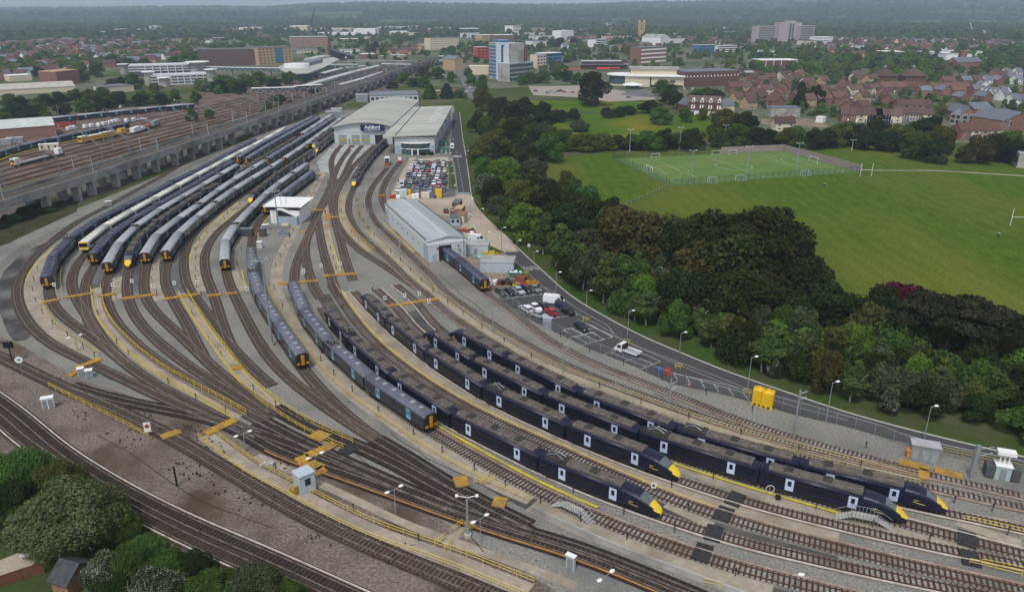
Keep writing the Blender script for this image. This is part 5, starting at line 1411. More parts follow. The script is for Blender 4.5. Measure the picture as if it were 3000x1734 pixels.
for i,(x0,x1,yb,yt)in enumerate(((305,340,105,94),(350,378,103,87),(408,460,103, 87),(460,476,95,78),(500,530,66,62),(545,560,66,62),(715,730,52,46))):
 o=pb('far_block',None,'apartment block',x0,yb,x1,yb-1,yt,20,(m_buff,m_brick,m_buff,m_wrend)[i%4],roof=m_wrend,floors=4,bays=8,sides='f',zf=.4);rank(o,'distant flat roofed block in the left woodland','distant blocks on the left')
HP={}
def house_proto(i):
 if i in HP:return HP[i]
 wall=(m_brick,m_brick,m_buff,m_wrend, m_brick,m_cream)[i%6]
 roof=(m_tile,m_tred,m_tile,m_slate,m_slate,m_tile)[i%6]
 L,D,e, r=((9,8,5,8.4),(13,8,5.1,8.8),(8,9,5,9),(7,9,5.2,9.2),(10,8,5.2,8.6),(12,8,4.9,8.2))[i%6]
 t=thing('house',None,'house')
 mb=MB();gwall(mb,L,D,e,r);mb.v=[(x-L/2,y-D/2, z)for x,y,z in mb.v];mb.build('wall',wall,t)
 mb=MB();gable(mb, L,D,e,r);mb.v=[(x-L/2,y-D/2,z)for x,y,z in mb.v];rf=mb.build('roof',roof,t)
 for x in((-L*.3,)if L<10 else(-L*.38,L*.38)):
  mb=MB();mb.box(x-.4,x+.4,.3,1.2,r-1,r+1.1);mb.build('chimney',wall if wall is m_brick else m_brick,rf)
 for z in(1.0,3.3):
  for x in(-L*.28,L*.28):
   for s in(-1,1):
    mb=MB();ya,yb=sorted((s*(D/2-.03),s*(D/2+.05)));mb.box(x-.8,x+.8, ya,yb,z,z+1.2);w_=mb.build('window',m_wrend,t)
    mb=MB();ya,yb=sorted((s*(D/2+.04),s*(D/2+.08)));mb.box(x-.65,x+.65,ya,yb,z+.12,z+1.08);mb.build('pane',m_glass,w_)
 mb=MB();mb.box(-.5,.5,-D/2-.05, -D/2+.03,0,2.1);mb.build('door',(m_white,m_blue,m_green,m_dgrey)[i%4],t)
 HP[i]=t
 PROTO['house%d'%i]=t
 return t
def far_house(i):
 k='f%d'%i
 if k in HP:return HP[k]
 wall=(m_brick,m_wrend,m_buff,m_brick,m_cream)[i%5];roof=(m_tile,m_slate,m_tile,m_tred,m_tile)[i%5]
 L,D,e,r=((16,9,5,9),(9,9,5,8.6),(22,9,5.2,9),(12,9,5,8.5),(10,9,5,9))[i%5]
 mb=MB();gwall(mb,L,D,e,r);mb.cur=1;gable(mb,L,D,e,r)
 mb.cur=2
 for x in(L*.2,L*.5,L*.75):mb.box(x,x+1.2,-.06,.02,3.2, 4.4)
 mb.v=[(x-L/2,y-D/2,z)for x,y,z in mb.v]
 o=mb.build('house',[wall,roof,m_glass]);o['category']='house'
 HP[k]=o;PROTO[k]=o
 return o
HOUSES=[]
HW={0:'brick house with brown roof',1:'brick house with red roof',2:'buff house with brown roof',3:'white house with slate roof',4:'brick house with slate roof',5:'cream house with brown roof'}
FW={0:'brown roofed brick house',1:'slate roofed white house',2:'long brown roofed house',3:'red roofed brick house',4:'brown roofed cream house'}
def estate(poly,ang,du,dv,kinds, far,n,group,seed,words):
 rr=random.Random(seed)
 P_=W(poly);ca,sa=math.cos(ang),math.sin(ang)
 us=[p.x*ca+p.y*sa for p in P_];vs=[-p.x*sa+p.y*ca for p in P_]
 c=0;spots=[]
 v=min(vs)
 while v<max(vs):
  u=min(us)+rr.uniform(0,du)
  while u<max(us):
   uu,vv=u+rr.uniform(-1.5,1.5),v+rr.uniform(-2,2)
   x,y=uu*ca-vv*sa,uu*sa+vv*ca
   if inside(Vector((x,y,0)),P_)and not taken(x,y,5):spots.append((x,y))
   u+=du*rr.choice((1,1,1,1.7))
  v+=dv
 rr.shuffle(spots)
 for x,y in spots[:n]:
  k=rr.choice(kinds);a=ang+rr.choice((0,0, 0,PI,PI/2))+rr.uniform(-.06,.06)
  if far:
   o=dup(far_house(k),(x, y,0),a)
   rank(o,FW[k]+' '+words,group)
  else:
   o=dup(house_proto(k), (x,y,0),a)
   rank(o,HW[k]+' '+words,group)
  OCC.append((x,y,6));HOUSES.append((x,y))
def row(txt,n,kinds,group,words,turn=0.0):
 a,b=W(txt)
 d=b-a
 for k in range(n):
  p=a+d*(k+.5)/n
  kk=kinds[k%len(kinds)]
  o=dup(house_proto(kk),(p.x,p.y,0),math.atan2(d.y,d.x)+turn);rank(o,HW[kk]+' '+words,group);OCC.append((p.x,p.y, 7))
A,rz,L=seg(G(2012,336),G(2108,340));occ_add(G(2012,336),G(2120,340),12)
t=thing('town_house_terrace','three storey terrace with brown roof and four white dormers','terrace',A,rz)
mb=MB();gwall(mb,L,10,8.6,12.4);mb.build('wall',m_brickd,t)
mb=MB();mb.box(-.05,L+.05,-.06,.02,0, 2.8);mb.build('ground_floor',m_wrend,t)
mb=MB();gable(mb,L,10,8.65,12.45);rf=mb.build('roof',m_tile,t)
for k in range(4):
 x=L*(.08+.26*k)+1
 mb=MB();mb.add([(x,-.3,8.6),(x+2.2,-.3,8.6),(x+2.2,-.3,10.3),(x+1.1,-.3,11.6),(x,-.3,10.3),(x,3.5,8.6),(x+2.2,3.5,8.6),(x+2.2,3.5,10.3),(x+1.1,3.5,11.6),(x,3.5,10.3)],[(0,1,2,3,4),(1,6,7,2),(5,0,4,9),(2,7,8,3),(3,8,9,4)]);dm=mb.build('dormer',m_wrend,rf)
 mb=MB();mb.box(x+.5,x+1.7,-.36,-.3,9.1,10.1);mb.build('window',m_glass,t)
 for xx in(x-.2,x+1.4):
  mb=MB();mb.box(xx,xx+.9,-.08,.02,4.2,6.8);mb.build('window',m_wrend,t)
 mb=MB();mb.box(x-.4,x+2.2,-.1,.02,0,2.4);mb.build('garage_door',(m_blue,m_white,m_cream,m_dgrey)[k],t)
o=shed('side_house','slate roofed end house at the right of the dormer terrace','house',G(2110,338),G(2150,334),9,6,10,m_cream,m_slate);occ_add(G(2110,338),G(2150,334),9)
o=shed('side_house','slate roofed end house at the left of the dormer terrace','house',G(1985,328),G(2010,334),9,6,10,m_brickd,m_slate)
def flats(label,A,B,D,e,r,gab):
 t=shed('brick_flats', label,'apartment block',A,B,D,e,r,m_brick,m_slate,across=gab,group='red brick flats with slate roofs')
 A,rz,L=seg(A,B);occ_add(A,B,D)
 n=max(2,int(L/6))
 for k in range(n):
  x=L*(k+.5)/n
  mb=MB();mb.box(x-1.7,x+1.7,-.5,.0,0,e+.3);b_=mb.build('bay',m_ccrete,t)
  for z in(.8,3.7):mb=MB();mb.box(x-1.2,x+1.2,-.56,-.48,z,z+1.9);mb.build('window',m_glass,b_)
flats('slate roofed brick wing at the left of the new flats',G(2782,362),G(2812,366),14,6,8.5,False)
flats('tall red brick gable of the new flats facing the court',G(2812,366),G(2852,367),26,6.5,11,True)
flats('long slate roofed brick range with bays at the right edge',G(2894,366),G(2940,384),15,6.5,10.5,False)
flats('large red brick gable cut by the right edge',G(2945,385),G(3010,380),24,6,11,True)
flats('rear slate roofed brick range behind the new flats',G(2850,347),G(2905,345),14,6,9.5,False)
row('03:2130,905 2330,930',5,[3],'white gabled terrace','of the white gabled row',PI/2)
row('03:1160,855 1550,850',7,[0, 1],'brown terrace below the oast roofs','in the terrace below the oast roofs')
row('03:1600,870 1960,855',6,[0,1],'brown terrace right of the oast roofs','in the terrace right of the oast roofs')
row('03:830,800 870,1080',6,[1,1,0],'houses along the car lined street','left of the car lined street')
row('03:1190,880 1260,1000',3,[0,1],'houses along the car lined street','right of the car lined street')
row('03:200,960 340,810',4,[1],'houses of the left close','in the close right of the dormer terrace')
row('03:1350,1030 1590,1030',4,[0,5],'houses before the hedge','in the crescent above the hedge')
row('03:840,1120 1320,1130',6,[0,0,5],'bungalows behind the hedge','just behind the hedge')
row('03:1340,1110 1600,1120',4,[0,5],'bungalows behind the hedge','right of the bungalow row, behind hedge')
row('03:1930,1280 2280,1270',4,[1,5],'bungalows below the new flats','below the new flats')
row('03:250,1205 330,1205', 1,[5],'bungalows behind the hedge','alone behind the hedge beside the building plot')
for x,y in((2586,240),(2670,240)):
 p=G(x,y);t=thing('oast_house',None,'house',p);rank(t,'house with big pyramid roof and small cupola','oast roofed houses');OCC.append((p.x,p.y, 13))
 mb=MB();mb.box(-10,10,-8,8,0,6);mb.build('wall',m_brickd,t)
 mb=MB();mb.add([(-11,-9,6),(11,-9,6),(11,9,6),(-11,9,6),(0,0,14)],[(0,1,4),(1,2,4),(2,3,4),(3,0,4)]);rf=mb.build('roof',m_tile,t)
 mb=MB();mb.lathe([(1.6,12.5),(1.6,14),(2.2,14.1),(.1,16)],8);mb.build('cupola',m_slate,rf)
pb('garage_row','long low grey garage block beside the bare building plot','garage',2257,344,2343,343,318,9,m_ccrete,roof=m_slate)
pb('white_cabin','white cabin by the hedge right of the building plot','cabin',2389,358,2410,360,345,5,m_wrend,roof=m_wrend)
pb('club_house','pale flat roofed club house cut by the right edge of the field','building',2978,492,3060,497,452,12,m_ccrete,roof=m_flat)
estate('P:2140,300 2140,250 2300,228 2520,232 2560,240 2540,330 2440,330 2300,315 2200,330',R(20),11,24,(0,1,5,2),False,40,'houses of the right estate',3,'{near}')
estate('P:2700,270 2850,225 3120,220 3140,320 2960,320 2760,315 2700,300',R(12),11,24,(0,1,3,4),False,38,'houses of the right estate',4,'{near}')
estate('P:-150,150 170,128 350,128 600,158 420,185 300,200 180,215 0,245 -150,260',R(-25),13,30,(0,3,2,1),True,58,'houses of the left town',5,'{near}')
estate('P:1560,132 1560,92 2210,84 2210,118 2180,152 1960,150 1700,150',R(8),15, 34,(0,1,3,2,4),True,55,'houses of the town centre',6,'{near}')
estate('P:2380,150 2420,120 2700,128 2740,160 2560,185 2420,180',R(15),14,34, (0,3,4),True,26,'houses behind the flat halls',8,'{near}')
estate('P:1250,82 1400,66 1640,62 1650,80 1400,92',R(5),22,60,(0,3), True,22,'houses on the far slope',9,'{near}')
for i_,(x0,x1,yb,yt)in enumerate(((700,745,108,99),(760,800,116,106),(1000,1050,124,115),(1075,1120,118,110),(1000,1055,158,146),(1062,1100,172,160),(1150,1190,170,163),(870,930,158,150),(1290,1325,178,168),(620,660,120,112),(480,540,122,115))):
 o=pb('town_building',None,'building',x0,yb,x1,yb-1,yt,18,(m_wrend,m_brick,m_buff,m_cream)[i_%4],roof=(m_flat,m_slate,m_wrend)[i_%3],floors=2,bays=6,sides='f',wmat=m_dgrey,zf=.35)
 rank(o,'plain low town building {near}','town centre blocks')
estate('P:1060,170 1250,130 1250,160 1080,176',R(5), 20,40,(3,2),True,8,'houses by the line',10,'{near}')
mb=MB();r_=random.Random(77)
for poly,n in(('P:-200,150 170,124 350,124 610,156 430,190 300,210 180,222 0,250 -200,262',230),('P:1560,134 1560,90 2215,84 2215,120 2180,154 1960,152 1700,152',170),('P:2380,150 2420,118 2900,122 3100,150 2740,162 2420,182',110),('P:600,130 860,100 860,85 300,85 300,120',70),('P:1060,110 1250,98 1640,60 1640,84 1360,98',60)):
 P_=W(poly);x0,x1=min(q.x for q in P_),max(q.x for q in P_);y0,y1=min(q.y for q in P_),max(q.y for q in P_);c=0;tries=0
 while c<n and tries<n*40:
  tries+=1;x,y=r_.uniform(x0,x1),r_.uniform(y0,y1)
  if not inside(V2(x,y),P_)or taken(x,y,5):continue
  c+=1;OCC.append((x,y,6));L,D,e=r_.choice((9,14,20)),8.5,5;a=r_.choice((.3,.35,-.4,1.9,1.2));w_,f_=r_.choice((0,0,1,2)),r_.choice((3,3,4,5))
  m2=MB();gwall(m2,L,D,e,8.8);nf=len(m2.f);gable(m2,L,D,e,8.8);b0=len(mb.v);ca,sa=math.cos(a),math.sin(a)
  mb.v+=[(x+(u-L/2)*ca-(v-D/2)*sa,y+(u-L/2)*sa+(v-D/2)*ca,z)for u,v,z in m2.v];mb.f+=[tuple(k+b0 for k in q)for q in m2.f];mb.mi+=[w_]*nf+[f_]*(len(m2.f)-nf);mb.sm+=m2.sm
o=mb.build('distant_houses',[m_brick,m_wrend,m_buff,m_tile,m_slate,m_tred]);o['kind']='stuff'
LEAF={}
for k_,a_,b_ in(('oak',(.011,.017,.005),(.050,.060,.019)),('green',(.027,.052,.011),(.095,.155,.032)),('bright',(.042,.082,.011),(.14,.22,.032)),('olive',(.040,.050,.012),(.13,.140,.036)),('brown',(.036,.036,.012),(.105,.094,.034)),('birch',(.034,.055,.015),(.105,.145,.044)),('white',(.022,.034,.012),(.34,.35,.27)),('grey',(.036,.048,.024),(.10,.118,.062)),('far_green',(.052,.088,.026),(.14,.205,.066)),('far_olive',(.07,.088,.034),(.175,.19,.08)),('far_dark',(.032,.052,.021),(.095,.13,.053)),('olivegrey',(.042,.054,.018),(.135,.15,.068)),('red',(.045,.010,.014),(.12,.026,.032)),('pine',(.014,.020,.011),(.046,.050,.026)),('purple',(.022,.012,.018),(.06,.03,.045)),('dark',(.010,.018,.007),(.042,.060,.020))):
 LEAF[k_]=leafmat(k_+'_leaves',a_,b_,.72 if k_=='white' else.42)
m_bark=M('bark',(.05,.040,.032),(.09,.075,.06),1.0,.95)
m_birch=M('birch_bark',(.45,.43,.40),(.25,.23,.21),2.0,.9)
def crown_mesh(name,lobes,n,size,seed,droop=0.0,core=True):
 r=random.Random(seed)
 vs=[];fs=[]
 tot=sum(a*b for(_,_,_,a,b)in lobes)
 for(cx,cy,cz,rx,rz)in lobes:
  m=int(n*rx*rz/tot)
  for _ in range(m):
   u=r.uniform(-.75,1);th=r.uniform(0,2*PI);q=math.sqrt(max(0,1-u*u))
   d=Vector((q*math.cos(th), q*math.sin(th),u))
   bump=1+.22*noise.noise(Vector((cx+d.x*2.1+seed,cy+d.y*2.1,cz+d.z*2.1)))
   k=(r.uniform(.62,1)**.6)*bump
   p=Vector((cx+d.x*rx*k,cy+d.y*rx*k,cz+d.z*rz*k))
   nrm=(d+Vector((r.gauss(0,.55),r.gauss(0,.55),r.gauss(.25,.5)))).normalized()
   a=nrm.cross(Vector((r.gauss(0,1),r.gauss(0,1),r.gauss(0,1)-droop))).normalized()
   b=nrm.cross(a)
   s=size*r.uniform(.55,1.25);s2=s*r.uniform(.45,.8)
   i=len(vs)
   vs+=[tuple(p-a*s),tuple(p+b*s2*r.uniform(.6,1.2)),tuple(p+a*s),tuple(p-b*s2)]
   fs.append((i,i+1,i+2,i+3))
 me=bpy.data.meshes.new(name)
 me.from_pydata(vs,[],fs)
 me.materials.append(LEAF['green'])
 return me
def round_lobes(seed,n=9,base=.28,wide=1.0):
 r=random.Random(seed);L=[(0,0,.52,.28*wide,.38)]
 for k in range(n):
  a=2*PI*k/n*2.0+r.uniform(-.5,.5);z=(.24,.46,.68)[k%3]+r.uniform(-.07,.07);q=r.uniform(.2,.36)*wide*(1.0,1.0,.7)[k%3]
  L.append((q*math.cos(a),q*math.sin(a),z,r.uniform(.14,.23)*wide,r.uniform(.15,.22)))
 for k in range(3):
  a=r.uniform(0,2*PI);q=r.uniform(.03,.2);L.append((q*math.cos(a), q*math.sin(a),r.uniform(.74,.88),r.uniform(.10,.16)*wide,.13))
 return[(x*10,y*10,z*10,a*10,b*10)for x,y,z,a,b in L]
SHAPES={}
def shape(nm,lobes,n,size,seed,**k):
 SHAPES[nm]=crown_mesh('crown',lobes,n,size,seed,**k)
for i in range(4):shape('R%d'%i,round_lobes(i+1,8+i),6800,.28,i)
for i in range(3):
 r_=random.Random(20+i)
 lb=[(r_.uniform(-.5,.5),r_.uniform(-.5,.5),3+1.0*k,(1.7-abs(k-2)*.26)*r_.uniform(.85,1.1),1.15)for k in range(7)]
 shape('T%d'%i,lb,2600,.24,30+i,droop=1.5)
for i in range(3):
 r_=random.Random(40+i)
 lb=[(0,0,4,4.2,4.2)]+[(3.4*math.cos(a),3.4*math.sin(a),r_.uniform(2.5,5),r_.uniform(1.8,2.8),r_.uniform(2.2,3.4))for a in[2*PI*k/7 for k in range(7)]]+[(r_.uniform(-2,2),r_.uniform(-2,2),7,2.2,2.2)for _ in range(3)]
 shape('B%d'%i,lb,5200, .36,50+i)
for i in range(2):
 r_=random.Random(60+i)
 lb=[(r_.uniform(-3.2,3.2),r_.uniform(-3.2,3.2),r_.uniform(6.3,9.2),r_.uniform(1.3,2.2),r_.uniform(.55,.95))for _ in range(13)]
 shape('P%d'%i,lb,4200,.26,70+i)
shape('C0', [(0,0,1.4+k*.95,2.3*(1-k/10.5)+.25,1.0)for k in range(9)],3600,.27,80)
shape('N0',[(x,y,z,a,b)for x,y,z,a,b in[(0, 0,4,4.2,4.2)]+[(3.3*math.cos(q),3.3*math.sin(q),3+.3*k,2.1+.1*(k%3),2.6)for k,q in enumerate([.9*k for k in range(7)])]+[(1.4*math.cos(q),1.4*math.sin(q),7,2.1,2.1)for q in(0,2,4)]],30000,.15,55)
for i in range(3):shape('F%d'%i,round_lobes(i+91,7,.12,1.15),900,.72,90+i)
def trunk_mesh(seed,r0,h,limbs=4,white=False):
 r=random.Random(seed);mb=MB()
 pts=[Vector((r.uniform(-.12,.12)*k,r.uniform(-.12,.12)*k,h*k/4))for k in range(5)]
 mb.tube(pts,r0,7,True,r0*.35)
 for k in range(limbs):
  a=r.uniform(0,2*PI);z=h*r.uniform(.4,.8);p=Vector((0,0, z))
  mb.tube([p,p+Vector((math.cos(a)*1.0,math.sin(a)*1.0,.9)), p+Vector((math.cos(a)*1.9,math.sin(a)*1.9,2.2))],r0*.42,5,False,r0*.12)
 me=bpy.data.meshes.new('trunk');me.from_pydata(mb.v,[],mb.f);me.materials.append(m_birch if white else m_bark)
 return me
TRK_M=[trunk_mesh(i,.34,6.8,5)for i in range(3)]
TRK_B=[trunk_mesh(9+i,.14,8.6,4,True)for i in range(2)]
TRK_P=[trunk_mesh(19+i, .26,8.4,6)for i in range(2)]
TRK_S=trunk_mesh(33,.16,2.6,3)
KW={'olivegrey':'grey green tree','oak':'dark olive broad tree','green':'mid green rounded tree','bright':'fresh bright green tree','olive':'yellowish olive tree','brown':'bronze brown tree','birch':'slender birch with pale trunk','white':'white flowering hawthorn','grey':'grey green willowy tree','red':'copper red tree','pine':'flat topped dark pine','purple':'dark purple tree','dark':'very dark green tree'}
TREES=[]
NT=[0]
def put_tree(x,y,h,w,kind,shp=None,label=None,group='trees',far=False,sink=0.0):
 i=NT[0];NT[0]+=1
 if y<520 and x>-40:
  sk=near_s(kerb,Vector((x,y,0)));pk,dk=at(kerb,sk)
  side=(Vector((x,y,0))-pk).dot(Vector((-dk.y,dk.x,0)))
  lim=3.2+min(3.0,w*.3)
  if-30<side<lim:
   q=pk+Vector((-dk.y,dk.x,0))*lim;x,y=q.x,q.y
 r=random.Random(i*7+3)
 if shp is None:
  shp={'birch':'T%d'%(i%3),'white':'B%d'%(i%3),'pine':'P%d'%(i%2)}.get(kind,('F%d'%(i%3))if far else 'R%d'%(i%4))
 bush=shp[0]in 'BN'
 nm='bush' if bush and h<7 else{'birch':'birch_tree','pine':'pine_tree','white':'hawthorn_tree'}.get(kind,'tree')
 t=thing(nm,None, 'bush' if nm=='bush' else 'tree',(x,y,-sink),r.uniform(0,6.28))
 wd={'R':8.4, 'T':3.6,'B':10.5,'N':10.5,'P':8.6,'C':4.6,'F':9.6}[shp[0]]
 ht={'R':9.6, 'T':10.2,'B':9.2,'N':9.2,'P':9.9,'C':10.2,'F':9.6}[shp[0]]
 t.scale=(w/wd,w/wd,h/ht)
 t['w']=1;del t['w']
 c=bpy.data.objects.new('crown',SHAPES[shp]);COL.objects.link(c);c.parent=t
 c.material_slots[0].link='OBJECT';c.material_slots[0].material=LEAF[kind]
 tm={'T':TRK_B[i%2],'P':TRK_P[i%2],'B':TRK_S,'N':TRK_S}.get(shp[0],TRK_M[i%3])
 k=bpy.data.objects.new('trunk',tm);COL.objects.link(k);k.parent=t
 if label:tag(t,label,None,group)
 else:
  base=KW[kind].replace('tree','bush')if nm=='bush' and kind!='white' else KW[kind]
  p=PX((x,y,h*.7))
  RANK.append((t, base+' '+near(p),p));t['group']=group
 TREES.append((x,y,w/2));
 return t
def tree(px,py,h,w,kind,shp=None,label=None,group='trees',far=False):
 """crown top shows at (px,py)."""
 p=G(px,py,h*.97)
 return put_tree(p.x,p.y,h,w,kind,shp,label,group,far)
WG='trees of the roadside wood'
for a in((1412,222,17,10,'birch','R1'),(1410,264,15,15,'olive'),(1465,290,17,18,'oak'),(1532,286,17,17,'oak'),(1590,300,16,16,'dark'),(1430,345, 13,13,'green'),(1395,330,12,11,'oak'),(1405,412,11,11,'olive'),(1448,381,13,17,'olive'),(1500,352,14,14,'oak'),(1562,385,14,16,'dark'),(1604,392,14,14,'green'), (1545,425,12,14,'oak'),(1417,466,10,11,'green'),(1480,470,12,14,'bright'),(1410, 512,8,10,'white','B1'),(1508,505,11,13,'green'),(1519,533,12,15,'olive'),(1452,530,10,11,'oak'),(1429,573,7,9,'grey','B0'),(1512,600,12,14,'bright'),(1550,515,11,11,'oak'),(1568,470,11,12,'grey'),(1608,548,13,16,'oak'),(1470,590,10,11,'green'),(1551,632,13,7,'birch'),(1605,628,8,9,'white','B2'),(1611,662,14,7,'birch'), (1634,668,14,7.5,'birch'),(1580,662,13,6.5,'birch'),(1703,583,13,15,'oak'),(1660, 600,12,13,'dark'),(1786,587,12,13,'oak'),(1792,612,11,12,'green'),(1843,619,17,21,'brown'),(1900,630,16,17,'brown'),(1951,628,15,16,'olive'),(1960,650,14,15,'oak'),(1719,673,11,14,'grey'),(1690,731,12,12,'grey','R0'),(1750,753,14,6.5,'birch'), (1715,770,12,6,'birch'),(1660,722,13,6,'birch'),(1843,752,11,12,'green'),(1932, 790,7,7,'white','B0'),(1897,812,8,8,'bright'),(2055,646,18,17,'oak'),(2119,620,21,24,'oak'),(2198,617,21,25,'oak'),(2268,624,20,23,'oak'),(2160,690,18,22,'oak'),(2060,720,15,18,'brown'),(2250,700,17,20,'oak'),(2327,690,16,16,'oak'), (2370,765,13,13,'dark'),(2430,832,11,13,'dark'),(2150,800,13,16,'oak'),(2010, 800,12,14,'dark'),(2240,800,13,16,'oak'),(2594,836,13,11,'dark'),(2640,842,12,13,'red','R2','copper red tree rising above the dark wood edge'),(2708,872,14,14,'pine'),(2803,876,14,15,'pine'),(2879,896,13,15,'pine'),(2945,920,13,13,'pine'),(2560,900,10,11,'brown'),(2210,985,10,6,'birch'),(2195,1000,11,6,'birch'),(2480,1090,9,4.5,'birch'),(2410,1060,9,5,'brown'),(2330,968,5,5.5,'white','B2'),(2590,1072,7,8,'grey','B1'),(2640,1085,6.5,9,'grey','B2'), (2700,1090,6,9,'grey','B0'),(2607,1160,5,3.5,'white','B1'),(2230,1075,5,3.5,'white', 'B2'),(2640,940,9,13,'green','B0'),(2520,960,9,9,'bright'),(2460,960,8,8,'olive'),(1790,880,9,6,'birch'),(1940,905,9,7,'green')):
 tree(*a[:5],shp=a[5]if len(a)>5 else None,label=a[6]if len(a)>6 else None,group=WG)
def fill(poly,n,hs,ws,kinds,dmin,seed,group,shp=None,far=False,px_poly=True,z=0):
 r=random.Random(seed)
 P_=W(poly)
 x0,x1=min(p.x for p in P_),max(p.x for p in P_);y0,y1=min(p.y for p in P_),max(p.y for p in P_)
 c=0;tries=0
 while c<n and tries<n*60:
  tries+=1
  x, y=r.uniform(x0,x1),r.uniform(y0,y1)
  if not inside(Vector((x,y,0)),P_)or taken(x,y,2):continue
  if any((x-a)**2+(y-b)**2<dmin*dmin for a,b,_ in TREES):continue
  k=r.choice(kinds)
  h=r.uniform(*hs);w=r.uniform(*ws)
  if k=='birch':w*=.55;h*=1.25
  put_tree(x,y,h,w,k,None if k in('birch','pine')else(r.choice(shp)if shp else None),None,group,far);c+=1
fill('P:1600,775 1690,745 1960,830 2300,900 2600,965 2990,985 3160,1180 3180,1330 2900,1270 2700,1215 2480,1165 2240,1100 2080,1050 1900,990 1790,920 1690,858 1640,820',125, (4.5,8),(6,9.5),('dark','oak','green','brown','grey','green','oak','olive','birch','dark','bright'),3.5,11,WG,('B0','B1','B2','R1'))
fill('P:1400,410 1470,370 1630,400 1660,520 1760,640 1900,720 1980,800 1900,850 1750,800 1620,760 1540,700 1480,640 1440,600 1400,520',48,(5.5,9),(8,12),('oak','green','dark', 'olive','oak','grey','birch'),4.6,12,WG,('R0','B2','B0'))
HG='trees of the row behind the pitch'
for a in((1643, 381,11,13,'green'),(1697,393,9,12,'olive'),(1732,392,9,13,'olive'),(1770,391,9,12,'olive'),(1817,398,7,10,'oak'),(1897,382,11,14,'dark'),(1944,380,11,13,'dark'),(1990,392,8,10,'green'),(2033,381,11,13,'oak'),(2122,318,15,19,'olive'),(2182,331,14,18,'oak'),(2105,378,10,12,'dark'),(2167,366,12,14,'dark'),(2222,372,11,12,'dark'),(2258,378,10,11,'dark'),(2311,377,11,12,'olive'),(2345,372,11,12,'green'),(2395,377,11,12,'oak'),(2470,358,13,17,'olive'),(2520,366,12,14,'oak'),(2581,354,13,17,'oak'),(2640,364,13,15,'olive'),(2720,342,16,22,'dark'),(2765,372,14,17,'olive'),(2695,390,13,14,'dark'),(2740,410,11,13,'dark'),(2430,380,10,12,'dark'),(2550,385,10,12,'dark'),(2610,388,10,13,'dark'),(2660,396,9,11,'dark'),(2876,402,13,15,'brown'),(2930,396,13,15,'oak'),(2973,388,14,15,'green'),(2990,410,12,13,'dark'),(1868,405,6,9,'dark'),(1850,396,8,10,'brown')):
 tree(*a[:4],'green' if a[4]=='dark' and a[0]%2 else a[4],group=HG)
tree(1735,216,24,25,'oak','R1','great lone dark tree towering over the park in the middle distance','trees of the park')
PG='trees of the park'
for a in((1700,352,7,12,'grey','B1'), (1811,313,7,10,'dark','B0'),(1842,311,6,12,'dark','B2'),(1780,316,7,9,'oak', 'B1'),(1906,295,9,15,'dark'),(1938,313,11,15,'green'),(1986,272,12,12,'dark'), (1944,236,13,15,'green'),(1972,246,10,11,'grey'),(1680,318,8,9,'dark','B0'),(1640,322,8,12,'dark','B2'),(2040,262,8,14,'green'),(2075,256,9,13,'green'),(2105, 264,8,12,'oak'),(2010,318,9,9,'green'),(2060,318,8,8,'olive'),(1955,268,10,11,'dark'),(1630,200,12,15,'green'),(1590,208,12,17,'green'),(1555,212,11,14,'olive'),(1660,205,12,14,'dark'),(1690,214,11,13,'green'),(1530,222,9,11,'green')):
 tree(*a[:5],shp=a[5]if len(a)>5 else None,group=PG)
JG='trees at the town end of the depot'
for a in((1258,247,12,12,'green','C0'),(1308,245,12,12,'dark','C0'),(1240,222,11,12,'green'),(1180,215,10,12,'green'),(1210,230,8,12,'oak'),(1150,240,6,12,'oak'),(1280,198,12,17,'green'),(1320,212,10,10,'green'),(1240,196,12,15,'brown'),(1380,215,12,11,'green'),(1370,200,10,10,'green'),(1345,265,6,10,'birch','R2'),(1325,135,13,15,'green'),(1300,140,8,8,'dark'),(1390,128,13,17,'green'),(1420,130,12,14,'green'),(1395,165,9,9,'green'),(1100,122,13,12,'purple'),(1085,130,14,16,'green'), (1120,140,12,14,'green'),(1060,110,14,18,'green'),(1170,108,12,20,'bright'),(1215, 102,11,18,'bright'),(1250,100,11,16,'green'),(1640,112,17,20,'purple'),(1680,110,16,16,'purple'),(1615,112,17,16,'green'),(1675,128,12,14,'bright'),(1795,118,16,20,'green'),(1845,108,15,18,'green'),(1930,108,16,22,'green'),(1710,142,12,22,'olive'),(1830,138,10,14,'bright'),(845,210,12,15,'green'),(886,226,8,8,'green'),(800,232,10,14,'dark')):
 tree(*a[:5],shp=a[5]if len(a)>5 else None,group=JG)
BG='trees of the belt beyond the old yard'
for a in((20,277,10,12,'green'),(55,282,10,13,'dark'),(100,288,9,12,'olive'),(130,278,9,11,'dark'),(172,270,10,12,'dark'),(215,262,11,14,'green'),(258,262,11,12,'olive'),(295,258,12,14,'green'),(340,270,11,15,'dark'),(415,265,11,13,'green'),(385,215,14,16,'green'),(400,280,8,11,'dark'),(470,275,9,12,'dark'),(508,260,11,9,'green'),(572,268,10,8,'green'),(450,245,8,12,'olive'),(640,236,11,14,'dark'),(680,230,12,16,'green'),(720,218,12,16,'green'),(755,212,12,14,'green'),(700,245,9,12,'dark'),(300,290,9,14,'dark'),(240,290,10,13,'green'),(40,305,9,14,'dark'),(85,312,8,12,'dark'),(180,305,8,11,'oak'),(560,320,8,8,'green'),(610,322,6,8,'olive'),(10,330,7,10,'olive'),(130,325,6,10,'olive'),(230,185,14,18,'bright'),(275,190,13,16,'green'),(320,160,14,20,'green'),(370,168,13,18,'green'),(420,170,12,16,'olive'),(540,150,13,18,'bright'),(505,165,12,16,'green'),(570,160,12,14,'green'),(110,195,12,14,'dark'),(245,215,9,11,'brown'),(330,232,9,14,'brown'),(350,225,10,12,'oak')):
 tree(*a[:5],group=BG)
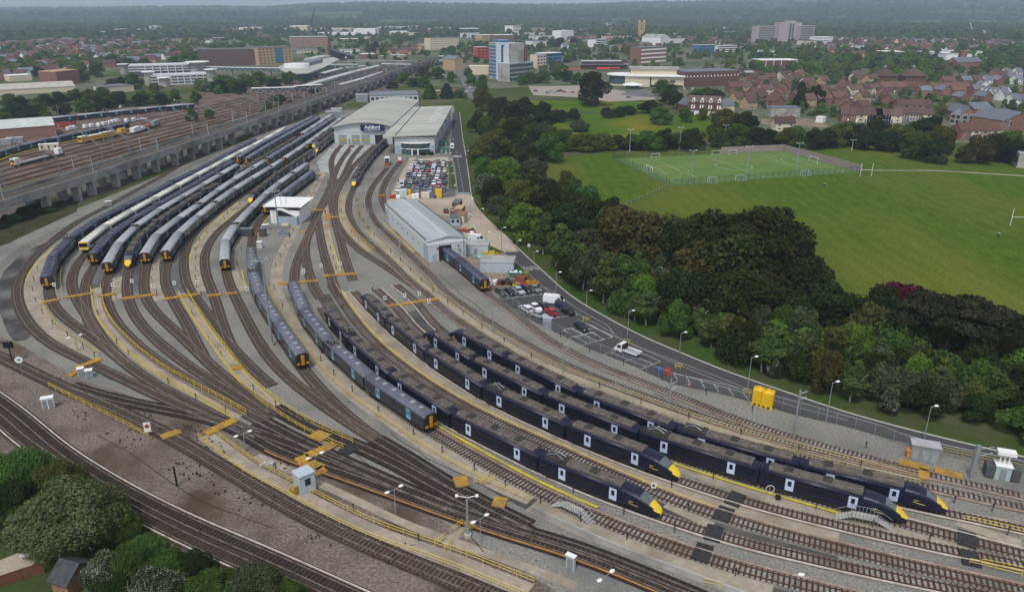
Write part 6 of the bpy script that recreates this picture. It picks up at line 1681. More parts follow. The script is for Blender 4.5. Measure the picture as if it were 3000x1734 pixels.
fill('P:-200,330 60,318 330,325 300,345 100,360 -200,400',14,(4,6.5),(7,10),('dark','olive','oak','green'),5,14,BG,('B0','B2'))
fill('P:740,310 800,290 930,262 985,262 960,300 900,325 780,345',16,(3,5),(5,8),('dark','green','oak'),4,15,'bushes under the viaduct',('B0','B2'))
CG='bushes at the lower left corner'
put_tree(*G(225,1590).xy,9.5,15.5,'olivegrey','N0','big rounded grey green willow bush in the lower left corner',CG)
for a in((48,1330,8,11,'green'),(150,1360,7,9,'olive'),(20,1420,7,10,'dark'),(105,1420,5,4,'white'),(435,1682,6,8,'white'),(500,1690, 6,6,'white'),(300,1625,6,6,'white'),(360,1610,6,7,'green'),(410,1585,5,7,'green'),(470,1640,4,7,'green'),(600,1690,6,8,'green'),(735,1668,7,9,'grey'), (560,1720,5,7,'dark'),(330,1700,5,6,'dark'),(60,1475,5,8,'green'),(660, 1715,5,7,'green')):
 tree(*a[:5],shp='N0',group=CG)
fill('P:-60,1380 130,1400 240,1470 370,1590 560,1680 760,1740 900,1800 300,1800 420,1700 330,1600 100,1480',26,(2.5,4.5),(4,6.5),('green','dark','olive','green'),2.4,16,CG,('N0',))
fill('10:-40,820 150,730 400,600 480,690 300,760 0,860',16,(1.5,3),(3,5.5),('dark','oak','green'),2.2,17,'scrub bushes under the viaduct',('B0','B1','B2'))
t_=put_tree(*G(1388,672).xy,4.2,6.5,'olive','B1','low spreading bush with pink tips on the paved yard','bushes')
for x,y in((1180,449),(1205, 450),(1240,455),(1262,454),(1295,448),(1310,430),(1322,480),(1325,510), (1330,540),(1316,466)):
 p=G(x,y);put_tree(p.x,p.y,1.7,3.4,'dark' if x<1300 else 'green','B%d'%(x%3),None,'shrubs around the staff car park')
TG='trees among the town houses'
for x,y in((2348,262),(2352,240),(2395,250)):tree(x,y,15,12,'dark','C0' if x<2380 else None,group=TG)
def woods(name,poly,n,size,clump,seed,zf=None,keep=None,near_ok=False):
 """far woodland nobody could count: points carrying one of the visible trees' crowns."""
 r=random.Random(seed);P_=W(poly)if isinstance(poly,str)else poly
 x0,x1=min(p.x for p in P_),max(p.x for p in P_);y0,y1=min(p.y for p in P_),max(p.y for p in P_)
 vs=[];tries=0
 grid={}
 for a,b, c in OCC:
  for i in range(int((a-c-6)//20),int((a+c+6)//20)+1):
   for j in range(int((b-c-6)//20),int((b+c+6)//20)+1):grid.setdefault((i,j),[]).append((a,b,c))
 while len(vs)<n and tries<n*20:
  tries+=1
  x,y=r.uniform(x0,x1),r.uniform(y0,y1)
  if not inside(Vector((x,y,0)),P_):continue
  if noise.noise(Vector((x/clump,y/clump,seed)))<(-.12 if keep is None else keep):continue
  if any((x-a)**2+(y-b)**2<(c+4)**2 for a,b,c in grid.get((int(x//20),int(y//20)),())):continue
  vs.append((x,y,zf(x,y)if zf else 0.0))
 mats=('far_green', 'far_olive','far_dark','far_green')if name!='weeds' and not near_ok else('brown','olive','brown','oak')if name=='weeds' else('far_green','far_olive','bright','far_dark')
 objs=[]
 for q in range(4):
  sub=vs[q::4]
  me=bpy.data.meshes.new(name);me.from_pydata(sub,[],[])
  o=bpy.data.objects.new(name,me);COL.objects.link(o)
  src=bpy.data.meshes.new_from_object(bpy.data.objects.new('crown',SHAPES['F%d'%(q%3)]))
  src.materials.clear();src.materials.append(LEAF[mats[q]])
  ng=bpy.data.node_groups.new('scatter','GeometryNodeTree')
  ng.interface.new_socket('Geometry',in_out='INPUT',socket_type='NodeSocketGeometry')
  ng.interface.new_socket('Geometry',in_out='OUTPUT',socket_type='NodeSocketGeometry')
  gi=ng.nodes.new('NodeGroupInput');go=ng.nodes.new('NodeGroupOutput')
  ip=ng.nodes.new('GeometryNodeInstanceOnPoints');oi=ng.nodes.new('GeometryNodeObjectInfo')
  so_=bpy.data.objects.new('woodland_crown',src)
  oi.inputs['Object'].default_value=so_
  oi.inputs['As Instance'].default_value=True
  rv=ng.nodes.new('FunctionNodeRandomValue');rv.data_type='FLOAT_VECTOR'
  rv.inputs[0].default_value=(size[0],size[0],size[0]*.8);rv.inputs[1].default_value=(size[1],size[1],size[1])
  rz=ng.nodes.new('FunctionNodeRandomValue');rz.data_type='FLOAT_VECTOR';rz.inputs[0].default_value=(0,0,0);rz.inputs[1].default_value=(0,0,6.28)
  rz.inputs['Seed'].default_value=5
  L_=ng.links
  L_.new(gi.outputs[0], ip.inputs['Points']);L_.new(oi.outputs['Geometry'],ip.inputs['Instance'])
  L_.new(rz.outputs[0], ip.inputs['Rotation']);L_.new(rv.outputs[0],ip.inputs['Scale']);L_.new(ip.outputs[0],go.inputs[0])
  md=o.modifiers.new('scatter','NODES');md.node_group=ng
  o['kind']='stuff';o['label']='mass of distant woodland and garden trees'
  objs.append(o)
def hz_(x,y):
 return max(0,hill_z(1500+FPX*x/y,math.hypot(x,y)if False else y))-1
woods('town_trees','P:-700,240 0,200 330,182 600,150 860,142 1060,128 1100,110 -700,110',1700,(.55,1.0),90,31,near_ok=True)
woods('town_trees','P:1280,205 1390,180 1500,215 1700,205 2000,200 2200,235 2700,228 3700,215 3700,105 2200,105 1560,105 1300,140',3400,(.55,1.05),70,36,keep=-.16,near_ok=True)
woods('town_trees','P:-900,115 3900,115 3900,62 -900,62',9000, (.7,1.35),150,37,near_ok=True)
woods('town_trees','P:2140,330 2140,250 2300,228 3700,215 3700,330 2700,345 2480,345',800,(.35,.8),60,32,keep=-.15, near_ok=True)
woods('town_trees','P:-700,340 -700,240 0,235 200,210 420,180 600,160 600,150 330,182 0,200',900,(.6,1.1),70,35,keep=-.1,near_ok=True)
woods('town_trees', 'P:2200,235 2200,165 2420,150 3050,150 3100,215 2700,228',260,(.9,1.5),60,38,keep=-.2,near_ok=True)
woods('town_trees','P:-150,250 170,215 330,190 420,180 600,160 560,135 200,130 -150,150',160,(.9,1.4), 60,39,keep=-.2,near_ok=True)
woods('town_trees','P:880,158 1100,122 1262,108 1262,172 1150,187 1040,174 900,180',170,(.5,.95),40,41,keep=-.1,near_ok=True)
woods('town_trees','P:560,262 620,222 760,232 850,240 740,262 640,280',70,(.5,.9),40,42,keep=-.3,near_ok=True)
woods('weeds','P:60,1060 230,1130 400,1190 620,1250 900,1390 1180,1560 1300,1640 1000,1640 700,1500 400,1330 150,1190 20,1110', 220,(.012,.045),9,43,keep=.12)
woods('distant_woodland',[V2(-2700,1700),V2(2700,1700),V2(4600,4200),V2(-4600,4200)],15000,(1.1,2.1),300,33,hz_,-.02)
woods('distant_woodland',[V2(-4600,4000),V2(4600,4000),V2(8200,8200),V2(-8200,8200)],15000,(2.0,4.2),700, 34,hz_,-.08)
PAINT={'white':((.70,.71,.72),.35),'silver':((.38,.40,.42),.3),'grey':((.16,.17,.18),.3),'black':((.012,.013,.015),.25),'dark':((.035,.04,.05), .28),'red':((.42,.02,.025),.3),'blue':((.03,.06,.22),.3),'navy':((.012,.02, .06),.28),'teal':((.12,.28,.28),.3),'cream':((.62,.62,.42),.35),'maroon':((.12,.02,.03),.35),'ltblue':((.18,.30,.40),.3),'pink':((.40,.13,.16),.35)}
m_tyre=M('tyre',(.012,.012,.012),rough=.9)
m_rim=M('rim',(.30,.30,.31),rough=.4,metal=.6)
m_lampw=M('headlamp',(.55,.56,.57),rough=.15)
m_lampr=M('tail_lamp',(.28,.01,.01),rough=.3)
WHEEL=None
def wheel_mesh():
 mb=MB();n=12
 for s,r in((0,.32),):
  a=[(r*math.cos(2*PI*k/n),r*math.sin(2*PI*k/n))for k in range(n)]
  mb.add([(x,-.11,z)for x,z in a]+[(x, .11,z)for x,z in a],[(k,(k+1)%n,n+(k+1)%n,n+k)for k in range(n)]+[tuple(range(n-1,-1,-1)),tuple(range(n,2*n))])
  mb.cur=1
  b=[(x*.6,z*.6)for x,z in a]
  mb.add([(x,-.115,z)for x,z in b],[tuple(range(n-1,-1,-1))]);mb.add([(x,.115,z)for x,z in b],[tuple(range(n))])
 o=mb.build('wheel',[m_tyre,m_rim]);me=o.data;bpy.data.objects.remove(o);return me
WHEEL=wheel_mesh()
def exty(mb,prof,hw,tap=0.0):
 n=len(prof)
 zt=max(z for x,z in prof);zb=min(z for x,z in prof)
 f=lambda z:hw-tap*(z-zb)/(zt-zb)
 mb.add([(x,-f(z),z)for x,z in prof]+[(x,f(z),z)for x,z in prof],[(k,(k+1)%n,n+(k+1)%n,n+k)[::-1]for k in range(n)]+[tuple(range(n)),tuple(range(2*n-1,n-1,-1))])
CARP={}
def car_proto(style,col):
 key='car_'+style+col
 if key in CARP:return CARP[key]
 pm=M('paint_'+col,PAINT[col][0],rough=PAINT[col][1],spec=.6)
 nm={'van':'van','truck':'flatbed_truck','bus':'bus'}.get(style,'parked_car')
 t=thing(nm,None,{'van':'van','truck':'truck','bus':'bus'}.get(style,'car'))
 hw,wb,L=.87,1.28,2.1
 if style in('hatch','estate'):
  end=-2.05 if style=='hatch' else-2.3
  lo=[(2.08,.28),(2.12,.55),(1.95,.74),(.95,.92),(-1.9 if style=='hatch' else-2.2,.96),(end,.80),(end-.02,.30)]
  mb=MB();exty(mb,lo,hw,.06);body=mb.build('body',pm,t)
  g=[(.98,.90),(.28, 1.36),(-1.2 if style=='hatch' else-1.75,1.38),(-1.93 if style=='hatch' else-2.22,.94)]
  mb=MB();exty(mb,g,.79,.16);mb.build('windows',m_glass,t)
  mb=MB();exty(mb,[(.26,1.36),(.16,1.43),(-1.15 if style=='hatch' else-1.7,1.45),(-1.3 if style=='hatch' else-1.85,1.37)],.66,.04);mb.build('roof',pm,t)
  for x in(-.35,):
   mb=MB()
   for s in(-1,1):mb.box(x-.05,x+.05,*sorted((s*.66,s*.80)),.9,1.36)
   mb.build('door_pillar',pm,body)
  zl,xf,xr=.62,2.02,end
 elif style=='van':
  hw,wb,L=.98,1.75,2.75
  lo=[(2.6,.35),(2.68,.75),(2.35,1.12),(1.55,1.95),(1.2,2.25),(-2.55,2.30),(-2.65,2.1),(-2.65,.35)]
  mb=MB();exty(mb, lo,hw,.10);body=mb.build('body',pm,t)
  mb=MB();mb.add([(2.37,-.80,1.14),(2.37,.80,1.14),(1.60,.74,1.94),(1.60,-.74,1.94)],[(0,1,2,3)]);mb.v=[(x+.03,y,z+.02)for x,y,z in mb.v];mb.build('windscreen',m_glass, t)
  for s in(-1,1):
   mb=MB();mb.add([(2.05,s*.965,1.18), (1.05,s*.965,1.18),(1.05,s*.925,1.85),(1.5,s*.925,1.85)],[(0,1,2, 3)if s<0 else(3,2,1,0)]);mb.build('side_window',m_glass,t)
  zl,xf,xr=.8,2.55,-2.65
 elif style=='truck':
  hw,wb,L=.98,1.9,3.0
  lo=[(2.9,.4),(2.98,.8),(2.65,1.15),(2.0,2.0),(1.7,2.2),(.95,2.2),(.85,.4)]
  mb=MB();exty(mb,lo,hw,.08);body=mb.build('cab',pm,t)
  mb=MB();mb.add([(2.68,-.82,1.17),(2.68,.82,1.17),(2.03,.78,1.98),(2.03,-.78,1.98)],[(0,1,2,3)]);mb.v=[(x+.03,y,z+.02)for x,y,z in mb.v];mb.build('windscreen',m_glass,body)
  for s in(-1,1):
   mb=MB();mb.add([(2.3,s*.97,1.2),(1.15,s*.97,1.2),(1.15,s*.93,1.9),(1.9,s*.93,1.9)],[(0,1,2,3)if s<0 else(3,2,1,0)]);mb.build('side_window',m_glass,body)
  mb=MB();mb.box(.6,.8,-.95,.95,.6,2.15);mb.build('headboard',m_black,t)
  mb=MB();mb.box(-3.0,.6,-1.02,1.02,.80,.92);mb.build('load_bed',m_grey,t)
  for a in((-3.0,.6,-1.06,-1.0,.80,1.25),(-3.0,.6,1.0,1.06,.80,1.25),(-3.06,-3.0,-1.06,1.06,.80,1.25)):
   mb=MB();mb.box(*a);mb.build('side_board',pm,t)
  mb=MB();mb.box(-3.0,2.6,-.45,.45,.45,.8);mb.build('chassis',m_black,t)
  zl,xf,xr=.8,2.85, -3.06
 else:
  hw,wb,L=1.25,3.0,5.2
  mb=MB();mb.box(-5.2,5.2,-1.25, 1.25,.35,2.95);body=mb.build('body',pm,t)
  mb=MB();mb.box(2.4,5.22,-1.27,1.27,.34,2.0);mb.build('front_panel',m_red,body)
  for s in(-1,1):mb=MB();mb.box(-5.0,4.9,*sorted((s*1.24,s*1.28)),1.5,2.5);mb.build('window',m_glass,body)
  mb=MB();mb.box(5.18,5.26,-1.1,1.1,1.3,2.6);mb.build('windscreen',m_glass,body)
  zl,xf,xr=.8, 5.15,-5.2
 for x in(-wb,wb):
  for s in(-1,1):
   w_=bpy.data.objects.new('wheel',WHEEL);COL.objects.link(w_);w_.parent=t;w_.location=(x,s*(hw-.07), .32)
 for s in(-1,1):
  mb=MB();mb.box(xf-.1,xf+.10,*sorted((s*.45,s*.78)),zl-.06,zl+.10);mb.build('headlight',m_lampw,t)
  mb=MB();mb.box(xr-.03,xr+.05,*sorted((s*.55,s*.82)),zl+.05,zl+.28);mb.build('tail_light',m_lampr,t)
 CARP[key]=t;PROTO[key]=t
 return t
SW_={'hatch':'hatchback','estate':'estate car','van':'van', 'truck':'flatbed truck','bus':'bus'}
CW_={'dark':'dark grey','ltblue':'light blue','pink':'pale red'}
def vehicle(txt,ang,style,col, label=None,group=None,z=.036):
 p=W1(txt)
 c=dup(car_proto(style,col),(p.x, p.y,z),ang)
 lab=CW_.get(col,col)+' '+SW_[style]
 if label and '{' not in label:tag(c,label,None,group)
 else:rank(c,lab+' '+(label or '{near}').replace('{}',''),group)
 return c
def dirn(txt):
 a,b=W(txt);d=b-a;return math.atan2(d.y,d.x)
hd=dirn('B:720,940 775,830')
R_=random.Random(5)
for rowname,txt in(('in the lone front line of the staff car park', '400,1005,white 870,1015,grey 1175,1025,ltblue 1510,1015,dark'),('in front half of nearest full car park row','495,885,silver,van 655,892,dark 955,885,blue 1095,895,dark 1385,905,red'),('in back half of nearest full car park row','540,815,grey 700,818,silver 825,822,dark 975,815,navy 1125,818,dark 1275,842,white 1410,818,silver 1535,832,dark'),('in front half of middle car park row','760,702,blue 1040,706,silver 1185,706,dark 1345,706,white,estate 1490,712,dark'),('in back half of middle car park row','630,642,dark 795,635,white 920,640,white 1065,640,grey 1215,640,white 1375,635,silver 1535,642,dark'),('in front half of third car park row','705,532,silver,van 845,532,pink 975,527,grey,van 1125,532,red 1260,530,silver,van 1390,532,white,estate 1540,532,cream'),('in back half of third car park row','735,458,silver,van 870,460,white 1010,460,white 1165,462,black,estate 1280,465,silver,van 1405,466,dark 1525,466,grey'), ('in front half of farthest car park row','810,362,white 945,376,dark 1080,376,dark 1205,372,red 1360,376,dark 1495,376,white'),('in back half of farthest car park row','830,312,teal 965,312,white 1100,312,silver 1365,312,grey 1510,312,silver')):
 for q in txt.split():
  q=q.split(',');vehicle('B:%s,%s'%(q[0],q[1]),hd+(0 if R_.random()<.4 else PI),q[3]if len(q)>3 else 'hatch',q[2],'{}'+rowname,'cars in the staff car park')
ha=dirn('D:570,712 345,560')
for x,y,c in((430,640,'dark'),(590,635,'black'),(760,615,'silver'),(910,588,'black'),(1060,578, 'grey')):
 vehicle('D:%d,%d'%(x,y),ha+PI,'hatch' if c!='silver' else 'hatch',c,'{}in the upper roadside bays, below the skips','cars in the roadside bays')
PB='cars in the roadside bays'
vehicle('D:890,945',ha,'estate','white','white estate car in the lower roadside bays, by the fence',PB)
vehicle('D:1065,925',ha+PI,'hatch','white','white hatchback next to the white estate in the lower bays',PB)
vehicle('D:1190,890',ha,'estate','black','black estate car beside the white van, lower roadside bays',PB)
vehicle('D:1350,1000',ha,'hatch','red','bright red hatchback in the lower roadside bays',PB)
vehicle('D:1590,930',ha+PI, 'estate','navy','dark blue car between two black cars, lower roadside bays',PB)
vehicle('D:1655,1000',ha+.1,'hatch','black','black hatchback at the right end of the lower roadside bays',PB)
vehicle('D:1520,860',ha+PI,'estate','dark','dark grey estate at the back of the lower roadside bays',PB)
vehicle('D:1140,1065',dirn('D:1000,1040 1240,1110'),'hatch','silver','silver hatchback parked crosswise at the fence corner',PB)
vehicle('D:1400,810',dirn('D:1230,800 1580,830'),'van','white','white panel van parked behind the lower roadside bays',PB)
vehicle('D:1915,1290',ha+PI,'estate','black','black estate car alone in the empty marked bays',PB)
vehicle('22:1065,650',dirn('22:1180,690 960,610'),'truck','white','white flatbed truck parked across the lowest marked bays',PB)
vehicle('C:790,925',dirn('C:640,900 960,960'),'van','white','long white van parked behind the grey site cabin','vehicles by the wash shed')
vehicle('C:730,830',dirn('C:640,800 780,830'),'hatch','white','white vehicle beside the orange clad workers','vehicles by the wash shed')
vehicle('C:230,390',dirn('C:230,420 225,340'),'hatch','maroon','dark maroon car alone on the paved yard','vehicles by the wash shed')
vehicle('A:2300,1040',dirn('A:2290,1100 2285,1000')+PI,'van','white','white van driving on the depot road beside the annexe')
for x,y in((745,190),(795,178),(915,168),(982,158),(1055,150),(1122,138),(1165,128),(1200,118),(1250,108),(1352,102),(1430,92)):
 vehicle('r:%d,%d'%(x,y),dirn('r:900,170 960,150')+R_.uniform(-.2,.2),'van','white','{}parked behind the navy train in the old yard','white vans of the old yard')
for q in('m:90,565','m:640,495', 'm:240,705','m:330,695'):
 vehicle(q,R_.uniform(0,3),'estate','white','{near}','cars of the old yard')
for q,c in(('o:255,440','white'),('o:380,444','grey'),('o:432,446','white')):vehicle(q,0,'estate',c,'{}crossing the grey road bridge','cars on the road bridge',z=6.65).location.z=6.65
vehicle('o:870,612',dirn('o:900,612 840,616'),'bus','white','white bus with red front at the town bus stop')
for q,c in(('o:1140,695','silver'),('o:1120,740','dark'),('o:1150,765','white'),('o:850,755','white'),('o:1010,750','grey'),('o:1200,722','white'),('o:1040,745','red'),('o:540,570','white'),('o:895,390', 'grey'),('o:890,360','silver'),('o:720,345','white'),('o:880,455','red'),('o:735,450','white')):
 vehicle(q,R_.uniform(0,3),'hatch',c,'{near}','cars of the town road')
for q,c in((330,'grey'),(400,'silver'),(450,'dark'), (510,'white'),(365,'silver'),(485,'red'),(220,'dark'),(560,'grey'),(300,'white'),(425, 'black')):
 vehicle('02:%d,%d'%(q,840+(q*7)%26),R(20),'hatch',c,'{}on the gravel left of the lone tree','cars of the park car park')
vehicle('02:1075,905',0,'hatch','dark','dark car alone on the lawn edge below the leisure centre')
for q,c in((1560,'grey'),(1590,'white'),(1620,'dark'), (1665,'white')):vehicle('02:%d,828'%q,R(80),'hatch',c,'{}in front of the dark brick sports hall','cars by the sports hall')
for k in range(7):vehicle('03:%d,%d'%(905+k*9,845+k*22),R(10),'hatch',('white','grey','ltblue','white','teal','blue','dark')[k],'{}along the left kerb of the estate street','cars of the estate street')
for k in range(4):vehicle('03:%d,%d'%(1120+k*9,905+k*20),R(10),'hatch',('dark','silver','ltblue','dark')[k],'{}along the right kerb of the estate street','cars of the estate street')
vehicle('03:1055,995',R(95),'hatch','silver','silver hatchback at the lower end of the estate street');vehicle('03:1058,885',R(95),'hatch','white','white hatchback driving up the estate street')
vehicle('03:2170,1190',R(5),'hatch','maroon','deep red car in the court of the new flats');vehicle('03:2232,1205',R(5),'hatch','grey','grey car in the court of the new flats')
def lamp(base,top,label=None,heads=1,head='dome',arm=.9,group='lamp posts',ang=None):
 b,q=T(base)[0],T(top)[0]
 h=max(3.5,min(32,HT(b[0],b[1],q[1])));p=G(b[0],b[1])
 t=thing('lamp_post',None,'lamp post',p,ang if ang is not None else 0)
 mb=MB();mb.tube([(0,0,0),(0,0,h*.3),(0,0,h)],.11 if h<15 else.22,6,True,.06 if h<15 else.13);mb.build('pole',m_galv,t)
 for s in((1,)if heads==1 else(1, -1)):
  mb=MB();mb.tube([(0,0,h-.1),(s*arm,0,h+.1)],.05,4);mb.build('arm',m_galv,t)
  mb=MB();mb.lathe([(.05,.20),(.14,.18),(.29,.06),(.28,0)],10,(s*(arm+.2),0,h+.02));mb.f.append(tuple(range(9,-1,-1)));mb.mi.append(0);mb.sm.append(False)
  mb.v=[(x0+(x0-s*(arm+.2))*.5,y,z)for x0,y,z in mb.v];mb.build('lamp_head',m_white,t)
 if label:tag(t,label,None,group)
 else:rank(t,('white headed lamp post ' if heads==1 else 'twin headed lamp post ')+'{near}',group)
 return t
for a,b in(('C:1258,1120','C:1285,680'),('C:1535,1135','C:1565,920'),('C:1853,1330','C:1880,1205'), ('D:1440,650','D:1485,245'),('D:2005,850','D:2045,585'),('22:1065,500','22:1090,258'),('22:1545,640','22:1572,458'),('22:2175,970','22:2218,683'),('23:693,1275','23:757,915'),('23:1595,1445', '23:1657,1140'),('C:680,490','C:695,140'),('C:862,530','C:885,332'),('C:970,960','C:945,765'),('C:620,620','C:620,430'),('B:2065,360','B:2035,25'),('A:2280,1000','A:2280,935'), ('A:1440,1180','A:1460,1060'),('A:1700,1150','A:1690,1000')):
 lamp(a,b,group='lamp posts of the depot road',ang=.3)
for a,b in(('B:1630,245','B:1632,108'),('B:1650,420','B:1650,258'),('B:1665,585','B:1665,430'),('B:1690,960','B:1682,580')):lamp(a,b,heads=2,group='lamp posts of the staff car park')
for a,b in(('31:1290,730','31:1280,500'),('31:2072,990','31:2075,770'),('i:838,805','i:820,560'),('i:72,520','i:55,350'),('32:855,1500','32:860,1300'),('20:720,625','20:715,590')):lamp(a,b,heads=2,group='twin lamps of the throat',ang=.75,arm=1.0)
lamp('33:350,1490','33:360,1365',group='twin lamps of the throat')
def floodmast(base,top,label,n=4,group='tall lighting masts'):
 b,q=T(base)[0],T(top)[0];h=HT(b[0],b[1],q[1]);p=G(b[0],b[1])
 t=thing('lighting_mast',label,'mast',p,0,group)
 mb=MB();mb.tube([(0,0,0),(0,0,h*.4),(0,0,h)],.32,8,True,.13);mb.build('pole',m_galv,t)
 mb=MB();mb.lathe([(.55,0),(.55,.5),(.4,.55)],8);mb.build('base',m_concg,t)
 for k in range(n):
  a=2*PI*k/n
  mb=MB();mb.tube([(0,0,h-.3),(1.3*math.cos(a),1.3*math.sin(a),h)],.06,4);c=(1.4*math.cos(a),1.4*math.sin(a));q_=.35 if n>2 else.2;mb.box(c[0]-q_, c[0]+q_,c[1]-q_,c[1]+q_,h-.1,h+.15);mb.build('floodlight',m_galv if n>2 else m_white,t)
floodmast('21:150,570','11:65,1140','tall lighting mast in front of the short slate roofed train',6)
floodmast('E:985,1000','E:890,0','tall lighting mast in front of the control building')
floodmast('11:575,420','11:555,60','tall lighting mast between the fan and the depot throat')
floodmast('31:1955,935','31:1965,560','camera mast with white lamps beside the yellow steps',2,'camera masts')
PF='floodlights of the sports pitch'
for a,b,w_ in(('02:1085,1400','02:1095,1195','behind the left far corner of the pitch'),('02:1545,1385','02:1555,1175','behind the middle of the pitch far side'),('02:1958,1345','02:1970,1155','behind the right part of the pitch far side'),('02:2372,1345','02:2388,1190','behind the pitch timber fence'),('12:1648,440','12:1660,130','at the near left corner of the pitch'),('12:2160,405','12:2175,90','at the middle of the pitch near side'),('13:415,345','13:448,60','at the right part of the pitch near side'),('13:930,125','13:940,30','on the grass right of the pitch')):
 floodmast(a,b,'slim floodlight pole '+w_,2,PF)
def ohl(base,top,thick=.13,arm=2.6,label=None,group='overhead line masts',side=1,z0=0.0,h=None):
 b=T(base)[0];p=G(b[0],b[1],z0)
 h=h or max(5,min(12,HT(b[0],b[1],T(top)[0][1])))
 t=thing('line_mast',None,'mast',p,0,group)
 mb=MB();mb.box(-thick,thick,-thick*.8,thick*.8,0,h);mb.build('pole',m_galv, t)
 mb=MB();mb.tube([(0,0,h-.8),(side*arm,0,h-.3)],.05,4);mb.tube([(0,0,h-2.0),(side*arm,0,h-1.4)],.05,4);mb.tube([(side*arm*.9,0,h-.3),(side*arm*.9,0,h-1.5)],.04,4);mb.build('cantilever',m_galv,t)
 if label:t['label']=label
 else:rank(t,'thin grey line mast {near}')
 return t
for a,b in(('F:1235,175','F:1228,0'),('F:1400,550','F:1388,200'),('F:1970,1130','F:1950,730'),('D:275,1360','D:268,880'),('22:468,840','22:468,535'),('22:1445,1165','22:1462,890'),('23:385,1449','23:415,980')):ohl(a,b,.12,1.2)
ohl('g:885,510','g:965,160',.3,2.5,'thick steel mast with white fittings by the road, lower right')
Lv=sum((VC[k+1]-VC[k]).length for k in range(len(VC)-1))
s_=40;k_=0
while s_<Lv-100:
 for o_ in(-.8,-9.9):
  p,d=at(offset(VC,o_),s_)
  t=thing('line_mast',None,'mast',(p.x,p.y,ZD),math.atan2(d.y,d.x)+PI/2, 'masts on the viaduct');rank(t,'thin grey mast on the viaduct deck')
  mb=MB();mb.box(-.15,.15,-.12,.12,0,7.2);mb.build('pole',m_galv,t)
  s=1 if o_>-5 else-1
  mb=MB();mb.tube([(0,0,6.6),(s*3.2,0,6.9)],.05,4);mb.tube([(0,0,5.3),(s*3.2,0, 5.8)],.05,4);mb.build('cantilever',m_galv,t)
 s_+=46
def gantry(A,B,h=7.5):
 a,b=W1(A),W1(B);d=(b-a);L=d.length
 t=thing('line_gantry',None,'gantry',a,math.atan2(d.y,d.x),'line gantries of the old yard');rank(t,'grey lattice line gantry {near}')
 for x in(0,L):
  mb=MB()
  for s in(-.35,.35):mb.box(x-.1,x+.1,s-.1,s+.1,0,h+1)
  for k in range(6):mb.tube([(x,-.35,k*1.3),(x,.35,k*1.3+1.2)],.05,3,False)
  mb.build('leg',m_steel,t)
 mb=MB()
 for z in(h-.9,h):mb.tube([(0,0,z),(L,0,z)],.09,4)
 n=int(L/1.8)
 for k in range(n):mb.tube([(L*k/n,0,h-.9 if k%2 else h),(L*(k+1)/n,0,h if k%2 else h-.9)],.05,3,False)
 mb.build('beam',m_steel,t)
for A,B in(('r:640,645','r:480,520'),('r:1095,505','r:900,360'),('r:1385,420','r:1200,300'), ('r:60,800','r:-120,660'),('00:1190,1400','00:1010,1290'),('00:1435,1335','00:1230,1210'),('00:1800,1200','00:1620,1110'),('00:2005,1130','00:1860,1060'),('00:2235,1080','00:2080,1000'),('00:2400,1040', '00:2250,960'),('01:215,990','01:80,920'),('01:40,1030','01:-90,960'),('01:500,880','01:360,810'),('01:700,820','01:590,770'),('01:930,730','01:820,690')):
 gantry(A,B)
for x,y in((860,1035),(1130,1075),(545,1085),(310,1050),(30, 1080),(1690,1035),(1510,1130),(1380,1250),(540,1340),(720,1290),(1010,1210), (2310,1060),(2160,1150),(145,1400)):
 ohl('00:%d,%d'%(x,y),'00:%d,%d'%(x,y-90),.12,2.2,h=8,group='masts of the old yard')
for key in('y1','y3','y6'):
 ln=TRK[key];tt=sum((ln[k+1]-ln[k]).length for k in range(len(ln)-1));s_=60
 while s_<tt-60:
  q,d=at(offset(ln,2.4),s_);t=thing('line_mast',None,'mast',(q.x,q.y,0),math.atan2(d.y,d.x)+PI/2,'masts of the old yard');rank(t,'thin steel mast {near}')
  mb=MB();mb.box(-.14,.14,-.12,.12,0,7.5);mb.build('pole',m_steel,t)
  mb=MB();mb.tube([(0,0,7.0),(2.8,0,7.2)],.05,4);mb.tube([(0,0,5.8),(2.8,0,6.3)],.05,4);mb.build('cantilever',m_steel,t)
  s_+=62
POSTM={}
def railing(line,label,h=1.1,mat=None,z0=.05,step=2.5,rails=(1.0,.55),r=.045,name='handrail',group='yellow handrails', postr=None,cat='handrail',panel=None):
 mat=mat or m_yel
 tot=sum((line[k+1]-line[k]).length for k in range(len(line)-1))
 n=max(1,min(98,int(tot/step)))
 t=thing(name,None,cat,line[0],0,group)
 if label:t['label']=label
 key=(mat.name,h,postr or r)
 if key not in POSTM:
  mb=MB();q=postr or r;mb.tube([(0,0,0),(0,0,h)],q,5);o=mb.build('post',mat);POSTM[key]=o.data;bpy.data.objects.remove(o)
 for k in range(n+1):
  p,d=at(line,tot*k/n)
  o=bpy.data.objects.new('post',POSTM[key]);COL.objects.link(o);o.parent=t;o.location=(p.x-line[0].x,p.y-line[0].y,z0)
 ln=cut(line,0,tot,1.5)
 for f in rails:
  mb=MB();mb.tube(Z3(ln,z0+h*f),r, 4);mb.build('rail',mat,t,True)
 if panel:
  mb=MB();mb.strip(Z3(ln,z0+.05),Z3(ln,z0+h));mb.build('mesh_panel',panel,t,True)
 return t
def raw(txt,it=4):return smooth(W(txt),1.5,it)
railing(offset(PT['cd'],-1.2),'yellow handrail on the left edge of the first fan walkway');railing(offset(PT['cd'],1.2),'yellow handrail on the right edge of the first fan walkway')
railing(offset(PT['gh'],-1.1),'yellow handrail on the left edge of the long middle walkway');railing(offset(PT['gh'],1.1),'yellow handrail on the right edge of the long middle walkway')
railing(offset(PT['bot'],-1.35),'yellow handrail on the upper edge of the bottom walkway');railing(offset(PT['bot'],1.35),'yellow handrail on the lower edge of the bottom walkway')
railing(offset(PT['k6'],1.9),'yellow handrail along the path beside the bright yellow platform edge')
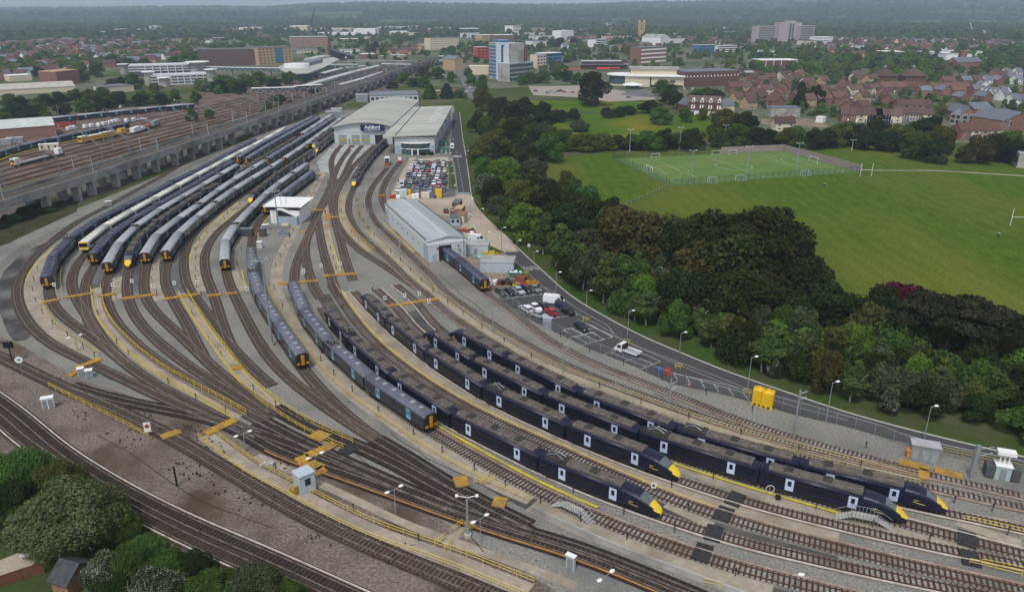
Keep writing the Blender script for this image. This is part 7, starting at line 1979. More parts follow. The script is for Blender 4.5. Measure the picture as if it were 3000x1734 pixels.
railing(offset(PT['mq'],-1.15),'left yellow handrail of the curved walkway in the throat');railing(offset(PT['mq'],1.15),'right yellow handrail of the curved walkway in the throat')
m_yelp=M('faded_yellow',(.50,.43,.16),(.42,.36,.13),2,.7)
railing(offset(PT['4s'],-1.1),'faded yellow fence along the path left of the through tracks',mat=m_yelp,step=2.6);railing(offset(PT['4s'],1.25),'faded yellow fence along the path right of the through tracks',mat=m_yelp,step=2.6)
railing(raw('20:385,190 430,270 520,390 640,485 760,560 915,665'),'yellow handrail on the right edge of the wide beige platform')
railing(raw('20:455,960 700,1090 950,1210 1200,1335 1375,1430'),'yellow handrail beside the single line, pointing at the red sign')
railing(raw('g:580,240 800,285 1100,350 1450,440'),'yellow handrail behind the thick steel mast by the road')
railing(raw('33:1965,800 2200,850 2520,925'),'yellow handrail on the platform at the right edge');railing(raw('33:2010,1200 2250,1255 2520,1325'),'lower yellow handrail at the right edge')
railing(raw('33:2120,1205 2300,1235 2520,1285'),'upper yellow handrail of the pair at the lower right edge')
railing(raw('32:1770,1385 1920,1425'),'short yellow handrail at the bottom of the retaining wall');railing(raw('31:1790,925 1910,835'), 'short yellow handrail on the left of the crossing steps')
railing(raw('31:1860,965 1975,865'),'short yellow handrail on the right of the crossing steps');railing(raw('31:1655,1040 1740,965'),'short yellow handrail branching from the bottom walkway');railing(raw('31:1740,1090 1805,1000'),'short yellow handrail facing the branch of the bottom walkway')
railing(raw('31:290,470 380,410'),'short yellow handrail leading to the small grey hut');railing(raw('31:2010,460 2130,515 2205,420'),'yellow handrail cage by the two amber pads');railing(raw('31:2070,470 2150,390'),'yellow steps rail near the two amber pads')
railing(raw('10:520,1440 515,1360 540,1220'),'short yellow rail on the small platform by the first train');railing(raw('10:575,1430 560,1340 575,1230'),'second short yellow rail by the first train')
m_mesh=bpy.data.materials.new('wire_mesh');m_mesh.use_nodes=True
_n=m_mesh.node_tree;_b=_n.nodes['Principled BSDF'];_b.inputs['Base Color'].default_value=(.16,.17,.17,1);_b.inputs['Alpha'].default_value=.22
m_meshg=bpy.data.materials.new('green_mesh');m_meshg.use_nodes=True
_n=m_meshg.node_tree;_b=_n.nodes['Principled BSDF'];_b.inputs['Base Color'].default_value=(.03,.07,.05,1);_b.inputs['Alpha'].default_value=.22
def fence(txt,label,h=2.2,mat=None,panel=None, step=3.0,rails=(1.0,),r=.035,postr=.06,it=3):
 return railing(raw(txt,it),label, h,mat or m_galv,0,step,rails,r,'wire_fence','wire fences',postr,'fence',panel or m_mesh)
fence('D:210,480 420,690 560,800 740,930 940,1100 1080,1200','wire fence with pale posts beside the upper roadside bays')
fence('22:380,440 700,600 1170,790 1480,925 1900,1010 2190,1090 2330,1150','wire fence between the outer track and the marked bays')
fence('23:130,1110 500,1210 900,1330 1300,1440;33:1250,60 1800,205 2520,355','wire fence along the depot road, lower right')
fence('B:170,1100 190,900 640,250','grey green fence on the left of the staff car park',2.4,panel=m_meshg)
fence('B:190,1110 450,1140 1100,1160 1790,1170','wire fence behind the yellow and white bins',2.0)
fence('10:0,1230 200,1060 480,930 760,800 1100,640 1400,480 1760,290 2100,120','thin wire fence on the gravel slope below the viaduct',1.8)
fence('12:1435,465 1250,560 1020,650','low wire fence crossing the grass from the pitch corner',1.2)
def board(txt,wd,mat=None,label=None,z=.33,group='amber crossing boards',name='crossing_board'):
 a,b=W(txt);d=(b-a);L=d.length;d.normalize()
 mb=MB();mb.obox((a+b)/2,d,Vector((-d.y,d.x,0)),L, wd,.05,z)
 o=mb.build(name,mat or m_yelor)
 ce=(a+b)/2
 me=o.data
 for v in me.vertices:v.co-=Vector((ce.x,ce.y,0))
 o.location=(ce.x,ce.y,0)
 o['category']='crossing board'
 o.matrix_basis=Matrix.Translation((ce.x,ce.y,0))
 rank(o,label or('amber crossing board {near}' if mat is None else 'black crossing board {near}'),group)
for q in('20:380,185 555,150','20:595,138 855,95','20:910,128 1055,100','20:1115,150 1440,105','20:1500,152 1850,102','20:1910,122 2045,106','20:2080,103 2190,95','21:1205,218 1690,148','11:200,1365 580,1335','11:620,1292 930,1270','F:300,235 560,230','F:590,328 690,325','F:580,362 850,362','F:600,520 700,518','F:590,412 690,410','F:120,640 215,640','11:1115,550 1205,545','E:300,1075 540,1075','E:170,1425 430,1425'):
 board(q,1.3)
for q,w_ in(('20:700,790 930,705',1.6),('20:640,860 740,800',1.6),('20:1490,1430 1670,1370',1.8),('20:1900,1395 2170,1268',1.9),('i:720,580 1020,450',1.9), ('i:620,640 760,590',2.4),('i:700,660 860,720',3.0),('i:800,760 920,710',2.0),('i:790,335 930,385',2.6),('31:1830,450 1960,430',2.6),('31:2190,620 2310,640',2.4),('33:1360,250 1640,325', 1.8),('33:1690,335 1945,395',1.8),('33:1545,360 1640,385',3.2),('20:2140,790 2225,775',1.6),('31:1935,850 2010,830',1.6)):
 board(q,w_)
for q in('32:2095,548 2020,650','32:1985,680 1925,800','32:1880,850 1840,980','32:1785,1020 1730,1170','33:1990,900 1990,1035','33:2000,1080 2040,1215','31:800,170 900,120'):
 board(q,2.3,M('black_board',(.030,.030,.032), (.05,.05,.052),2.0),z=.34,group='black crossing boards')
bl=thing('bollard_light',None,'bollard light');PROTO['bol']=bl
mb=MB();mb.lathe([(.09,0),(.09,.95)],6);mb.build('post',m_dgrey,bl)
mb=MB();mb.lathe([(.13,.95),(.13,1.25),(.05,1.3)],6);mb.build('lamp_head',m_black,bl)
for key,txt in(('20','305,75 335,175 392,280 490,382 625,490 875,680 770,600 1190,660 1555,925 1810,1070 2085,1200 905,290 1080,560 1775,290 1930,540 2045,680 2340,985 1075,145 1450,115 1860,120 1185,20 1040,20 1410,40 1815,40'),('10','350,1235 315,1330 770,1150 1090,1230 1075,1320 1410,1240 1405,1335 1480,1150 1845,970 1910,900 1805,1060 1810,1145 1810,1240 1810,1325 2070,770 2103,715 2210,625 2155,990 2155,1090 2190,1190 2230,1060 2250,850 2365,730 2405,690'),('11','510,565 535,520 480,625 445,680 555,470 345,880 310,945 270,1030 225,1115 185,1205 170,1410 690,1045 715,1135 740,1225 880,890 945,960 790,700 990,800 1035,860 1090,930 955,735 945,670 930,600 1245,1075 1335,1160 1425,1245 1525,1340 940,240 1070,345'),('21','245,230 600,720 720,850 890,1000 1130,1190 1455,1400 1635,85 1075,75 1770,190 1910,300 2085,425 2290,550 185,1140 450,1315 605,650'),('31', '760,90 1718,165 2015,330 2300,480 900,700 1500,980'),('22','447,500 715,630 1025,755 1385,895 1790,1030 2215,1185 177,690 805,965 1190,1110 1628,1260 2110,1405'),('32','260,635 632,800 1058,965 1497,890 1625,705 1470,485 2060,1300 1855,410 1030,730 565,530'),('33','600,680 1120,850 1645,980 435,160 1010,300 1060,120 2365,925 1875,630 2225,705')):
 for q in txt.split():
  a,b=q.split(',');p=W1('%s:%s,%s'%(key,a,b))
  o=dup(bl,(p.x,p.y,.04),0);rank(o,'short dark bollard light {near}','bollard lights of the yard')
def sign(txt,w,h,hp,label,mat=None,mark=None,round_=False,group='signs of the yard'):
 p=W1(txt);t=thing('sign',label,'sign',p,-.2 if p.x>0 else.3,group)
 if not label:rank(t,'small white siding sign {near}',group)
 mb=MB();mb.tube([(0,0.05,0),(0,0.05,hp+h*.5)],.05,5);mb.build('post',m_galv,t)
 mb=MB()
 if round_:mb.add([(w/2*math.cos(2*PI*k/16),y,hp+h/2+h/2*math.sin(2*PI*k/16))for y in(-.03,.03)for k in range(16)],[tuple(range(16)),tuple(range(31,15,-1))])
 else:mb.box(-w/2,w/2,-.03,.03,hp,hp+h)
 b_=mb.build('plate',mat or m_white,t)
 if mark=='red':
  mb=MB();mb.add([(w*.33*math.cos(2*PI*k/14),-.05,hp+h*.6+w*.33*math.sin(2*PI*k/14))for k in range(14)],[tuple(range(14))]);mb.build('red_disc',m_red,b_)
 elif mark=='dark':mb=MB();mb.box(-w*.22,w*.22,-.05,-.03,hp+h*.3, hp+h*.75);mb.build('sign_figure',m_dgrey,b_)
 elif mark=='ring':mb=MB();mb.box(-w*.2,w*.2,-.05,-.03,hp+h*.42,hp+h*.60);mb.build('sign_figure',m_dgrey,b_)
 return t
for q in('20:1048,60','20:1225,25','20:1420,75','20:1615,45','20:1825,40','20:510,60','20:2285,100','21:1193,185','21:1375,160','21:1510,145','21:1597,215','F:190,1430','F:518,1340','F:870,1300','11:440,1300','32:1302,540','11:797,140','11:885,140','11:683,145','11:1003,145'):
 sign(q,.8,1.0,1.0,None,mark='dark')
sign('20:1375,1415',1.1,1.9,1.0,'white sign with a red disc at the end of the handrail', mark='red')
sign('20:235,945',1.4,1.4,5.0,'round white disc signal on a dark post, lower left',mark='ring',round_=True)
sign('32:1472,215',.8,.9,2.4,'small square white sign on a post beside the yellow nose',mark='ring')
sign('B:1795,960',.7,.9,1.2,'small white road sign by the planted strip',mark='dark');sign('C:1360,1130',1.0,1.0,1.4,'round speed sign on the left of the road',mark='ring', round_=True);sign('C:1762,1110',1.0,1.0,1.4,'round speed sign on the right verge',mark='ring',round_=True)
p=W1('20:115,720');t=thing('signal','dark railway signal head on a post at the left edge','signal',p)
mb=MB();mb.tube([(0,0,0),(0,0,4.2)],.14,6);mb.build('post',m_black,t);mb=MB();mb.box(-.9,.9,-.3,.3,3.2,4.6);mb.build('signal_head',m_black,t);mb=MB();mb.box(-1.1,1.1,-.9,-.3,4.6,4.8);mb.build('hood',m_black,t)
p=W1('30:1635,470');mb=MB();mb.tube([(0,0,0),(0,0,3.6)],.16,6);o=mb.build('marker_post',m_black);o.location=p;tag(o,'lone black marker post on the brown ground, lower left','post')
def hut(name, label,cat,txt,ang,L,D,H,wall,roof=None,doors=1,wins=0,group=None,rank_=False,ro=.12):
 p=W1(txt);t=thing(name,label,cat,p,ang,group)
 if rank_:rank(t,rank_,group)
 mb=MB();mb.box(-L/2,L/2,-D/2,D/2,.03,H);mb.build('wall',wall,t)
 mb=MB();mb.box(-L/2-ro,L/2+ro,-D/2-ro,D/2+ro,H+.002,H+.14);mb.build('roof',roof or m_wrend,t)
 for k in range(doors):
  x=-L/2+L*(k+.5)/doors;w_=min(.9,L/doors*.8)/2
  mb=MB();mb.box(x-w_,x+w_,-D/2-.04,-D/2+.02,.1,min(H*.88,2.0));mb.build('door',m_galv if wall is not m_galv else m_grey,t)
 for k in range(wins):
  x=-L/2+L*(k+.5)/wins
  mb=MB();mb.box(x-.45,x+.45,-D/2-.06,-D/2+.02,H*.45,H*.8);mb.build('window',m_glass,t)
  if k==0:mb=MB();mb.box(L/2-.02,L/2+.05,-.4,.4,H*.45,H*.8);mb.build('window',m_glass,t)
 return t
m_hutg=M('hut_grey',(.36,.41,.45),(.42,.47,.51),1.0,.6,0,True)
hut('lookout_hut','small grey lookout hut with windows beside the amber boards','hut','31:455,505',.75,2.5,2.3,3.3,m_hutg,m_hutg,0,1)
p=W1('31:385,520');t=thing('platform_step','amber step platform in front of the small grey hut','steps',p,.75)
mb=MB();mb.box(-.9,.9,-.9,.9,.04,.7);mb.build('base',m_yelor,t);mb=MB();mb.box(-.9,.9,-.95,-.85,.7,1.6);mb.build('gate',m_yelor,t)
hut('cabinet','pale grey relay cabinet on a slab, lower left brown ground','cabinet','20:455,1150',.4,1.9,1.0,2.2,m_wrend,m_wrend,2)
hut('cabinet','left one of two pale cabinets beside the amber walkway elbow','cabinet','20:752,845',.4,1.1,1.0,1.5,m_hutg,m_wrend,1);hut('cabinet','right one of two pale cabinets beside the amber walkway elbow','cabinet','20:830,865',.4,1.2,1.0,1.6,m_hutg,m_wrend,1)
hut('cabinet','tall thin white cabinet at the edge of the dark tracks, bottom','cabinet','32:540,1240',-.6,1.2,.5,2.3,m_hutg,m_wrend,1)
hut('cabinet','blue grey electrical cabinet at the parking fence corner','cabinet','D:1290,1270',-.3,2.0,1.4,2.6,m_cladb,m_cladb,2)
hut('substation','grey equipment house with white roof above the lower right tracks','cabinet','33:1585,215',-.35,4.2,2.2,2.8,m_galv,m_flat,3);hut('orange_box','orange storage box left of the grey equipment house','box','33:1480,210',-.35,1.7,1.0,1.4,M('orange_paint',(.62,.22,.03),(.5,.18,.03),1.0),M('orange_paint',(1,1,1)),1)
t=hut('transformer','pale green transformer unit with radiators at the right edge','transformer','33:2300,390',-.35,2.2,1.8, 2.4,M('pale_green',(.30,.38,.36),(.36,.44,.42),1.0),m_wrend,1)
for s in(-1,1):
 mb=MB();mb.box(*sorted((s*1.2,s*2.4)),-1.0,1.0,.3,2.2);mb.build('radiator',m_dgrey,t)
mb=MB()
for s in(-.6,0,.6):mb.tube([(s,0,2.4),(s,0,4.4)],.14,5)
mb.box(-1.3,1.3,-.7,.7,4.3,4.9);mb.build('busbar_hood',m_wrend,t)
for k,(q,c)in enumerate((('22:2270,1110',0),('22:2350,1135',1))):
 p=W1(q);t=thing('tank',('left one of two tall yellow tanks by the road','right one of two tall yellow tanks by the road')[k],'tank',p,-.5,'yellow tanks by the road')
 mb=MB();mb.prism([(x*1.08,y*1.05)for x,y in((-1,-.8),(-.8,-1),(.8,-1),(1,-.8),(1,.8),(.8,1),(-.8,1),(-1,.8))],.5,3.15);mb.build('body',M('tank_yellow',(.66,.42,.01),(.56,.35,.01),1.0,.5),t)
 mb=MB();mb.lathe([(1.0,3.15),(.5,3.45),(.42,3.6)],12);mb.build('lid', M('tank_yellow',(1,1,1)),t)
 mb=MB()
 for sx in(-.9,0,.9):
  for sy in(-.9,.9):mb.box(sx-.2,sx+.2,sy-.2,sy+.2,.0,.5)
 mb.build('foot',M('tank_yellow',(1,1,1)),t)
 for z in(1.3,2.4):mb=MB();mb.prism([(x*1.11,y*1.08)for x,y in((-1,-.8),(-.8,-1),(.8, -1),(1,-.8),(1,.8),(.8,1),(-.8,1),(-1,.8))], z,z+.12,bot=True);mb.build('band',M('tank_yellow',(1,1,1)),t)
sa=math.atan2(wd.y,wd.x)
hut('site_cabin','grey flat roofed site cabin beside the long white van','cabin','C:800,1130',sa-.5,7.5,5,3.0,m_hutg,m_concg,1);hut('site_cabin','larger grey flat roofed cabin beside the road bend','cabin','C:1190,1440',sa-.5,9.5,6.5,3.0,m_hutg,m_concg,0)
hut('site_cabin','small grey cabin with two windows behind the wash shed','cabin','C:400,600',sa-.3, 3.4,6,2.7,m_hutg,M('felt',(.10,.11,.11),(.14,.15,.15),1.0),0,2)
for q,c,lb,H in(('C:440,330',m_brickd,'rusty dark container at the head of the yard stack',3.0),('C:490,430',m_wood,'tan roofed container in the middle of the yard stack',2.7),('C:530,560',m_cream,'cream container with an open dark door',2.8)):
 t=hut('container',lb,'container',q,sa-.55,2.6,6,H,c,(m_flatd,m_buff,m_wood)[(m_brickd,m_wood, m_cream).index(c)],1,0,'containers on the paved yard')
for q,lb in(('C:345,380','upper rusty bin on the paved yard'),('C:355,425','lower rusty bin on the paved yard')):
 p=W1(q);t=thing('bin',lb,'bin',p,.2,'rusty bins');mb=MB();mb.box(-.7,.7, -.6,.6,.1,1.3);mb.build('body',m_rust,t);mb=MB();mb.box(-.75,.75,-.65, .65,1.3,1.42);mb.build('lid',m_pinkc,t)
def skip(q,ang,mat,label,L=3.4,Wd=1.7, H=1.2,fill=None):
 p=W1(q);t=thing('skip',label,'skip',p,ang,'skips and bins by the bays')
 mb=MB();mb.add([(-L/2+.5,-Wd/2,.05),(L/2-.5,-Wd/2,.05),(L/2-.5,Wd/2,.05),(-L/2+.5,Wd/2,.05),(-L/2,-Wd/2,H),(L/2,-Wd/2,H),(L/2,Wd/2,H),(-L/2,Wd/2,H), (-L/2+.1,-Wd/2+.1,H-.35),(L/2-.1,-Wd/2+.1,H-.35), (L/2-.1,Wd/2-.1,H-.35),(-L/2+.1,Wd/2-.1,H-.35)],[(0,1,5,4),(1,2,6,5),(2,3,7,6),(3,0,4,7), (4,5,9,8),(5,6,10,9),(6,7,11,10),(7,4,8,11),(8,9,10,11)]);b_=mb.build('body',mat,t)
 if fill:
  r=random.Random(len(label));mb=MB()
  for k in range(9):x,y=r.uniform(-L*.38,L*.38),r.uniform(-Wd*.35,Wd*.35);mb.box(x-.3,x+.3,y-.22,y+.22,H-.4,H+r.uniform(-.05,.35))
  mb.build('scrap',fill,t)
skip('D:715,320',-.1,m_green,'long green skip with white waste inside',4.6,2.0, 1.5,m_white);skip('D:790,400',-.6,m_rust,'rusty brown open topped skip',3.6,1.8,1.5);skip('D:870,420',-.7,m_rust,'second rusty skip tipped beside the first',2.2,1.4,1.0)
skip('D:875,325',.9,m_yelbright,'yellow frame skip beside the green one',2.2,.9,1.4);skip('D:960,480',-.2,m_yelor,'left amber scrap bin behind the parked cars',2.3,2.0,1.0,m_yelor);skip('D:1050,480',-.2,m_yelor,'right amber scrap bin behind the parked cars',2.3,2.0,1.0,m_yelor)
skip('D:715,500',-.2,m_yelbright,'yellow scrap bin behind the dark car',2.2,1.4,.8,m_yelor);skip('D:785,510',-.2,m_blue,'blue scrap bin behind the silver car',1.6,1.3,.9);skip('D:855,500',-.2,m_red,'small red scrap bin',1.2,1.0,.9,m_red)
def heap(name,q,label,mats,n,sp,sz,cat):
 p=W1(q);t=thing(name,label,cat, p);r=random.Random(len(label))
 for mi,m in enumerate(mats):
  mb=MB()
  for k in range(n):
   x,y=r.gauss(0,sp),r.gauss(0,sp*.6);s=r.uniform(.5,1)*sz;a=r.uniform(0,3)
   mb.obox((x,y,0),(math.cos(a),math.sin(a),0),(-math.sin(a),math.cos(a),0),s*1.6,s*.8,.05, .1+s*r.uniform(.3,.9))
  mb.build('scrap',m,t)
heap('scrap_heap','D:310,440','heap of white and grey scrap behind the fence',(m_white,m_galv),12,1.0,1.1,'scrap heap');heap('scrap_heap','D:560,450','heap of dark cable drums and scrap',(m_black,m_brickd),9,.9,1.3,'scrap heap');heap('scrap_heap','D:440,450', 'small heap with a red crate',(m_red,),3,.4,1.2,'scrap heap')
heap('timber_stack','C:1120,1190','stack of yellow frames between the grey cabins',(m_yelbright,m_yelor),6,1.1,1.3,'stack');heap('scrap_heap','C:980,1230','row of white drums between the grey cabins',(m_white,),6,1.2,.9,'drums');heap('timber_stack','C:860,1230','bundle of pale and blue poles by the site cabin',(m_cream,m_edoor),5,.9,1.1,'stack')
heap('rubble_heap','i:290,680','small pile of concrete posts beside the handrail',(m_concg,),5,.8,.9,'pile');heap('rubble_heap','C:600,740','brown earth heap where the workers stand',(m_brickd, m_rust),10,1.2,.9,'heap')
for q in('22:1355,835','22:1435,850'):
 c=m_blue if '1355' in q else m_red;p=W1(q);t=thing('wheeled_bin',('blue' if c is m_blue else 'red')+' wheeled bin at the end of the marked bays','bin',p,.3);mb=MB();mb.box(-.5,.5,-.5,.5,.1,1.25);mb.build('body',c,t);mb=MB();mb.box(-.55,.55,-.55,.55,1.25,1.38);mb.build('lid',c,t)
for q,lb in(('D:1990,1150','near the lone black estate'),('22:1060,565','behind the flatbed truck'),('22:1535,790','beside the red and blue bins'),('22:2165,1030','beside the yellow tanks')):
 p=W1(q);t=thing('post_guard','yellow ring guard round a lamp base '+lb,'guard rail',p,0,'yellow lamp guards')
 for a in range(5):mb=MB();x,y=.75*math.cos(a*1.2566),.75*math.sin(a*1.2566);mb.tube([(x,y,0),(x,y,1.0)],.045,5);mb.build('post',m_yelbright,t)
 mb=MB();mb.tube([(.75*math.cos(a*PI/8),.75*math.sin(a*PI/8),.98)for a in range(17)],.055,5);mb.build('ring',m_yelbright,t)
p=W1('22:1628,950');t=thing('traffic_cone','red and white traffic cone by the hatched paint','cone',p);mb=MB();mb.lathe([(.3,.04),(.3,.08),(.2,.1),(.05,.9)],8);mb.build('body',m_red,t);mb=MB();mb.lathe([(.155,.4),(.105,.6)],8);mb.build('white_band',m_white,t)
for q, mt,w_,h_,lb in(('B:245,1185',m_red,1.8,1.3,'red crate'),('B:398,1190',m_white,1.6,1.2,'white wheeled tank'),('B:475,1180',M('pale_cab',(.42,.50,.52),(.48,.56,.58),1.0),1.6,3.3,'left pale blue tall cabinet'),('B:560,1175',MATS['pale_cab'],1.5,3.3, 'right pale blue tall cabinet'),('B:655,1150',M('tank_yellow',(1,1,1)),2.0,2.6,'yellow tank'),('B:655,1200',m_cream,1.7,1.2,'cream low box'),('B:770,1195',m_wrend,1.6,1.7,'left white waste bag'),('B:860,1190',m_wrend,1.4,1.9,'right white waste bag'),('B:1065,1180',m_cream,3.2,2.2,'cream box trailer'),('B:1290,1175',m_blue, 1.5,1.2,'blue crate'),('B:1390,1175',MATS['tank_yellow'],2.4,3.4,'tall yellow tank')):
 p=W1(q);t=thing(lb.split()[-1].replace('bag','waste_bag'),lb+' in the line below the staff car park',lb.split()[-1],p,0,'stores below the staff car park')
 mb=MB();mb.box(-w_/2,w_/2,-.8,.8,.12,h_);mb.build('body',mt,t);mb=MB();mb.add([(-w_/2-.03,-.83,h_+.003),(w_/2+.03,-.83,h_+.003),(w_/2+.03,.83,h_+.003),(-w_/2-.03,.83,h_+.003),(-w_*.3,-.45,h_+.22),(w_*.3,-.45,h_+.22),(w_*.3,.45,h_+.22),(-w_*.3,.45,h_+.22)], [(0,1,5,4),(1,2,6,5),(2,3,7,6),(3,0,4,7),(4,5,6,7)]);mb.build('lid',mt,t)
 mb=MB();mb.box(-w_*.4,w_*.4,-.7,.7,0,.12);mb.build('pallet',m_dgrey,t)
for q,ang,lb in(('A:2150,1120', 0,'green container beside the annexe wall'),('A:2150,985',0,'dark green bin store behind the green container')):
 hut('container',lb,'container',q,ang,4.5,3,2.4,m_green,m_grngl if '985' in q else m_green,2)
hut('wash_plant','dark wash plant housing over the track, beside the control building','machine','E:210,1110',-.1,4.0,1.6,2.6,m_dgrey,m_slate,0);hut('wash_plant','second dark wash plant housing right of the first','machine','E:600,1110',-.1,1.9,1.6,2.6,m_dgrey,m_slate,0);hut('white_tank','white topped tank beside the wash plant','tank','E:525,1400',0,1.4,1.2,2.0,m_clad,m_white,0)
hut('shelter','flat grey shelter with white roof edge in front of the control building','shelter','E:1120,1110',-.05,3.4,1.8,1.2,m_galv,m_slate,0)
hut('cabin','white portable cabin with windows in the old yard','cabin','r:530,400',.42,9.0,3.2,3.2,m_cream,m_wrend,1,3)
hut('container','long dark red container beside the brown shed','container','00:600,1175',.3, 13,2.6,2.9,M('dull_red',(.20,.05,.05),(.25,.07,.065),1.0),M('dull_red',(1,1,1)),2)
for q in('r:45,345','r:170,325'):hut('container',None,'container',q,.3,8,3,3.0,m_galv,m_flat, 1,0,'grey cabins by the brown shed','grey cabin in front of the brown brick shed')
for k,q in enumerate(('10:1005,640','10:2455,860')):
 hut('cabinet',('grey cabinet on legs on the gravel slope left of the fan','white cabinet right of the sidings')[k],'cabinet',q,.6,2.0,1.2,1.7,m_galv,m_wrend,2)
def railmachine(name,label,pts,parts,z=.35):
 a,b=W(pts);d=(b-a).normalized();t=thing(name,label,'rail vehicle',(a+b)/2,math.atan2(d.y,d.x))
 for nm,x0,x1,w_,z0,z1,mt in parts:mb=MB();mb.box(x0,x1,-w_/2,w_/2,z0,z1);mb.build(nm,mt,t)
 return t
m_my=M('machine_yellow',(.60,.34,.02),(.50,.28,.02),1.0,.6)
railmachine('rail_machine','long yellow track machine with pale roofs in the old yard','r:925,325 1270,250',[('cab',-17,-12,2.7,1.0,3.9,m_my),('cab_roof',-17.1,-11.9,2.8,3.9,4.1,m_wrend),('frame',-17, 17,2.2,.35,1.0,m_under),('engine',-11.5,-2,2.5,1.0,3.5,m_my),('engine_roof',-11.5,-2,2.3,3.5,3.7,m_wrend),('body',-1,8,2.6,1.0,3.7,m_my),('body_roof',-1,8,2.4,3.7,3.9,m_wrend),('crane_deck',9,13,2.3,1.0,2.2,m_my),('cab',13,17,2.7,1.0,4.0,m_my),('window',-17.06, -16.9,2.0,2.4,3.5,m_glass)])
railmachine('rail_wagon','white engineering wagon with orange crane in the old yard','00:1180,1255 1500,1150',[('frame',-17,17,2.3,.35,1.0,m_under),('body',-17,-8,2.6,1.0,3.6,m_wrend),('body',-7,-3,2.5,1.0,2.6,m_wrend),('crane',-2,6,1.6,1.0,3.0,M('crane_orange',(.45,.14,.06),(.38,.12,.05),1.0)),('cab',9,17,2.6,1.0,3.8,m_galv)])
railmachine('rail_wagon','flat works wagon with white and yellow cab, left edge','r:225,565 600,470',[('frame',-16,16,2.3,.35,1.1,m_under),('cab',-16,-12.5,2.6,1.1,4.0,m_wrend),('cab_front',-16.1,-15.9,2.4,1.2,3.2,m_my),('window', -16.15,-16.05,2.0,2.4,3.4,m_glass),('deck_load',-11,6,2.4,1.1,1.7,m_ccrete),('cab',12,15, 2.5,1.1,3.9,m_wrend)])
railmachine('shunter','small orange based shunter with white cab near the depot annexe','A:1080,1400 1130,1280',[('frame',-4,4,2.4,.35,1.1,M('shunter_orange', (.42,.15,.05),(.34,.12,.04),1.0)),('cab',-1.5,1.5,2.3,1.1,3.6,m_wrend),('engine',-3.5,-1.5,1.8,1.1,2.4,m_dgrey),('window',-1.56,-1.4,1.8,2.2,3.2,m_glass),('deck',1.5,4,2.2,1.1,1.6,m_galv)])
railmachine('rail_trolley','small red and white trolley on the short track','A:1320,1320 1350,1260',[('frame',-2,2,2.0,.35,.9,m_red),('cab',-.8,.8,1.6,.9,2.2,m_wrend),('deck',.8,2,1.8,.9,1.2,m_red)])
def steps(label,txt,mat=None):
 P_=raw(txt,1);a,b=P_[0],P_[-1];d=(b-a);L=d.length;d.normalize()
 t=thing('platform_stairs',label,'steps',a,math.atan2(d.y,d.x))
 mb=MB();mb.box(2,L-2,-.7,.7,1.05,1.2);mb.build('deck',m_ccrete,t)
 for x0,x1,nm in((0,2,1),(L,L-2,1)):
  mb=MB()
  for k in range(5):xx=x0+(x1-x0)*k/5;mb.box(min(xx,xx+(x1-x0)/5),max(xx,xx+(x1-x0)/5),-.65,.65,.2*k+.05,.2*k+.2)
  mb.build('stair',m_concg,t)
 for s in(-.7,.7):
  mb=MB();mb.tube([(0,s,1.0),(2,s,2.2),(L-2,s,2.2),(L,s,1.0)],.04,5);mb.build('rail',m_galv,t)
  for k in range(8):x=2+(L-4)*k/7;mb=MB();mb.tube([(x,s,0),(x,s,2.2)],.04,5);mb.build('post',m_galv,t)
steps('white platform stairs with railings beside the third yellow nose','33:780,755 1300,865');steps('white platform stairs at the end of the bright yellow edge','32:380,640 740,820')
for q in('33:170,545',):
 p=W1(q);t=thing('hose_reel','pale coiled hose reel on the platform beside the third train','hose reel',p);mb=MB();mb.tube([(.65*math.cos(a*PI/8),0,.95+.65*math.sin(a*PI/8))for a in range(17)],.06,5);mb.build('hose',m_cream,t);mb=MB();mb.tube([(0,.1,0),(0,.1,1.3)],.08,5);mb.build('stand',m_galv,t)
p=W1('33:248,595');t=thing('trolley','small black trolley beside the hose reel','trolley',p);mb=MB();mb.box(-.35,.35,-.3,.3,.15,.7);mb.build('body',m_black,t);mb=MB();mb.tube([(-.2,0,.7),(-.5,0,1.3)],.05,4);mb.build('handle',m_black,t)
for k,q in enumerate(('31:1240,-20 1430,140 1530,130 1590,180 1480,225 1600,210 1800,330 2100,440','20:2280,1320 2360,1400 2450,1440','20:950,850 1080,930 1120,900','31:930,190 1000,280 1080,290','20:1690,1290 1740,1330 1700,1360','33:120,1320 200,1360 330,1400 470,1410','21:830,1090 910,1130 880,1100','22:1310,1020 1430,1050 1500,1085 1350,1120','11:1690,1280 1790,1370 1900,1420;21:1830,80 2000,170 2120,285','31:1920,870 2010,960 2100,1080','30:900,0 1250,200 1620,470 1900,640 2250,760 2520,860')):
 ln=raw(q,6);mb=MB();mb.tube(Z3(ln, .07),.06,4);o=mb.build('cable',m_black)
 c=ln[len(ln)//2]
 for v in o.data.vertices:v.co-=c
 o.location=c;o['category']='cable';o.matrix_basis=Matrix.Translation(c);rank(o,'loose black cable on the ballast {near}','cables on the ballast')
PCs=[V2(65.6,309.2),V2(49.8,370.5),V2(141.0,391.1),V2(158.4,337.6)]
sheet('sports_pitch',PCs,.020,g_turf)
NL,FL,FR,NR_=PCs
def pp(u,v):return(NL.lerp(NR_, u)).lerp(FL.lerp(FR,u),v)
def pline(pts,mat=m_line,w=.16):
 ln=[pp(*q)for q in pts];ln=resample(ln,1.0);mb=MB();mb.strip(Z3(offset(ln,-w/2),.028),Z3(offset(ln,w/2),.028));mb.build('pitch_marking',mat)['kind']='structure'
pw=M('pitch_white',(.48,.54,.42),(.40,.46,.34),1.0);pyw=M('pitch_yellow',(.42,.40,.10),(.36, .34,.1),1.0)
pline([(.06,.07),(.94,.07),(.94,.90),(.06,.90),(.06, .07)],pw);pline([(.5,.07),(.5,.90)],pw)
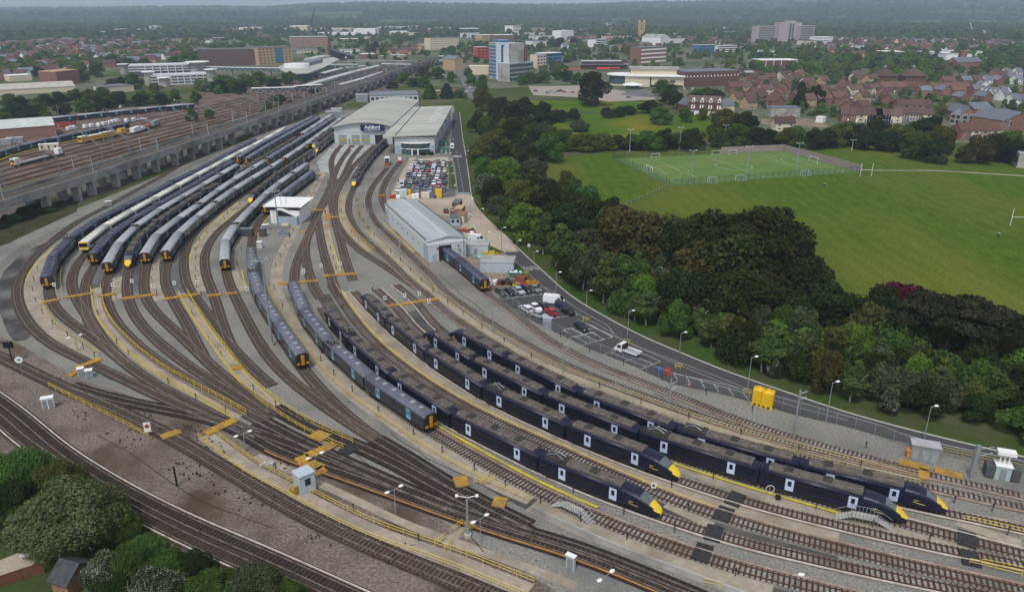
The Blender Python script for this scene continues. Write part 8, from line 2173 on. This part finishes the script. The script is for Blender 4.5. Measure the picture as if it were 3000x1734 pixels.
pline([(.5+.085*math.cos(a*PI/16),.48+.15*math.sin(a*PI/16))for a in range(33)],pw,.2)
for s in(0,1):
 f=lambda u:u if not s else 1-u
 pline([(f(.06),.18),(f(.20),.18),(f(.20),.80),(f(.06),.80)],pw);pline([(f(.06),.36),(f(.11),.36),(f(.11),.62),(f(.06),.62)],pw)
 pline([(f(.20+.04*math.sin(a*PI/10)),.48+.12*math.cos(a*PI/10))for a in range(11)],pw);pline([(f(.06+.13*math.sin(a*PI/12)),.48+.28*math.cos(a*PI/12))for a in range(13)],pyw)
m_fg=M('fence_green',(.03,.06,.045), rough=.6)
for a,b,lb,h,pn,mt in((FL,NL,'dark green mesh fence on the left end of the pitch',3.2,m_meshg,m_fg),(NL, NR_,'dark green mesh fence on the near side of the pitch',3.0,m_meshg,m_fg),(FL,FL.lerp(FR,.62),'dark green mesh fence on the left part of the pitch far side',3.0,m_meshg,m_fg)):
 d=(b-a).length;railing([a.lerp(b,k/20)for k in range(21)],lb,h,mt,0,2.9,(1.0,),.03,'sports_fence','fences of the sports pitch',.07,'fence',pn)
for a,b,lb in((FL.lerp(FR,.62), FR,'grey timber board fence at the far right of the pitch'),(FR,NR_,'grey timber board fence on the right end of the pitch')):
 railing([a.lerp(b,k/20)for k in range(21)],lb,3.4,m_fencew,0,2.6,(),.03,'timber_fence','fences of the sports pitch',.12,'fence',m_fencew)
def goal(p,ang,w,h,label,g='goals of the sports pitch'):
 t=thing('goal',label,'goal',p,ang,g)
 mb=MB();mb.tube([(-w/2,0,0),(-w/2,0,h),(w/2,0,h),(w/2,0,0)],.09,5);mb.build('frame',m_white,t)
 mb=MB()
 for s in(-1,1):mb.tube([(s*w/2,0,h),(s*w/2,1.0,h*.9),(s*w/2,1.8,0),(s*w/2,0,0)],.05,4)
 mb.tube([(-w/2,1.8,.04),(w/2,1.8,.04)],.05,4);mb.build('net_stay',m_white,t)
 mb=MB();mb.add([(-w/2,1.0,h*.9),(w/2,1.0,h*.9),(w/2,1.8,0),(-w/2,1.8,0)],[(0,1,2,3)]);mb.build('net',m_mesh,t)
ax=math.atan2((NR_-NL).y,(NR_-NL).x);ay=math.atan2((FL-NL).y,(FL-NL).x)
goal(pp(.05, .48),ay,6.5,2.4,'white full size goal at the left end of the pitch');goal(pp(.95,.48),ay+PI,6.5,2.4,'white full size goal at the right end of the pitch')
for u,lb in((.23,'left'),(.58,'middle'),(.68,'right')):goal(pp(u,.96),ax,4.2,2.1,lb+' small goal against the far pitch fence')
for u,lb in((.22,'left'),(.36,'middle'),(.70,'right')):goal(pp(u,.035),ax+PI,4.0,2.1,lb+' small goal against the near pitch fence')
def rugby(q1,q2,bar,label,top):
 a,b=W1(q1),W1(q2);d=b-a;w=d.length;t=thing('rugby_posts',label,'rugby posts',a,math.atan2(d.y,d.x));p=T(q1)[0];h=HT(p[0],p[1],T(top)[0][1])
 for x in(0,w):mb=MB();mb.tube([(x,0,0),(x,0,h)],.10,6);mb.build('post',m_white,t)
 mb=MB();mb.tube([(0,0,3.0),(w,0,3.0)],.08,5);mb.build('crossbar',m_white,t)
rugby('13:1005,372','13:1110,370',1,'white rugby posts at the right corner of the sports pitch','13:1020,250');rugby('13:2392,822','13:2560,824',1, 'white rugby posts cut by the right edge of the field','13:2425,668')
for q,lb in(('13:678,462','left dark litter bin on the open field'),('13:2283,925','right dark litter bin on the open field')):
 p=W1(q);t=thing('litter_bin',lb,'litter bin',p);mb=MB();mb.lathe([(.45,0),(.45,1.1)],10);mb.build('body',m_fg,t);mb=MB();mb.lathe([(.5,1.1),(.5,1.25),(.3,1.4)],10);mb.build('lid',m_galv,t)
shed('garden_house','dark slate roofed timber garden house at the lower left','shed',G(158,1738),G(205,1752),4.2,2.2,3.7,m_wood,M('dark_felt',(.045,.047,.052),(.075,.078,.085),1.0,.9))
for txt,lb in(('k:-60,320 130,270 300,200','red brown timber fence behind the willow bush'),('k:0,790 150,740 300,680 470,640','red brown timber fence below the gravel patch'),('k:180,240 240,360 300,420','short timber fence beside the willow bush')):
 railing(raw(txt,1),lb,1.7,M('red_timber',(.13,.055,.032),(.18,.08,.05),1.5,.9),0,2.2,(1.0,.5),.04,'garden_fence','timber garden fences',.07,'fence',MATS['red_timber'])
p=W1('k:290,500');t=thing('bird_table','small white topped table on the gravel patch','table',p);mb=MB();mb.box(-.7,.7,-.45,.45,.85,.95);mb.build('top',m_white,t)
for s in(-.5,.5):mb=MB();mb.tube([(s,0,0),(s,0,.85)],.06,5);mb.build('leg',m_wood,t)
def person(q,ang,label,top=None,legs=None,hat=None,step=0.0,bend=0.0):
 """one continuous body grown over a posed skeleton, clothes as shells."""
 p=W1(q)
 t=thing('person',label,'person',p,ang,'people in the yard')
 J={'pel':(0,0,.95),'wai':(bend*.1, 0,1.12),'che':(bend*.25,0,1.36),'nec':(bend*.32,0,1.50),'hea':(bend*.38,0,1.62),'cro':(bend*.40,0,1.74)}
 for s,k in((-1,'l'),(1,'r')):
  f=step*s
  J.update({k+'hip':(0,s*.10,.90),k+'kne':(f*.5+.03,s*.11,.50),k+'ank':(f-.02,s*.11,.09),k+'toe':(f+.17,s*.12,.05),k+'sho':(bend*.28,s*.19,1.42),k+'elb':(bend*.35-f*.3,s*.26,1.14),k+'wri':(bend*.5-f*.4+.12,s*.25,.92),k+'han':(bend*.5-f*.4+.17,s*.24,.82)})
 Rd=dict(pel=.15,wai=.14,che=.17,nec=.06,hea=.10,cro=.085,hip=.10,kne=.065,ank=.045,toe=.04,sho=.075,elb=.05,wri=.035,han=.035)
 E_=[('pel','wai'),('wai','che'),('che','nec'),('nec','hea'),('hea','cro')]
 for k in 'lr':E_+=[('pel',k+'hip'),(k+'hip', k+'kne'),(k+'kne',k+'ank'),(k+'ank',k+'toe'),('che',k+'sho'),(k+'sho',k+'elb'),(k+'elb',k+'wri'),(k+'wri',k+'han')]
 def skin(name,names,edges,mat,grow=0.0,root='pel'):
  me=bpy.data.meshes.new(name);ix={n:i for i,n in enumerate(names)}
  me.from_pydata([J[n]for n in names],[(ix[a],ix[b])for a,b in edges],[])
  o=bpy.data.objects.new(name,me);COL.objects.link(o)
  md=o.modifiers.new('skin','SKIN');md.use_smooth_shade=True
  for n in names:
   r=Rd[n if n in Rd else n[1:]]+grow;me.skin_vertices[0].data[ix[n]].radius=(r,r)
   me.skin_vertices[0].data[ix[n]].use_root=n==root
  o.modifiers.new('sub','SUBSURF').levels=1
  me.materials.append(mat);o.parent=t
  return o
 try:
  skin('body',list(J),E_,m_skin)
  up=['pel','wai','che']+[k+x for k in 'lr' for x in('sho','elb','wri')]
  skin('jacket',up,[e for e in E_ if e[0]in up and e[1]in up],top or m_hivis,.022)
  lo=['pel']+[k+x for k in 'lr' for x in('hip','kne','ank')]
  skin('trousers',lo,[e for e in E_ if e[0]in lo and e[1]in lo],legs or m_hivis,.018)
 except Exception as ex:
  print('person',ex)
 mb=MB();mb.lathe([(.15,0),(.125,.02),(.12,.08),(.07,.14),(.01,.155)],10,(J['cro'][0],0,1.70));mb.build('helmet',hat or m_white,t)
 for s in(-1,1):
  mb=MB();mb.box(J['hea'][0]+.085,J['hea'][0]+.10,*sorted((s*.025,s*.05)),1.635,1.66);mb.build('eye',m_black,t)
  for f in range(4):
   b=Vector(J[('l' if s<0 else 'r')+'han']);mb=MB();mb.tube([b+Vector((.02-.018*f,0,-.02)),b+Vector((.03-.018*f,0,-.07)),b+Vector((.035-.018*f,-s*.02,-.10+.008*abs(f-1)))],.009,5);mb.build('finger',m_skin,t)
 return t
person('C:535,760',.4,'person in orange workwear and white helmet, left of the group on the earth heap');person('C:570,750',2.2, 'person in orange workwear bending in the middle of the group',bend=.5);person('C:600,745',2.9,'person in orange workwear behind the middle of the group')
person('C:618,790',3.3,'person in orange workwear on the right of the group');person('C:788,830',.2,'person in orange workwear standing alone behind the white van');person('C:830,835', 2.8,'person in orange workwear stooping beside a colleague',bend=.6)
person('B:402,790',-1.6,'person in pink orange top and dark trousers on the staff path',legs=m_black,step=.2);person('F:588,300',-1.5,'person in a red jacket walking beside the throat track',top=m_red,legs=m_black,step=.2,hat=m_black)
HAZE=0.00014
mb=MB();mb.box(-14000,14000,-400,13000,-1.6,262)
hz=mb.build('haze',None)
hz.data.materials.clear()
mh=bpy.data.materials.new('haze_air');mh.use_nodes=True
n_=mh.node_tree;n_.nodes.clear()
o_=n_.nodes.new('ShaderNodeOutputMaterial');v_=n_.nodes.new('ShaderNodeVolumePrincipled')
v_.inputs['Color'].default_value=(.70,.84,1.0,1);v_.inputs['Density'].default_value=HAZE;v_.inputs['Anisotropy'].default_value=.2
n_.links.new(v_.outputs[0],o_.inputs['Volume'])
hz.data.materials.append(mh);hz['kind']='stuff'
w=bpy.data.worlds.new('World');SC.world=w
w.use_nodes=True
nt=w.node_tree
bg=nt.nodes['Background']
sky=nt.nodes.new('ShaderNodeTexSky')
sky.sky_type='NISHITA'
sky.sun_disc=False
SUN_EL,SUN_AZ=R(58),R(200)
sky.sun_elevation=SUN_EL
sky.sun_rotation=SUN_AZ
sky.air_density=1.0
sky.dust_density=1.0
sky.ozone_density=3.0
hs=nt.nodes.new('ShaderNodeHueSaturation');hs.inputs['Saturation'].default_value=.35
nt.links.new(sky.outputs['Color'],hs.inputs['Color'])
nt.links.new(hs.outputs['Color'],bg.inputs['Color'])
bg.inputs['Strength'].default_value=0.12
sl=bpy.data.lights.new('sun','SUN')
sl.energy=1.7
sl.angle=R(16)
sl.color=(1.0,.97,.92)
so=bpy.data.objects.new('sun',sl);COL.objects.link(so)
so.rotation_euler=(PI/2-SUN_EL,0,-SUN_AZ+PI)
SC.view_settings.view_transform='Standard'
SC.view_settings.look='None'
SC.view_settings.gamma=1.0
SC.view_settings.exposure=0.55
SC.cycles.use_denoising=True
SC.cycles.max_bounces=5
SC.cycles.diffuse_bounces=3
SC.cycles.volume_bounces=0
SC.cycles.sample_clamp_indirect=4
finish_ranks()
for _k in list(PROTO):drop(PROTO[_k])
